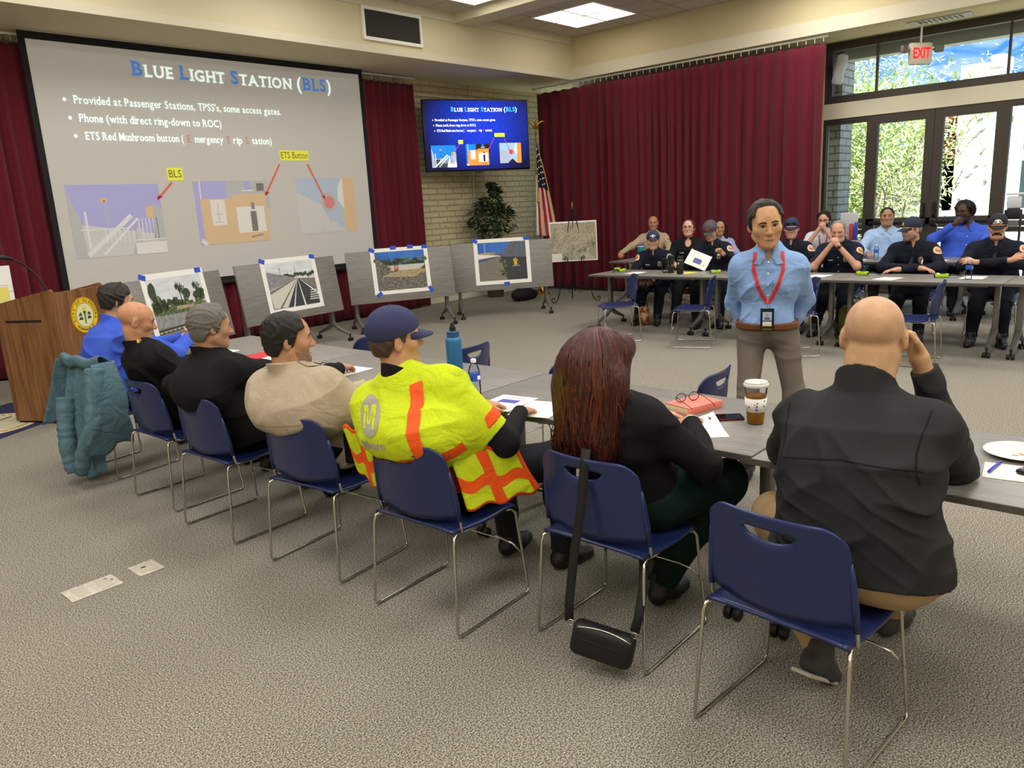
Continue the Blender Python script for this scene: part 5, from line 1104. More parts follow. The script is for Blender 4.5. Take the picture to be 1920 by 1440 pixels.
# ============================================================ PEOPLE IN THE ROOM
# man standing in the middle
plaid = mat('checked_shirt', '7FA3DA', .8, spec=.15, bump=(260, .06)); nt, b = nodes(plaid); L = nt.links
tc = nt.nodes.new('ShaderNodeTexCoord'); sx = nt.nodes.new('ShaderNodeSeparateXYZ'); cx = nt.nodes.new('ShaderNodeCombineXYZ'); br = nt.nodes.new('ShaderNodeTexBrick'); br.offset = 0
br.inputs['Scale'].default_value = 1; br.inputs['Brick Width'].default_value = .0065; br.inputs['Row Height'].default_value = .0065; br.inputs['Mortar Size'].default_value = .001; br.inputs['Color1'].default_value = hexc('94B2DE'); br.inputs['Color2'].default_value = hexc('8CABDA'); br.inputs['Mortar'].default_value = hexc('7D9DD0')
L.new(tc.outputs['Object'], sx.inputs[0]); L.new(sx.outputs[0], cx.inputs[0]); L.new(sx.outputs[2], cx.inputs[1]); L.new(cx.outputs[0], br.inputs[0]); L.new(br.outputs[0], b.inputs['Base Color']); wrinkle(plaid)
o = person('standing man in a pale blue checked shirt with a red lanyard, hands behind his back', (4.38, 1.90), 203, pel=(0, 0, .92), neck=(.0, .02, 1.375), head=(.02, .085, 1.528), hd=(12, 7, 5), shw=.148, facew=1.06, g=.92, curv=.03, belly=.012,
    arms={'R': dict(hand=(.11, -.16, .83), pole=(1, -1.2, 0), dir=(-1, -.1, -.2), n=(0, -1, 0)), 'L': dict(hand=(-.11, -.15, .84), pole=(-1, -1.2, 0), dir=(1, -.1, -.2), n=(0, -1, 0))},
    legs={'R': dict(ankle=(.10, .06, .09), pole=(0, 1, 0), toe=(.2, 1, 0)), 'L': dict(ankle=(-.24, -.06, .09), pole=(0, 1, 0), toe=(-.4, 1, 0))}, sk='B98A63', sk2='C79A74', shirt_mat=plaid, pants='6E655C', hair=dict(t=.014, yf=.064, slope=-.30, temple=.014, nape=-.06, burn=-.025), hairc='2E2B28', h=.005, tuck=True, hem=.055, standing=True, fold=.005, seed=4, brow='2A2624', hs=1.07, thin=.85, mouth='7A4A3C', drape_=(.010, .75, .6, 40, -.1, .8))
st = o['stree']; rt = o['root']
ltm = flat('C92A2E', .6)
NK = o['N']; zz = o['TM'][:, 2]; yy = o['TM'][:, 1]; xx = o['TM'][:, 0]
tip = o['P']+zz*.36*o['L']+yy*.2-xx*.0
for s in (-1, 1): ribbon(st, [NK+xx*s*.075+yy*.05+zz*.0, NK+xx*s*.08-zz*.10+yy*.2, NK+xx*s*.05-zz*.2+yy*.2, tip+xx*s*.006], .019, -yy, 'lanyard', ltm, rt, .006)
collar_tips(o, plaid); buttons(o, (.88, .74, .6, .46), 'EDEBE4', .0055)
vs, fs = sheet(.11, .12, 5, 5); decal(st, chest(o, -.085, .62), vs, fs, 'pocket', plaid, rt, .003)
bp_ = o['P']+zz*.19*o['L']+yy*.155
Mb = frame(bp_+yy*.0, xx*-1, yy)
bd = MB(); bd.rbox((0, 0, .004), (.075, .115, .006), .004, mi=0); bd.box((0, .012, .0078), (.05, .05, .001), None, 1); bd.box((0, -.034, .0078), (.05, .03, .001), None, 2); bd.lathe([(.011, .0084), (.011, .009), (0, .009)], (0, .018, 0), 12, None, 3, (1, 1.3)); bd.box((0, -.002, .0085), (.03, .014, .001), None, 4); bd.tube([(0, .055, .003), (0, .085, .002), (0, .13, -.005)], .003, 6, 5)
q = bd.mk('id_badge', [flat('141416', .4), flat('9CC4E4', .5), flat('E9E4D8', .5), flat('C89A78', .6), flat('4A6A9A', .6), M_chrome], rt); q.matrix_local = Mb
Gb = Field(o['P']-V3(.25, .22, .05), o['P']+V3(.25, .22, .12), .005); tl_ = loft(o['P'], o['TM'], o['L'], np.array(TT), np.array(TA)*.94, np.array(TB), np.zeros(9))
cz = o['P']+zz*.06*o['L']; Gb.op(tl_, .0145, k=.001, clips=[(cz+zz*.018, zz), (cz-zz*.018, -zz)]); _, bt_ = fobj('belt', Gb, mat('brown_leather', '643719', .45, bump=(60, .1)), rt)
decal(bt_, frame(cz+yy*.2, -xx, yy), *sheet(.05, .042, 4, 4), 'belt_buckle', mat('buckle', '8C7A5A', .3, metal=.8), rt, .003)

GN, GF, GB = 'people seated along the near tables', 'people seated at the far front tables', 'people seated at the back row'
def A(hr, hl, er=None, el=None, dr=(-.3, 1, -.1), dl=(.3, 1, -.1), nr=(0, 0, 1), nl=(0, 0, 1), cr=25, cl=25, **k):
    r = dict(hand=hr, dir=dr, n=nr, curl=cr); l = dict(hand=hl, dir=dl, n=nl, curl=cl)
    if er: r['elbow'] = er
    if el: l['elbow'] = el
    return {'R': r, 'L': l}
# ---- near row, seen from behind
o = person('bald man in a charcoal pullover seen from behind, elbows on the near table', (2.33, .74), 0, pel=(.035, .02, .57), neck=(0, .11, 1.085), head=(.0, .165, 1.25), hd=(16, 6, 0), shw=.195, g=1.3, gd=1.35, curv=.05, fat=1.22, hs=1.06, neckr=.060, colh=.042, drape_=(.020, .5, .9, 44, -.15, .62),
    arms=A((.10, .30, 1.165), (-.02, .5, .79), (.20, .43, .79), (-.31, .29, .79), dr=(-.45, .1, .9), nr=(.8, .6, 0), cr=70), legs={'L': dict(knee=(-.34, .28, .54), ankle=(-.10, .10, .15), toe=(.1, .85, -.55)), 'R': dict(knee=(.07, .48, .55), ankle=(-.02, .62, .09))},
    sk='B9916E', sk2='C9A07E', shirt='2B2B2C', shirt2='303031', pants='A38A66', hem=-.085, h=.006, fold=.007, seed=12, group=GN, shoe=mat('grey_trainer', '3A3A3C', .7), armr=1.12, brow='4A3A2C', cuff=.9)
for s in (-1, 1): o['part'](MB().tube([(s*.072, .07, .007), (s*.083, 0, .012), (s*.086, -.03, -.004)], .0025, 6), 'spectacle_arm', M_black)
seam = cloth('1C1C1D'); TM, P_, L_ = o['TM'], o['P'], o['L']
bk = lambda x, t: P_+TM[:, 0]*x+TM[:, 2]*L_*t-TM[:, 1]*.25
ribbon(o['stree'], [bk(-.21, .60), bk(0, .635), bk(.21, .60)], .005, TM[:, 1], 'yoke_seam', seam, o['root'], .0012)
for s in (-1, 1): ribbon(o['stree'], [bk(s*.205, .92), bk(s*.19, .7), bk(s*.20, .52)], .005, TM[:, 1], 'armhole_seam', seam, o['root'], .0012)
MBs = MB().rbox((0, .02, -.083), (.072, .25, .014), .006); q = MBs.mk('shoe_sole', mat('pale_rubber', 'B8B0A2', .7), o['root'], 40)
lg = o['leg']['L']; q.matrix_local = frame(lg['A'], np.cross(lg['F'], lg['U']), lg['U'])
# red-haired woman
o = person('woman with long dark red hair in a black cardigan, seen from behind', (2.48, 1.61), 0, pel=(0, -.0, .55), neck=(-.03, -.13, .97), head=(-.06, -.125, 1.11), hd=(-14, 4, 0), shw=.162, g=1.12, gd=1.05, curv=.01, female=True,
    arms=A((.06, .34, .775), (-.1, .36, .775), (.29, .04, .70), (-.27, .06, .70)), legs={'R': dict(knee=(.25, .27, .57), ankle=(.02, .16, .09), toe=(.1, 1, 0)), 'L': dict(knee=(-.04, .42, .56), ankle=(-.12, .34, .09))}, sk='D8A88C', shirt='19191B', pants='14261F', hem=-.2, h=.006, fold=.006, seed=21, group=GN, collar=False, brow='4A2018', thin=1.15)
hm = [mat('hair_auburn', '43190F', .38, spec=.45, bump=(70, .4, (1, 1, .15))), mat('hair_copper', '5C2A17', .38, spec=.45), mat('hair_umber', '2E140D', .42, spec=.4)]
hp = o['hp']; G = Field(o['P']+V3(-.42, -.42, .08), hp(0, 0, .2)+V3(.32, .28, 0), .006); Mh = o['Mh']
for p in (ell(hp(0, -.02, .042), (.092, .112, .092), .02, Mh), ell(hp(0, -.06, -.04), (.105, .085, .12), .04, Mh), rcone(hp(0, -.09, -.02), hp(.0, -.105, -.24), .10, .075, .05), rcone(hp(-.05, -.1, -.1), hp(-.075, -.085, -.33), .07, .045, .05), rcone(hp(.06, -.09, -.1), hp(.10, -.08, -.33), .07, .045, .05), rcone(hp(.0, -.10, -.2), hp(.01, -.09, -.36), .07, .05, .05), rcone(hp(-.095, -.045, -.05), hp(-.10, -.05, -.32), .05, .045, .04), rcone(hp(.095, -.04, -.05), hp(.11, -.05, -.30), .05, .04, .04), ell(hp(.06, .05, .05), (.035, .06, .06), .03, Mh)): G.op(p, 0)
for s in (-1, 1): G.op(rcone(hp(s*.078, .02, .03), hp(s*.095, .0, -.14), .03, .035, .04))
G.op(ell(hp(0, .145, -.04), (.06, .06, .10), .02, Mh), mode='sub')
ho, ht = fobj('hair', G, hm[0], o['root'])
st_ = MB(); rnd = random.Random(3)
for i in range(330):
    a = rnd.uniform(-2.35, 2.35); top = V3(.03*math.sin(a), -.0-.02*math.cos(a), .135); pts = []; wv = rnd.uniform(0, 6); wa = rnd.uniform(.004, .013); ln = rnd.uniform(.30, .41) if abs(a) < 1.5 else rnd.uniform(.12, .36)
    for j in range(15):
        f = j/14; z = .125-(.125+ln)*f**1.08; rx = .075+.06*min(1, f*2.2)+.02*f; 
        p = hp(rx*math.sin(a)*min(1, .35+f*2.6)+wa*2*f*f*math.sin(wv+f*11), -.03-(.115)*math.cos(a)*min(1, .3+f*2.6)-.02*f+wa*f*math.cos(wv+f*9), z)
        h_ = ht.find_nearest(Vector(p.tolist()))
        if h_[0] and f < .86: p = np.array(h_[0]+h_[1]*.0025, np.float32)
        pts.append(p.tolist())
    st_.tube(pts, [.0018+.0042*math.sin(3.1416*min(1, .15+j/15)) for j in range(15)], 4, rnd.choice((0, 0, 1, 2)))
st_.mk('hair_locks', hm, ho, True)['kind'] = 'stuff'
# man in the safety vest
lime = mat('lime_mesh', 'D2E42A', .75, spec=.2, mix=('BED01E', 300, .4, .6), bump=(240, .10)); wrinkle(lime, .7, 6); orange = mat('orange_band', 'F0591C', .55, spec=.3, bump=(60, .15)); wrinkle(orange, .3, 10)
o = person('man in a lime safety vest with orange bands and a navy cap', (2.20, 2.40), 0, pel=(.0, -.0, .55), neck=(-.07, -.18, 1.035), head=(-.10, -.155, 1.185), hd=(-24, -2, 3), tw=20, shw=.185, g=1.28, gd=1.0, curv=.0,
    arms=A((.12, .36, .775), (-.12, .36, .775), (.30, .05, .74), (-.33, .0, .74)), legs={'R': dict(knee=(.30, .40, .575), ankle=(.26, .46, .09), toe=(.2, 1, 0)), 'L': dict(ankle=(-.05, .42, .09))}, sk='BE8E6C', shirt_mat=lime, sleeve=.82, pants='23242A', hair=dict(t=.004, nape=-.06), hairc='4A3A30', cap=dict(c='2C3158', brim=.08), h=.006, fold=.006, seed=33, group=GN, collar=False, hem=-.02, sh_infl=.022, bulge=[((-.02, -.245, .81), (.215, .125, .115)), ((.17, -.16, .80), (.09, .12, .10))])
st, rt, TM, P_, L_ = o['stree'], o['root'], o['TM'], o['P'], o['L']
bk = lambda x, t: P_+TM[:, 0]*x+TM[:, 2]*L_*t-TM[:, 1]*.3
for x, nm in ((.115, 0),): ribbon(st, [bk(x, .97), bk(x+.0, .6), bk(x-.01, .0)], .052, TM[:, 1], 'orange_stripe', orange, rt, .007)
ribbon(st, [bk(-.20, .47), bk(-.1, .46), bk(.1, .46), bk(.25, .43)], .05, TM[:, 1], 'orange_stripe', orange, rt, .006)
M = frame(bk(-.10, .86)+TM[:, 1]*.08, TM[:, 0], -TM[:, 1]); vs, fs = disc(.062, .062, 28, 5); lo_ = decal(st, M, vs, fs, 'vest_emblem', mat('silver_print', 'A9A6A0', .5), rt, .003)
vs, fs = [], []
for pts in ([(-.038, -.034), (-.022, -.034), (-.022, .034), (-.038, .034)], [(.038, -.034), (.022, -.034), (.022, .034), (.038, .034)], [(-.026, .034), (-.010, -.02), (.0, -.02), (-.012, .034)], [(.026, .034), (.010, -.02), (.0, -.02), (.012, .034)]):
    b0 = len(vs); vs += [(x, y, 0) for x, y in pts]; fs.append(tuple(range(b0, b0+4)))
decal(st, M, vs, fs, 'letter_m', lime, lo_, .005)
tv_, tf_ = text_mesh('Metro', .055, .0015); decal(st, M @ T(0, -.098, 0), tv_, tf_, 'vest_lettering', mat('silver_print2', 'B0ADA6', .5), rt, .003)
q = o['arm']['R']
for nm in 'RL':
    q = o['arm'][nm]; d = nrm(q['E']-q['S']); G = Field(np.minimum(q['S'], q['E'])-.12, np.maximum(q['S'], q['E'])+.12, .006); G.op(q['u'], .031, clips=[(q['S']+d*.245, d), (q['S']+d*.195, -d)]); fobj('sleeve_band', G, orange, rt)
    G = Field(np.minimum(q['E'], q['W'])-.1, np.maximum(q['E'], q['W'])+.1, .006); G.op(q['f'], .009, clips=[(q['W'], nrm(q['W']-q['E']))]); G.op(q['u'], .012, clips=[(q['S']+d*.12, -d)]); fobj('undershirt_sleeve', G, cloth('1B1B1E'), rt)
G = Field(o['N']-.14, o['N']+.14, .005); G.op(rcone(o['N']+V3(0, 0, -.02), o['N']+V3(0, 0, .05), .078, .070, .01), clips=[(o['N']+V3(0, 0, .034), nrm(V3(0, .5, 1)))]); fobj('undershirt_collar', G, cloth('1B1B1E'), rt)
tv_, tf_ = text_mesh('C', .04, .004); decal(o['ctree'], frame(o['hp'](0, .1, .075), o['Mh']@V3(-1, 0, 0), o['Mh']@V3(0, 1, .25)), tv_, tf_, 'cap_letter', flat('D8DCE6'), o['cap'], .003)
def flap(nm, p0, p1, drop0, drop1, out, seed):
    """loose vest tail hanging from the waist over the seat edge"""
    p0, p1 = Vector(p0), Vector(p1); ou = Vector(out)
    def fn(u, v):
        a = p0.lerp(p1, u); d = Vector(drop0).lerp(Vector(drop1), u); return a+d*v*(1-.22*max(0, abs(2*u-1)-.6)**1.5)+ou*(.05*math.sin(u*8+seed+v*1.5)*(.3+v)+.035*math.sin(v*3.1))+Vector((0, 0, .012*math.sin(u*15+v*4)))
    mb = MB(); mb.grid(25, 25, fn); mb.m = []
    for j in range(24):
        for i in range(24):
            u, v = (i+.5)/24, (j+.5)/24; mb.m.append(1 if (.38 < u < .56 or .48 < v < .70 or u > .93 or v > .94 or v < .1) else 0)
    mb.mk(nm, [lime, orange], rt, True, .004)
flap('vest_tail', (.20, -.19, .76), (.33, .08, .73), (.06, .04, -.27), (.05, .10, -.22), (.05, -.03, 0), 1)
flap('vest_tail', (-.44, -.23, .77), (-.25, -.19, .78), (.03, .04, -.22), (.03, .02, -.34), (.02, -.03, 0), 2)
# man in tan uniform
tan = cloth('B8A894', 'AE9E8A'); wrinkle(tan, .5, 6)
o = person('man in a tan uniform shirt with slick dark hair, turned to the right', (2.15, 3.25), 3, pel=(0, .0, .56), neck=(-.02, -.17, .995), head=(-.01, -.145, 1.138), hd=(-30, 3, 2), tw=8, shw=.20, g=1.3, gd=1.1, belly=.06, curv=.0, fat=1.14, hs=1.05,
    arms=A((.15, .40, .78), (-.1, .42, .78), (.33, .06, .70), (-.34, .02, .70)), sk='BE8E70', sk2='B07F62', bulge=[((0, -.225, .80), (.23, .125, .12)), ((-.17, -.14, .8), (.09, .11, .1)), ((.18, -.12, .8), (.09, .12, .1))], shirt_mat=tan, pants='1B1B1E', hair=dict(t=.012, yf=.07, slope=-.3, nape=-.075, burn=-.03), hairc='211D1B', beard=dict(t=.002, c='806450', low=-.005, mous=0), h=.006, fold=.006, seed=44, group=GN, armr=1.15, hem=-.14)
seam = cloth('968771'); TM, P_, L_ = o['TM'], o['P'], o['L']; bk = lambda x, t: P_+TM[:, 0]*x+TM[:, 2]*L_*t-TM[:, 1]*.3
ribbon(o['stree'], [bk(-.22, .63), bk(0, .65), bk(.22, .63)], .004, TM[:, 1], 'yoke_seam', seam, o['root'], .001)
for x in (-.11, .0, .11): ribbon(o['stree'], [bk(x, .62), bk(x, .3), bk(x, .0)], .003, TM[:, 1], 'pleat_seam', seam, o['root'], .001)
for s in (-1, 1):
    a_, b_ = o['sj']['R' if s > 0 else 'L'], o['N']; ribbon(o['stree'], [a_*.9+b_*.1+V3(0, 0, .2), a_*.35+b_*.65+V3(0, 0, .2)], .035, (0, 0, -1), 'epaulette', tan, o['root'], .005)
o['part'](MB().tube([(.055, .03, -.17), (.09, .05, -.2), (.1, .02, -.24), (.07, -.04, -.26)], .007, 6).rbox((.065, .04, -.165), (.04, .03, .05), .008), 'radio_mic', M_black, 40)
MB().rbox((.24, -.02, .60), (.05, .09, .16), .012).rbox((.27, .0, .6), (.01, .05, .06), .003).mk('belt_radio', M_black, o['root'], 40)
# grey-haired man in black uniform
o = person('man with slicked grey hair in a black uniform shirt, arm reaching onto the table', (2.10, 4.04), 0, pel=(0, -.0, .55), neck=(-.03, -.11, 1.0), head=(.0, -.08, 1.145), hd=(-10, 6, 0), shw=.22, g=1.15, gd=1.05, curv=.03, fat=1.05,
    arms=A((.14, .64, .79), (-.15, .40, .78), (.30, .38, .80), (-.50, -.12, .75), cr=40), sk='B98A6E', bulge=[((0, -.21, .81), (.215, .115, .12))], shirt='1A1A1B', pants='17171A', hair=dict(t=.016, yf=.066, slope=-.3, nape=-.078, burn=-.03, noise=.004), hairc='6A6660', h=.006, fold=.007, seed=55, group=GN, armr=1.1, brow='3A3632')
patch(o, 'L', .42, 10)
# bald man in black uniform
o = person('bald man in a black uniform shirt looking down to the right', (2.14, 4.84), 0, pel=(-.03, -.0, .55), neck=(-.08, -.17, .98), head=(-.09, -.15, 1.13), hd=(-20, 12, 2), shw=.185, g=1.1, gd=1.0, curv=.0, arms=A((.05, .36, .78), (-.12, .36, .78), (.27, .04, .72), (-.29, .0, .72)), sk='BC8464', sk2='C89474', shirt='1A1A1B', pants='17171A', h=.006, fold=.006, seed=66, group=GN, brow='7A5A44')
vs, fs = disc(.014, .014, 10, 2); decal(o['stree'], frame(o['N']+o['TM'][:, 0]*.075-o['TM'][:, 1]*.02+V3(0, 0, .1), (1, 0, 0), (0, 0, 1)), vs, fs, 'collar_pin', M_gold, o['root'], .003)
# man in royal blue at the lectern end
o = person('dark-haired man in a royal blue shirt leaning on the table beside the lectern', (2.12, 5.76), 5, pel=(0, -.0, .55), neck=(-.03, .05, 1.04), head=(-.02, .11, 1.19), hd=(-16, 8, 0), shw=.18, g=1.05, gd=1.1, curv=.06,
    arms=A((.03, .60, .86), (-.05, .60, .85), (.25, .33, .79), (-.24, .33, .79), dr=(-.6, .7, .3), dl=(.6, .7, .3), nr=(.5, .4, .6), nl=(-.5, .4, .6), cr=55, cl=55), sk='C99A80', shirt='3F5CCB', shirt2='4866D4', pants='141519', hair=dict(t=.02, yf=.072, slope=-.15, nape=-.06, burn=-.03, noise=.006, fr=40), hairc='2B2420', h=.006, fold=.007, seed=77, group=GN)
vs_ = o['arm']['L']; MB().tube([(vs_['W']+V3(.03*math.cos(a*.52), .03*math.sin(a*.52)*.6, .028*math.sin(a*.52))).tolist() for a in range(12)], .006, 6, closed=True).mk('watch', M_black, o['root'], True)
# ---- far front row, facing the viewer
NV = ('1B1E29', '1F2330')
def uni(o, ps=('R', 'L'), bdg=True, bar=True, btn=None, tips=True, c='1B1E29', bx=-.085, bm=None):
    if tips: collar_tips(o, cloth('232735' if c[0] == '1' else c), .06)
    if bdg: badge(o, bx, .66, bm)
    if bar: tagbar(o)
    for s in ps: patch(o, s, .30)
    placket(o, cloth('1F222E' if c[0] == '1' else c)); 
    for s in (-1, 1):
        vs, fs = sheet(.11, .045, 5, 3); decal(o['stree'], chest(o, s*.085, .585), vs, fs, 'pocket_flap', cloth('202431' if c[0] == '1' else c), o['root'], .0035)
    if btn: buttons(o, btn)
def logo_letters(o, tx, col, size=.05, up=.25, z=.075):
    tv_, tf_ = text_mesh(tx, size, size*.03); decal(o['ctree'], frame(o['hp'](0, .1, z), o['Mh']@V3(-1, 0, 0), o['Mh']@V3(0, 1, up)), tv_, tf_, 'cap_letter', flat(col), o['cap'], .003)
def arc_logo(o, col, z=.072, r=.034):
    vs, fs = [], []
    for i in range(15):
        a = math.pi*(.08+.84*i/14); vs += [(r*1.15*math.cos(a), r*math.sin(a)-.012, 0), (r*.85*math.cos(a), r*.72*math.sin(a)-.012, 0)]
    fs = [(2*i, 2*i+1, 2*i+3, 2*i+2) for i in range(14)]
    b0 = len(vs); vs += [(-.014, -.018, 0), (.014, -.018, 0), (.010, .016, 0), (-.010, .016, 0)]; fs.append((b0, b0+1, b0+2, b0+3))
    decal(o['ctree'], frame(o['hp'](0, .1, z), o['Mh']@V3(-1, 0, 0), o['Mh']@V3(0, 1, .25)), vs, fs, 'cap_emblem', flat(col), o['cap'], .003)
LF = {'R': dict(ankle=(.14, .66, .09)), 'L': dict(ankle=(-.14, .66, .09))}
o = person('young man in navy uniform and navy cap leaning over the left end table', (9.78, 5.93), 200, pel=(0, -.02, .55), neck=(.0, .15, .985), head=(.0, .20, 1.125), hd=(10, 4, 0), shw=.185, g=1.05, curv=.06, arms=A((.10, .52, .60), (-.06, .52, .60), (.25, .28, .72), (-.25, .28, .72)), legs=LF, sk='D0A088', shirt=NV[0], shirt2=NV[1], pants='12141B', hair=dict(t=.006), hairc='6A5040', cap=dict(c='2A3357', brim=.075, flatb=1), group=GF, seed=101, brow='6A5040')
uni(o); arc_logo(o, 'DDE2EC')
o = person('woman in glasses and a black polo with a yellow badge behind the far table', (10.16, 5.62), 205, pel=(0, -.02, .57), neck=(0, -.04, 1.11), head=(0, .0, 1.262), hd=(-4, -8, 0), shw=.175, g=1.25, gd=1.3, curv=.03, female=True, arms=A((.16, .42, .79), (-.12, .42, .79)), legs=LF, sk='D3A690', shirt='18191C', pants='14151A', hair=dict(t=.012, yf=.06, slope=-.35, bun=1), hairc='4A3022', glasses='2A2422', group=GF, seed=102, vneck=.07, brow='5A4030')
patch(o, 'L', .30); tagbar(o); badge(o, -.07, .68, flat('D8C23A', .5), .03)
o = person('man in a grey cap with a red patch reading a sheet at the far table', (9.85, 5.07), 203, pel=(0, -.02, .56), neck=(0, .06, 1.09), head=(.03, .13, 1.235), hd=(-12, 26, 0), shw=.18, g=1.05, curv=.05, arms=A((.10, .46, .84), (-.16, .46, .95), (.27, .24, .80), (-.28, .24, .82), dl=(.5, .3, .8), nl=(-.6, -.6, .2), cl=50), legs=LF, sk='CC9C84', shirt=NV[0], shirt2=NV[1], pants='12141B', hair=dict(t=.006), hairc='5A4232', cap=dict(c='4A4A50', brim=.08, flatb=1, rise=.012), group=GF, seed=103)
uni(o, ('L',), True); vs, fs = sheet(.06, .032, 8, 3); decal(o['ctree'], frame(o['hp'](0, .1, .075), o['Mh']@V3(-1, 0, 0), o['Mh']@V3(0, 1, .25)), vs, fs, 'cap_patch', flat('A8343A'), o['cap'], .003)
pp = thing('handout', 'printed handout held up by the man in the grey cap', 'paper', (9.30, 5.0, .885), 113); Mx = Matrix.Rotation(R(-62), 3, 'X') @ Matrix.Rotation(R(-25), 3, 'Z')
MB().box((0, 0, 0), (.30, .215, .001), Mx).mk('sheet', M_paper, pp); MB().box(Mx @ Vector((0, .02, .0012)), (.11, .07, .0006), Mx).mk('printed_picture', flat('5A62A0'), pp)
o = person('man in a navy cap with sunglasses on it, partly hidden behind the standing man', (9.95, 4.02), 200, pel=(0, -.02, .56), neck=(0, .02, 1.08), head=(0, .06, 1.235), hd=(0, 2, 0), shw=.185, g=1.1, curv=.04, arms=A((.26, .32, 1.14), (-.2, .42, .79), (.42, .36, .82), None, dr=(-.3, .2, .9), nr=(.2, 1, 0), cr=60), sleeve=.75, legs=LF, sk='CC9A82', shirt=NV[0], shirt2=NV[1], pants='12141B', hair=dict(t=.006), hairc='4A3828', cap=dict(c='232B4A', brim=.075), group=GF, seed=104)
uni(o, ('L',)); o['part'](MB().ball((.035, .095, .075), (.026, .008, .02), 10).ball((-.035, .095, .075), (.026, .008, .02), 10).tube([(-.06, .085, .08), (0, .105, .082), (.06, .085, .08)], .003, 6), 'sunglasses', mat('dark_lens', '0C0C0E', .1))
o = person('man with cropped grey hair and wristwatch, hands clasped at his mouth', (9.88, 3.36), 188, pel=(0, -.02, .56), neck=(0, .11, 1.07), head=(0.01, .19, 1.205), hd=(4, 14, 0), shw=.19, g=1.15, gd=1.15, curv=.05, arms=A((.045, .40, 1.05), (-.03, .40, 1.055), (.24, .36, .79), (-.25, .36, .79), dr=(-.5, .05, .75), dl=(.5, .05, .75), nr=(.7, .6, .1), nl=(-.7, .6, .1), cr=60, cl=60), sleeve=.82, legs=LF, sk='CB987E', sk2='D2A088', shirt='1D2130', shirt2='20253A', pants='12141B', hair=dict(t=.006, yf=.06, slope=-.5, temple=.01), hairc='8A8078', group=GF, seed=105, fat=1.08, brow='8A6A54')
uni(o, ('L',), True, btn=(.2, .36, .52, .7), c='1D2130'); q = o['arm']['L']; dw = nrm(q['W']-q['E']); cw = q['W']-dw*.035; e1 = nrm(np.cross(dw, V3(0, 0, 1))); e2 = np.cross(dw, e1)
MB().tube([(cw+e1*.032*math.cos(a*.5236)+e2*.032*math.sin(a*.5236)).tolist() for a in range(12)], .008, 6, closed=True).ball((cw-nrm(q['E']*0+V3(0, -1, 0))*.034).tolist(), (.02, .012, .02), 10).mk('watch', M_black, o['root'], True)
o = person('man in a navy cap and glasses looking aside, hands crossed on the table', (9.83, 2.52), 190, pel=(0, -.02, .56), neck=(0, .12, 1.07), head=(.03, .19, 1.21), hd=(-48, 6, 0), shw=.19, g=1.08, curv=.05, arms=A((-.12, .44, .795), (.12, .47, .785), (.30, .28, .79), (-.30, .28, .79), dr=(-.9, .4, -.15), dl=(.9, .4, -.05), cr=15, cl=12), legs=LF, sk='CC9A80', shirt=NV[0], shirt2=NV[1], pants='12141B', hair=dict(t=.006, nape=-.05), hairc='7A6656', cap=dict(c='20263C', brim=.085), glasses='141414', beard=dict(t=.004, c='8A7464'), group=GF, seed=106)
uni(o, ('L',)); logo_letters(o, 'A', 'D8C05A', .055)
o = person('man with a dark moustache and black cap, arms folded on the far table', (9.92, 1.72), 188, pel=(0, -.02, .56), neck=(0, .08, 1.07), head=(0, .15, 1.215), hd=(2, 8, 0), shw=.205, g=1.2, gd=1.2, curv=.05, arms=A((-.16, .40, .88), (.17, .40, .86), (.30, .26, .81), (-.31, .26, .81), dr=(-.8, .35, .45), dl=(.8, .35, .2), nr=(-.3, .7, .6), nl=(.3, .7, .6), cr=18, cl=18), legs=LF, sk='C99880', shirt=NV[0], shirt2=NV[1], pants='12141B', hair=dict(t=.006), hairc='2E2620', cap=dict(c='1C1C20', brim=.075), group=GF, seed=107, fat=1.1)
uni(o, ('L',)); [decal(o['ctree'], frame(o['hp'](.0065*(i-3)*2, .1, .058), o['Mh']@V3(-1, 0, 0), o['Mh']@V3(0, 1, .25)), *sheet(.008, .012, 2, 2), 'cap_mark', flat('E4E4E4'), o['cap'], .003) for i in range(7)]; arc_logo(o, 'E4E4E4', .078, .03)
o['part'](MB().tube([(-.042, .078, -.082), (-.036, .088, -.066), (-.016, .104, -.054), (0, .107, -.053), (.016, .104, -.054), (.036, .088, -.066), (.042, .078, -.082)], [.004, .008, .0105, .010, .0105, .008, .004], 8), 'moustache', hair_mat('2A211C'))
# ---- back row
o = person('bald officer in tan uniform sitting behind the young man in the navy cap', (11.8, 7.2), 205, pel=(0, -.02, .57), neck=(0, .0, 1.13), head=(0, .04, 1.295), hd=(4, 2, 0), shw=.19, g=1.1, arms=A((.55, .30, .80), (-.2, .42, .80), (.36, .12, .92), None), sk='B98464', shirt='B4A487', shirt2='AA9A7C', pants='A8987C', group=GB, seed=108, legs={'R': dict(ankle=(.25, .62, .09), knee=(.32, .42, .58)), 'L': dict(ankle=(-.14, .6, .09))})
uni(o, ('L',), True, False, c='B4A487', bm=M_gold)
o = person('woman with long dark hair mostly hidden behind the man in the grey cap', (11.8, 5.95), 203, pel=(0, -.02, .55), neck=(0, .0, 1.03), head=(0, .04, 1.185), hd=(6, 2, 0), shw=.155, female=True, sk='B98468', shirt='9AA2C4', pants='1A1A1E', group=GB, seed=109, hair=dict(t=.02, yf=.05, slope=-.3, nape=-.1), hairc='1A1412', arms=A((.16, .42, .79), (-.16, .42, .79)))
hp = o['hp']; G = Field(hp(-.2, -.2, -.35), hp(.2, .2, .1), .007)
G.lo = np.minimum(hp(-.2, -.2, -.35), hp(.2, .2, .1))-.1; G = Field(G.lo, G.lo+.7, .008)
for s in (-1, 1): G.op(rcone(hp(s*.085, -.01, .0), hp(s*.10, .0, -.25), .032, .04, .03))
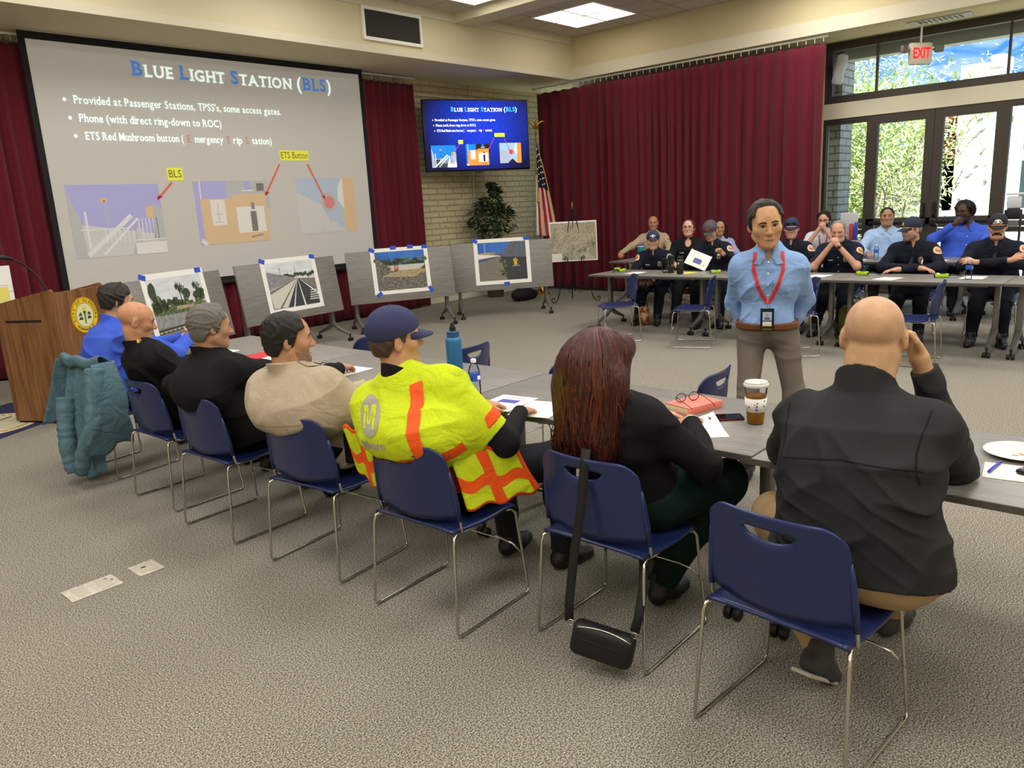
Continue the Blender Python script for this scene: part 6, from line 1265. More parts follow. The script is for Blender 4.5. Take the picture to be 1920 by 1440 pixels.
G.op(rcone(hp(0, -.08, .0), hp(0, -.09, -.25), .09, .08, .04)); fobj('long_hair', G, hair_mat('1A1412'), o['root'])
o = person('bearded man in glasses and white shirt with a red lanyard, hands at mouth', (11.8, 4.28), 198, pel=(0, -.02, .56), neck=(0, .04, 1.11), head=(.0, .10, 1.265), hd=(-8, 6, 0), shw=.178, sk='C4957C', shirt='D3DAE8', shirt2='C6CEE0', pants='22242C', hair=dict(t=.02, yf=.068, slope=-.2, noise=.005), hairc='16120F', glasses='1A1A1C', beard=dict(t=.010, c='1A1411'), sleeve=.85, arms=A((.05, .30, 1.155), (-.02, .30, 1.15), (.26, .32, .86), (-.24, .32, .84), dr=(-.5, .05, .75), dl=(.5, .05, .75), nr=(.7, .6, .1), nl=(-.7, .6, .1), cr=60, cl=60), group=GB, seed=110)
for s in (-1, 1): ribbon(o['stree'], [o['N']+o['TM'][:, 0]*s*.06-o['TM'][:, 2]*.05+o['TM'][:, 1]*.2, o['P']+o['TM'][:, 2]*.35*o['L']+o['TM'][:, 0]*s*.01+o['TM'][:, 1]*.2], .018, -o['TM'][:, 1], 'lanyard', ltm, o['root'], .005)
ls = cloth('A3BEE6', '98B4DE'); o = person('stout man in a pale blue dress shirt before the glass doors', (11.85, 3.42), 197, pel=(0, -.02, .57), neck=(0, -.02, 1.12), head=(0, .02, 1.285), hd=(0, -2, 0), shw=.205, g=1.35, gd=1.3, belly=.04, fat=1.2, hs=1.05, facew=1.1, sk='A97C60', shirt_mat=ls, pants='22242C', hair=dict(t=.007, yf=.066, slope=-.25), hairc='1C1816', arms=A((.22, .42, .80), (-.18, .42, .80), None, None), group=GB, seed=111, armr=1.1)
collar_tips(o, ls, .06); placket(o, ls); buttons(o, (.3, .5, .7), 'E0E6F2')
rb = cloth('4665D4', '3E5CC8'); o = person('large man in a royal blue shirt drinking from a water bottle', (11.9, 2.42), 194, pel=(0, -.02, .58), neck=(0, -.02, 1.14), head=(.05, .03, 1.31), hd=(-32, -4, 0), shw=.225, g=1.5, gd=1.45, belly=.05, fat=1.25, hs=1.08, facew=1.12, sk='4A3026', sk2='5A3A2C', shirt_mat=rb, pants='22242C', hair=dict(t=.03, yf=.062, slope=-.25, noise=.012, fr=70), hairc='17120F', glasses='141414', beard=dict(t=.005, c='17120F'), arms=A((.16, .30, 1.17), (-.06, .44, .86), (.40, .22, .98), None, dr=(-.7, .3, .55), nr=(.4, .9, 0), cr=45, dl=(.6, .7, 0), cl=60), group=GB, seed=112, armr=1.25, mouth='5A3028', brow='17120F')
collar_tips(o, rb, .06); placket(o, rb); buttons(o, (.35, .55, .75), 'C8D0F0')
BOT = o
# chairs under the far sitters
for x, y, hh_, l in ((9.82, 5.93, 200, 'blue chair under the young man in the navy cap'), (10.18, 5.62, 205, 'blue chair under the woman in the black polo'), (9.88, 5.07, 203, 'blue chair under the man in the grey cap'), (9.98, 4.02, 200, 'blue chair under the man with sunglasses on his cap'), (9.92, 3.36, 188, 'blue chair under the man with clasped hands'), (9.87, 2.52, 190, 'blue chair under the man in the navy cap and glasses'), (9.96, 1.72, 188, 'blue chair under the man with the moustache'), (11.84, 7.2, 205, 'blue chair under the bald tan officer'), (11.84, 5.95, 203, 'blue chair under the dark-haired woman of the back row'), (11.84, 4.28, 198, 'blue chair under the bearded man'), (11.89, 3.42, 197, 'blue chair under the man in pale blue'), (11.94, 2.42, 194, 'blue chair under the large man in royal blue')): chair(x, y, hh_, l, G4)
# ============================================================ SMALL THINGS
M_clear = thin_glass('clear_plastic', 'F6F9FB', .15, .08); M_water = thin_glass('water_bottle_wall', 'EEF4F8', .2, .06); M_tea = mat('iced_tea', 'C98426', .1, trans=.2, ior=1.1, mix=('D99A3C', 8, .3, .7))
M_capw = mat('white_cap', 'F2F2F0', .5); M_blulab = mat('blue_label', '2E55B8', .5)
def water_bottle(name_label, loc, group=None, full=True):
    t = thing('water_bottle', name_label, 'bottle', loc, 0, group)
    prof = [(0, 0), (.026, 0), (.031, .006)]+[(.032 if i % 2 else .0300, .012+.0085*i) for i in range(9)]+[(.0315, .095), (.0315, .14), (.030, .15), (.022, .175), (.0135, .188), (.0125, .196), (.0125, .203), (0, .203)]
    MB().lathe(prof, n=24).mk('bottle_wall', M_water, t, 40)
    MB().lathe([(.0320, .1), (.0322, .101), (.0322, .137), (.0320, .138)], n=24).mk('label', M_blulab, t, True)
    MB().box((.0, -.0325, .118), (.02, .001, .02)).mk('label_mark', M_capw, t)
    MB().lathe([(0, .212), (.0135, .212), (.0145, .209), (.0145, .196), (.0135, .194), (0, .194)], n=20).mk('cap', M_capw, t, 40); return t
t = thing('flask', 'tall blue steel drinking flask with a black lid on the near table', 'flask', (2.985, 3.14, .741), 30)
fb = mat('flask_blue', '2F74A8', .4, metal=.25)
MB().lathe([(0, 0), (.043, 0), (.0455, .004), (.0455, .05), (.0448, .051), (.0448, .052), (.0455, .053), (.0455, .235), (.042, .25), (.033, .258), (0, .258)], n=36).mk('flask_body', fb, t, 40)
MB().lathe([(.034, .256), (.036, .262), (.036, .268), (.034, .27), (.036, .274), (.036, .288), (.03, .291), (0, .291)], n=32).mk('lid', mat('lid_blue', '27527E', .45), t, 40)
MB().lathe([(0, .29), (.018, .29), (.018, .315), (.012, .318), (.012, .33), (.007, .338), (0, .338)], n=20).tube([(.034, 0, .275), (.055, 0, .285), (.063, 0, .265), (.058, 0, .245), (.045, 0, .245)], .004).mk('spout', M_black, t, 40)
water_bottle('water bottle with a blue label standing beside the tall blue flask', (2.73, 2.735, .741))
def sheet_(label, x, y, a, pics=(), z=.7415, w=.216, h=.28, curl=0, name='paper', col=None, cat='paper', group=None):
    t = thing(name, label, cat, (x, y, z), a, group)
    MB().grid(9, 9, lambda u, v: ((u-.5)*w, (v-.5)*h, .0006+curl*max(0, u-.55)**2*max(0, v-.3)*6)).mk('sheet', col or M_paper, t, True, .0006, 1)
    for i, (px, py, pw, ph, c) in enumerate(pics): MB().bb((px-pw/2, py-ph/2, .0014), (px+pw/2, py+ph/2, .0018)).mk('printed_picture' if ph > .02 else 'printed_line', flat(c, .8), t)
    return t
GP = 'papers on the near tables'
sheet_('printed sheet with a small purple picture beside the water bottle', 2.75, 2.545, -82, ((0, .03, .11, .06, '55559E'), (.0, .1, .12, .008, '8A8A90'), (0, -.06, .05, .008, '9A9AA0')), group=GP)
sheet_('blank sheet overhanging the table edge left of the red-haired woman', 2.74, 2.31, -76, ((.0, .11, .10, .006, '9A9AA0'),), z=.743, group=GP)
sheet_('white sheet under the purple pen right of the red-haired woman', 2.84, 1.55, -50, (), curl=.03, w=.24, h=.30, group=GP)
sheet_('small white sheet by the hand of the grey-haired man', 2.83, 3.98, -85, group=GP)
sheet_('white sheet under the clasped hands at the lectern end of the table', 2.76, 5.5, -80, group=GP)
sheet_('white sheet lying over the red folder', 2.84, 4.84, -70, group=GP, z=.748, w=.15, h=.2)
fo = thing('folder', 'red paper folder on the near table by the grey-haired man', 'folder', (2.92, 5.04, .7415), -84)
MB().rbox((0, 0, .003), (.235, .31, .005), .002).mk('cover', mat('red_card', 'C8303A', .6), fo, 40); MB().bb((-.1, -.15, .0003), (.112, .152, .0008)).mk('sheet', M_paper, fo)
bk_ = thing('notebook', 'coral notebook with cream pages under a pair of glasses', 'notebook', (3.12, 1.70, .741), 74)
MB().rbox((0, 0, .0175), (.146, .212, .027), .002).mk('pages', mat('cream_pages', 'E6D6B2', .8, bump=(300, .3, (1, 1, 20))), bk_, 40)
cv = mat('coral_cover', 'E8806C', .5); MB().rbox((0, 0, .033), (.152, .218, .0035), .0015).mk('front_cover', cv, bk_, 40); MB().rbox((0, 0, .002), (.152, .218, .0035), .0015).rbox((-.0755, 0, .0175), (.0035, .218, .034), .0015).mk('back_cover', cv, bk_, 40)
MB().tube([(.06, -.112, .02), (.075, -.118, .012), (.085, -.1, .006), (.08, -.07, .004)], .006, 8).mk('page_ribbon', cv, bk_, True)
gl = thing('spectacles', 'tortoiseshell glasses folded open on the coral notebook', 'glasses', (3.10, 1.72, .777), 150)
tm = mat('tortoise', '4A281C', .3); gm = MB(); 
for s in (-1, 1):
    gm.tube([(s*.034+.026*math.cos(a*.3927), 0, .022+.02*math.sin(a*.3927)) for a in range(16)], .0022, 6, closed=True)
gm.tube([(-.009, 0, .028), (0, 0, .031), (.009, 0, .028)], .002); gm.mk('rim', tm, gl, True)
for s in (-1, 1): MB().tube([(s*.06, 0, .028), (s*.064, .03, .026), (s*.062, .11, .012), (s*.058, .14, .002)], .0022, 6).mk('temple_arm', tm, gl, True)
for s in (-1, 1): MB().lathe([(.0245, 0), (.0245, .001), (0, .001)], (s*.034, 0, .022), 18, Matrix.Rotation(R(90), 3, 'X')).mk('lens', M_clear, gl)
gl = thing('spectacles', 'black glasses lying on the near table by the watch hand', 'glasses', (2.80, 4.22, .743), -60); gm = MB()
for s in (-1, 1): gm.tube([(s*.034+.026*math.cos(a*.3927), 0, .02+.018*math.sin(a*.3927)) for a in range(16)], .0026, 6, closed=True).tube([(s*.06, 0, .026), (s*.062, .11, .010), (s*.058, .14, .002)], .0025, 6)
gm.tube([(-.009, 0, .026), (.009, 0, .026)], .0025); gm.mk('frame', M_black, gl, True)
ph = thing('phone', 'dark phone in a red-edged case beside the iced tea', 'phone', (3.035, 1.50, .741), 40)
MB().rbox((0, 0, .006), (.076, .155, .012), .005).mk('case', mat('case_red', '5E1F28', .4), ph, 40); MB().rbox((0, 0, .0124), (.070, .149, .0012), .0005).mk('screen', mat('phone_glass', '0B0C12', .06), ph)
MB().box((0, -.0778, .006), (.012, .001, .004)).box((-.02, -.0778, .006), (.012, .001, .003)).box((.02, -.0778, .006), (.012, .001, .003)).mk('port', M_grey, ph)
cu = thing('iced_tea_cup', 'clear lidded cup of iced tea in a patterned white sleeve', 'cup', (3.04, 1.362, .741), 0)
MB().lathe([(.0, .0), (.032, 0), (.034, .004), (.0475, .165), (.049, .17)], n=36).mk('cup_wall', M_clear, cu, 40)
MB().lathe([(0, .003), (.0325, .003), (.0435, .125), (0, .125)], n=36).mk('tea', M_tea, cu, 40)
MB().lathe([(.0508, .164), (.052, .168), (.052, .174), (.049, .176), (.047, .184), (.03, .184), (.028, .181), (0, .181)], n=36).mk('lid', mat('lid_plastic', 'E4E2DC', .35, alpha=.85), cu, 40)
slv = mat('sleeve_white', 'ECEAE6', .7); M_sl = MB().lathe([(.0402, .056), (.0412, .056), (.0462, .115), (.0452, .115)], n=36).mk('sleeve', slv, cu, True)
sp = MB(); rnd = random.Random(9)
for i in range(26):
    a = rnd.uniform(0, 6.283); z = rnd.uniform(.062, .108); r_ = .0415+(z-.056)*.085+.0006; c_ = Vector((r_*math.cos(a), r_*math.sin(a), z)); Mx = frame(c_, (-math.sin(a), math.cos(a), 0), (math.cos(a), math.sin(a), .0)); vs, fs = disc(rnd.uniform(.003, .006), rnd.uniform(.003, .005), 8, 1); sp.add([Mx @ Vector(v) for v in vs], fs, i % 3)
sp.mk('sleeve_pattern', [flat('4A5A96'), flat('7F9AC8'), flat('C87A6A')], M_sl)['kind'] = 'stuff'
def pen(label, x, y, a, c, z=.7415):
    t = thing('pen', label, 'pen', (x, y, z), a); m = mat('pen_'+c, c, .35)
    MB().tube([(-.07, 0, .006), (.055, 0, .006)], .0052, 10).mk('barrel', m, t, 40); MB().tube([(.055, 0, .006), (.072, 0, .006)], [.005, .0012], 10).mk('tip', M_grey, t, True); MB().rbox((-.045, 0, .0125), (.045, .004, .0025), .001).mk('clip', m, t, 40)
pen('purple pen lying on the white sheet near the red-haired woman', 2.755, 1.625, -45, '4C35A8', .744)
pen('blue pen lying on the napkin at the right edge', 2.935, .455, -5, '3040B8', .744)
sheet_('white napkin with a pen and car key at the right edge', 2.915, .40, 8, w=.17, h=.17, name='napkin', cat='napkin', group=None, col=mat('napkin', 'E9E4DA', .9, bump=(120, .2)))
pl_ = thing('paper_plate', 'white paper plate on the near table at the right edge', 'plate', (3.13, .415, .741)); MB().lathe([(0, .004), (.075, .004), (.088, .012), (.112, .018), (.114, .016), (.09, .008), (.076, 0), (0, 0)], n=40).mk('plate', mat('plate_paper', 'E9E2D2', .8), pl_, True)
MB().ball((.01, -.01, .006), (.02, .015, .003), 8).ball((-.02, .01, .006), (.01, .012, .002), 8).mk('crumb', mat('crumb', 'D8C7A8', .9), pl_, True)
ky = thing('car_key', 'black car key fob lying on the napkin at the right edge', 'key', (2.935, .365, .744), -20); MB().rbox((0, 0, .008), (.07, .038, .015), .007).mk('fob', M_black, ky, 40)
for i in (-1, 0, 1): MB().rbox((i*.017, 0, .016), (.012, .018, .002), .001).mk('key_button', M_grey, ky)
# handbag on the red-haired woman's chair
hb = thing('handbag', 'small black handbag hanging by its strap from the chair of the red-haired woman', 'handbag', (2.06, 1.49, 0), -68)
nyl = mat('black_nylon', '141415', .55, bump=(150, .15)); Mt = Matrix.Rotation(R(12), 3, 'Y')
MB().rbox((0, 0, .125), (.235, .075, .135), .03, Mt, seg=4).mk('bag_body', nyl, hb, 60)
zc = Vector((0, 0, .125)); MB().tube([zc+Mt @ Vector((x, -.034+.012*math.cos(x*14), .052+.014*math.cos(x*13))) for x in [i*.02-.1 for i in range(11)]], .0028, 6).mk('zip', M_chrome, hb, True)
MB().tube([zc+Mt @ Vector((x, -.0385, .02-.006*math.cos(x*13))) for x in [i*.02-.1 for i in range(11)]], .0016, 6).mk('front_seam', M_black, hb, True)
def strap(name, pts, w=.034, t_=.003):
    P = [Vector(p) for p in pts]; vs = []
    for i, p in enumerate(P):
        d = (P[min(len(P)-1, i+1)]-P[max(0, i-1)]).normalized(); s = Vector((1, 0, 0)); s = (s-d*s.dot(d)).normalized()*w/2; vs += [p-s, p+s]
    MB().add(vs, [(2*i, 2*i+1, 2*i+3, 2*i+2) for i in range(len(P)-1)]).mk(name, mat('webbing', '101011', .7), hb, True, t_)
strap('shoulder_strap', [(-.125, .0, .20), (-.13, .03, .26), (-.11, .05, .45), (-.085, .075, .62), (-.07, .085, .78), (-.065, .10, .835), (-.06, .14, .80), (-.05, .17, .6)])
strap('shoulder_strap', [(.118, .0, .19), (.13, .02, .24), (.14, .06, .33), (.13, .14, .42), (.10, .2, .45), (.05, .2, .47)])
for x, z in ((-.118, .195), (.118, .175)): MB().tube([(x+.012*math.cos(a*.785), 0, z+.012*math.sin(a*.785)) for a in range(8)], .0025, 6, closed=True).mk('strap_ring', M_chrome, hb, True)
# teal jacket over the end chair
jk = thing('jacket', 'teal jacket draped over the back of the chair nearest the lectern', 'jacket', (2.095, 5.70, -.012), -82)
tj = mat('teal_cloth', '516E7B', .75, spec=.2, mix=('5D7B88', 4, .3, .7), bump=(240, .08)); wrinkle(tj, .7, 7)
def cloth_sheet(name, fn, nu=44, nv=40): MB().grid(nu, nv, fn).mk(name, tj, jk, True, .006)
def rdg(x): return (1-abs(math.sin(x)))**1.6-.4
cloth_sheet('back_panel', lambda u, v: ((u-.5)*(.50-.10*v)+.05*v, -.245-.10*(max(0, .83*(1-v)*0+v)*.8)-.03*math.sin(3.1*v)-.055*min(1, v*1.6+.08)*rdg(u*11+.9*math.sin(v*4)+.5)+.06*(2*u-1)**2*(1-v), .84-.74*v-.05*math.sin(u*3.1)*(v > .02)*v+.02*math.sin(u*9)*v))
cloth_sheet('side_panel', lambda u, v: (-.215-.07*v*u-.02*u, -.14-.13*u-.14*v*u-.03*rdg(u*6+v*3)*v, .85-.36*v-.1*v*u+.015*math.sin(u*7)*v), 20, 28)
cloth_sheet('side_panel', lambda u, v: (.235+.09*math.sin(v*2.6)+.02*u, -.12-.17*u-.15*v*u-.04*rdg(u*5+v*5)*v, .84-.58*v+.03*math.sin(u*7)*v), 20, 30)
cloth_sheet('fold_over', lambda u, v: ((u-.5)*.49, -.15-.135*math.sin(v*1.9)+.05*(2*u-1)**2, .715+.162*math.sin(v*2.2+.35)+.01*math.sin(u*14)), 30, 12)
for s, pts in ((1, [(.22, -.25, .80), (.27, -.31, .62), (.31, -.36, .45), (.24, -.42, .30), (.17, -.43, .12)]), (-1, [(-.06, -.33, .60), (-.03, -.38, .42), (.0, -.41, .25), (.04, -.42, .10)])):
    P = [Vector(p) for p in pts]; n_ = 40; fp = [P[min(int(i/(n_-1)*(len(P)-1)), len(P)-2)].lerp(P[min(int(i/(n_-1)*(len(P)-1)), len(P)-2)+1], i/(n_-1)*(len(P)-1)-min(int(i/(n_-1)*(len(P)-1)), len(P)-2)) for i in range(n_)]
    for _ in range(4): fp = [fp[0]]+[(fp[i-1]+fp[i]*2+fp[i+1])/4 for i in range(1, n_-1)]+[fp[-1]]
    MB().tube(fp, [.062-.015*i/n_+.0035*math.sin(i*1.1+math.sin(i*.37)*2.5)-(.012 if i > n_-3 else 0) for i in range(n_)], 18).mk('sleeve', tj, jk, True)
MB().tube([(-.2+.02*i, -.25+.0004*(i-10)**2, .855-.003*abs(i-10)) for i in range(21)], .017, 8).mk('jacket_collar', tj, jk, True)
# ---- far tables
lim = mat('lime_plastic', 'A8D02A', .5)
def radio(label, x, y, a):
    t = thing('handheld_radio', label, 'radio', (x, y, .741), a, 'lime handheld radios on the far tables')
    MB().rbox((0, 0, .022), (.13, .062, .04), .012).mk('radio_body', lim, t, 40); MB().rbox((.01, 0, .038), (.05, .05, .012), .004).rbox((-.06, 0, .022), (.025, .058, .038), .01).mk('grip', M_black, t, 40); MB().tube([(.06, .018, .025), (.1, .02, .03), (.2, .022, .012)], [.009, .007, .005], 8).mk('antenna', M_black, t, True); MB().lathe([(0, 0), (.008, 0), (.007, .014), (0, .014)], (.065, -.012, .022), 10, Matrix.Rotation(R(90), 3, 'Y')).mk('knob', M_black, t, 40)
for l, x, y, a in (('lime radio at the left end corner of the far table', 9.18, 6.20, 200), ('lime radio between the corner radio and the white sheet', 9.02, 6.02, 170), ('lime radio left of the standing man on the far table', 9.05, 4.62, 300), ('lime radio by the water bottle on the far table', 9.0, 2.03, -80), ('lime radio tucked beside the hand of the man in glasses', 9.12, 2.86, 260)): radio(l, x, y, a)
GQ = 'papers on the far tables'
for l, x, y, a in (('white sheet before the young man in the navy cap', 8.9, 5.72, 95), ('white sheet under the man with clasped hands', 8.95, 3.28, 85), ('white sheet under the crossed hands of the man in glasses', 8.8, 2.5, 80), ('white sheet under the single water bottle of the far table', 9.05, 1.75, 90)): sheet_(l, x, y, a, ((0, .02, .12, .03, 'A9ACB8'),), group=GQ)
sheet_('yellow sheet lying below the man reading in the grey cap', 9.0, 5.02, 80, col=flat('E2D85A', .8), group=GQ)
for l, x, y in (('white sheet before the man in pale blue', 11.0, 3.55), ('white sheet before the large man in royal blue', 11.0, 2.55)): sheet_(l, x, y, 85, group=GQ)
water_bottle('water bottle standing before the man with the dark moustache', (8.88, 1.76, .743)); water_bottle('water bottle before the man in pale blue on the back table', (11.05, 3.3, .741))
t = water_bottle('water bottle lifted to the mouth of the large man in royal blue', (0, 0, 0)); mh = BOT['root'].matrix_basis; hpm = BOT['hp'](.0, .115, -.07); wr, Dh, n_, Sd = BOT['hands']['R']; pc = wr+Dh*.07-n_*.035
dv = nrm(hpm-pc); bs = hpm-dv*.20; q = Vector((0, 0, 1)).rotation_difference(Vector(dv.tolist())).to_matrix().to_4x4(); BM = Matrix.Translation(BOT['root'].location) @ Matrix.Rotation(BOT['root'].rotation_euler.z, 4, 'Z'); t.matrix_world = BM @ T(*bs.tolist()) @ q
t = thing('tumbler', 'black and lime tumbler with a loop handle on the far table', 'tumbler', (8.98, 5.22, .741), 110)
MB().lathe([(0, 0), (.036, 0), (.038, .01), (.043, .16), (.043, .20), (0, .2)], n=24).mk('tumbler_body', mat('tumbler_dark', '20261E', .35, mix=('7FA03A', 9, .52, .6)), t, 40); MB().lathe([(.044, .19), (.046, .2), (.046, .22), (.03, .235), (0, .235)], n=24).mk('lid', M_black, t, 40); MB().tube([(.04, 0, .18), (.10, 0, .185), (.115, 0, .15), (.115, 0, .04), (.10, 0, .01), (.04, 0, .015)], .009, 8).mk('handle', M_black, t, True)
t = thing('flask', 'plain black flask beside the tumbler on the far table', 'flask', (8.86, 5.02, .741)); MB().lathe([(0, 0), (.040, 0), (.042, .005), (.042, .17), (.038, .18), (0, .18)], n=28).mk('flask_body', M_black, t, 40); MB().lathe([(.040, .182), (.041, .184), (.041, .225), (.037, .232), (0, .232)], n=28).mk('lid', M_black, t, 40); MB().lathe([(.0405, .179), (.0415, .179), (.0415, .183), (.0405, .183)], n=28).mk('lid_ring', M_chrome, t, True); MB().box((-.0425, .0, .14), (.001, .012, .025)).mk('flask_mark', M_capw, t)
t = thing('tumbler', 'teal tumbler with a purple lid held before the bald tan officer', 'tumbler', (10.75, 6.80, .741)); MB().lathe([(0, 0), (.04, 0), (.05, .22), (0, .22)], n=24).mk('tumbler_body', mat('tumbler_teal', '1C9AA8', .35, metal=.3), t, 40); MB().lathe([(.051, .218), (.052, .25), (.04, .262), (0, .262)], n=24).mk('lid', flat('5A3A98', .4), t, 40); MB().lathe([(.0508, .222), (.0515, .222), (.0515, .236), (.0508, .236)], n=24).mk('rim_band', M_capw, t)
t = thing('key_ring', 'bunch of keys beside the sheet of the man with clasped hands', 'keys', (8.80, 3.52, .741)); MB().tube([(.02*math.cos(a*.6283), .02*math.sin(a*.6283), .003) for a in range(10)], .0018, 5, closed=True).mk('ring', M_chrome, t, True)
for i in range(3): MB().rbox((.05*math.cos(i*1.1), .05*math.sin(i*1.1), .005+.003*i), (.05, .018, .003), .0012, Matrix.Rotation(i*1.1, 3, 'Z')).mk('key', M_chrome, t, 40)
t = thing('tote_bag', 'orange and brown patterned bag on the floor between the legs of the young man', 'bag', (9.1, 5.72, 0), 20); MB().rbox((0, 0, .13), (.11, .15, .26), .05, seg=3).mk('bag_body', mat('tote_print', '7A4424', .7, mix=('D8B080', 13, .45, .6)), t, 50); MB().tube([(0, -.05, .25), (0, -.04, .33), (0, .04, .33), (0, .05, .25)], .008).mk('handle', M_black, t, True)
t = thing('gear_bag', 'olive and orange gear bag on the floor under the far table', 'bag', (9.25, 2.98, 0), 10); MB().rbox((0, 0, .19), (.24, .30, .38), .07, seg=3).mk('bag_body', mat('gear_olive', '5E6A1E', .7, mix=('8A3A1E', 6, .5, .6)), t, 50); MB().tube([(-.02, -.08, .37), (0, -.06, .46), (0, .06, .46), (-.02, .08, .37)], .009).mk('handle', M_black, t, True)
# by the doors
t = thing('literature_rack', 'grey acrylic rack with red and blue folders by the curtain edge', 'rack', (12.75, 4.22, 0), -75)
MB().rbox((0, .1, .45), (.34, .3, .9), .01).mk('pedestal', mat('rack_grey', '9A9C9E', .5), t, 40); MB().rbox((-.02, .06, 1.12), (.26, .02, .42), .006).mk('back_plate', mat('acrylic', 'B9BCC0', .3), t, 40); MB().rbox((.02, .0, 1.03), (.05, .06, .26), .008).mk('red_folder', flat('B8323C', .5), t, 40); MB().rbox((.09, .0, 1.04), (.05, .06, .28), .008).mk('blue_folder', flat('2C3FB8', .5), t, 40)
t = thing('hand_sanitizer_stand', 'black hand sanitizer dispenser on a pole at the right edge', 'dispenser', (12.6, 2.02, 0), -80)
MB().lathe([(0, 0), (.17, 0), (.17, .015), (.03, .03), (0, .03)], n=24).mk('base', M_black, t, 40)
for s in (-1, 1): MB().tube([(s*.09, 0, .02), (s*.09, 0, 1.3)], .016).mk('pole', M_black, t, True)
MB().rbox((0, -.03, 1.25), (.16, .09, .14), .012).mk('dispenser', M_black, t, 40); MB().rbox((0, -.03, 1.40), (.17, .1, .16), .015).mk('reservoir', mat('sanitizer_clear', 'C9CCD2', .3), t, 40); MB().rbox((0, -.03, 1.51), (.2, .12, .03), .008).mk('cover', mat('cover_white', 'D9DADA', .5), t, 40); MB().rbox((0, -.05, 1.08), (.14, .1, .02), .006).rbox((0, -.0, 1.11), (.14, .01, .1), .004).mk('drip_tray', M_grey, t, 40)
# ============================================================ OUTSIDE + LIGHT
w = bpy.data.worlds.new('sky'); SC.world = w; w.use_nodes = True; nt = w.node_tree; L = nt.links
bg = nt.nodes['Background']; tc = nt.nodes.new('ShaderNodeTexCoord'); mp = nt.nodes.new('ShaderNodeMapping'); mp.inputs['Scale'].default_value = (6, 6, 14); n = nt.nodes.new('ShaderNodeTexNoise'); n.inputs['Scale'].default_value = 3; n.inputs['Detail'].default_value = 8; n.inputs['Distortion'].default_value = .8
rp = nt.nodes.new('ShaderNodeValToRGB'); rp.color_ramp.elements[0].position = .42; rp.color_ramp.elements[0].color = hexc('4B8FDB'); rp.color_ramp.elements[1].position = .78; rp.color_ramp.elements[1].color = hexc('E6EEF6')
L.new(tc.outputs['Generated'], mp.inputs[0]); L.new(mp.outputs[0], n.inputs[0]); L.new(n.outputs['Fac'], rp.inputs[0]); L.new(rp.outputs[0], bg.inputs[0]); bg.inputs[1].default_value = 1.35
s = bpy.data.lights.new('sun', 'SUN'); s.energy = 15; s.angle = R(.5); s.color = (1, .95, .86)
so = bpy.data.objects.new('sun', s); so.rotation_euler = Vector((.42, .36, -.83)).to_track_quat('-Z', 'Y').to_euler(); so.location = (15, 5, 20); COL.link(so)
struct(MB().bb((XW+.3, -25, -.12), (70, 45, -.02)).mk('ground_outside', mat('pale_concrete', 'D9D4C8', .9)))
struct(MB().bb((XW+.3, 4.72, 0), (XW+.85, 5.6, 4.1)).mk('trim_8', brickmat('pillar_block', 'BDBBB0', 'AFADA2', '85837A', .4, .12, 'xy')))
wb = brickmat('white_brick', 'F2F0EA', 'ECE9E2', 'CFCBC2', .42, .12, 'xy')
tag(MB().bb((20, 3.62, -.1), (20.9, 4.42, 4.17)).bb((19.98, 3.6, 4.05), (20.92, 3.86, 4.3)).mk('brick_chimney', wb), 'tall white brick chimney outside the doors', 'chimney')
tag(MB().bb((20, 4.98, -.1), (20.5, 5.48, 3.6)).mk('brick_column', wb), 'white brick column left of the chimney outside', 'column')
tag(MB().bb((20, 3.2, -.1), (20.4, 3.43, 3.4)).mk('brick_column', wb), 'narrow white brick column right of the chimney outside', 'column')
bl = thing('building', 'building with red clay tile roof and dark windows beyond the glass doors', 'building', (20.78, 4.7, 0))
MB().bb((.2, -7, 0), (4, .95, 2.35)).mk('wall', mat('far_wall', 'A39E92', .9), bl)
for y in (-.45, -2.0, -3.6, -5.2): MB().bb((.15, y-.6, .3), (.2, y+.6, 2.1)).mk('window', mat('far_window', '3A4A4C', .15), bl)
MB().bb((.15, -.1, .9), (.2, .62, 2.2)).mk('window', mat('far_window2', '8A9AA0', .6), bl)
rt_ = mat('clay_tile', 'B85A44', .8, mix=('96402F', 4, .4, .6)); rb_ = MB()
rb_.add([(-.35, -.28, 2.28), (-.35, .62, 2.28), (1.6, .62, 4.0), (1.6, -.28, 4.0), (-.35, -.28, 2.2), (-.35, .62, 2.2), (1.6, .62, 3.9), (1.6, -.28, 3.9)], [(0, 1, 2, 3), (4, 7, 6, 5), (0, 4, 5, 1), (1, 5, 6, 2), (2, 6, 7, 3), (3, 7, 4, 0)])
for i in range(5):
    for j in range(8):
        x0 = -.35+.245*j; z0 = 2.3+.215*j; rb_.tube([(x0, -.19+.18*i, z0+.03), (x0+.26, -.19+.18*i, z0+.225)], [.075, .06], 8)
rb_.mk('tile_roof', rt_, bl, 40); r2 = MB()
r2.add([(1.2, -7, 3.95), (1.2, -1.15, 3.95), (4, -1.15, 5.2), (4, -7, 5.2)], [(0, 1, 2, 3)])
for i in range(28): r2.tube([(1.15, -1.25-.2*i, 3.99), (4, -1.25-.2*i, 5.24)], .08, 6)
r2.mk('tile_roof', rt_, bl, 40); MB().bb((-.37, -.3, 2.14), (-.28, .66, 2.26)).mk('fascia', M_dark, bl)
struct(MB().bb((XW+.35, -6, 3.72), (XW+.6, 9, 3.95)).mk('trim_9', mat('eave', 'B9B4A4', .8)))
tag(MB().rbox((18.6, 5.2, .55), (.25, 6.5, 1.16), .03).mk('low_wall', mat('white_plaster', 'F0EDE6', .9), smooth=40), 'low white wall outside below the trees', 'wall')
bn = thing('bench', 'long brown wooden rail bench outside the glass doors', 'bench', (15.2, 2.2, 0))
slm = woodmat('bench_wood', '5A4632', '7A6248', 1, 2, .7)
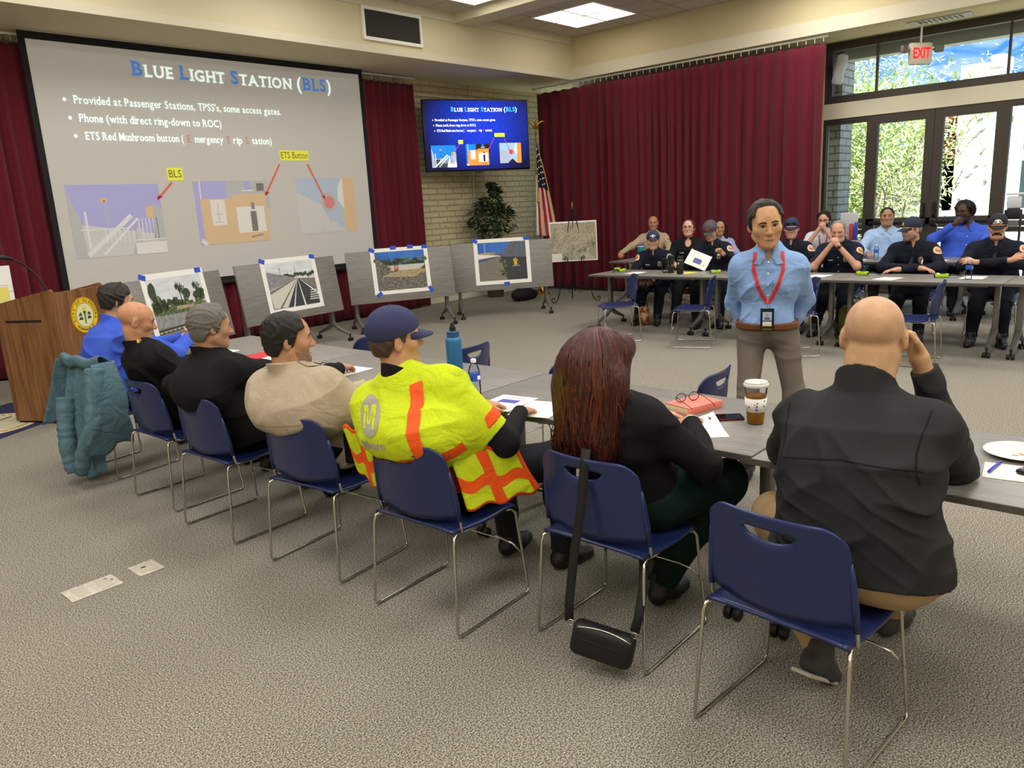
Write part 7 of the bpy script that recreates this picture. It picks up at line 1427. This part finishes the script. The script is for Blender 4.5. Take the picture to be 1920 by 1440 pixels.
for i in range(3): MB().rbox((0, 0, .90+.1*i), (.04, 7.0, .085), .01).mk('slat', slm, bn, 40)
for y in (-3.2, -1.6, 0, 1.6, 3.2): MB().rbox((.04, y, .55), (.06, .08, 1.1), .008).mk('post', M_dark, bn, 40)
lm = [mat('leaf_lime', 'C3D184', .6), mat('leaf_olive', 'A3B678', .6), mat('leaf_pale', 'D3DDA6', .6)]; bkm = mat('grey_branch', '9A9080', .8)
def tree(label, x, y, H_, cr, nl, seed, big=1.0, z0=.3, name='tree'):
    t = thing(name, label, 'tree', (x, y, -.02)); rnd = random.Random(seed); br = MB(); tips = []
    for i in range(9):
        a = rnd.uniform(0, 6.283); p = Vector((0, 0, .05)); d = Vector((math.cos(a)*.35, math.sin(a)*.35, 1)).normalized(); pts = [p.copy()]; rr = [.045]
        for j in range(6):
            p = p+d*H_*.18*rnd.uniform(.7, 1.1); d = (d+Vector((rnd.uniform(-.4, .4), rnd.uniform(-.4, .4), rnd.uniform(-.12, .15)))).normalized(); pts.append(p.copy()); rr.append(.045*(1-(j+1)/7)); tips.append(p.copy())
        br.tube(pts, rr, 6)
        for k in range(5):
            q0 = pts[rnd.randint(1, 5)]; d2 = Vector((rnd.uniform(-1, 1), rnd.uniform(-1, 1), rnd.uniform(-.2, .7))).normalized(); br.tube([q0, q0+d2*.35, q0+d2*.65+Vector((0, 0, rnd.uniform(-.1, .15)))], [.014, .009, .003], 5); tips.append(q0+d2*.6)
    br.mk('branch', bkm, t, True); lf = MB()
    for i in range(nl):
        c = rnd.choice(tips); p = c+Vector((rnd.gauss(0, cr), rnd.gauss(0, cr), rnd.gauss(0, cr*.8)))
        if p.z < z0: continue
        leaf(lf, p, Vector((rnd.uniform(-1, 1), rnd.uniform(-1, 1), rnd.uniform(-1, .5))), Vector((0, 0, 1)), rnd.uniform(.08, .17)*big, rnd.uniform(.012, .026)*big, rnd.choice((0, 0, 1, 2)))
    lf.mk('foliage', lm, t)['kind'] = 'stuff'
tree('yellow-green leafy tree outside beside the brick pillar', 17.2, 5.85, 3.7, .32, 9000, 3)
tree('bright green shrub tree behind the leafy tree outside', 19.2, 6.7, 4.6, .5, 12000, 5, big=1.4)
tree('thin branching shrub before the white brick column outside', 16.6, 4.75, 2.3, .22, 700, 8, name='shrub')
tree('wispy tree with high branches showing in the transom outside', 22.5, 6.0, 5.6, .42, 3200, 12, z0=2.5)
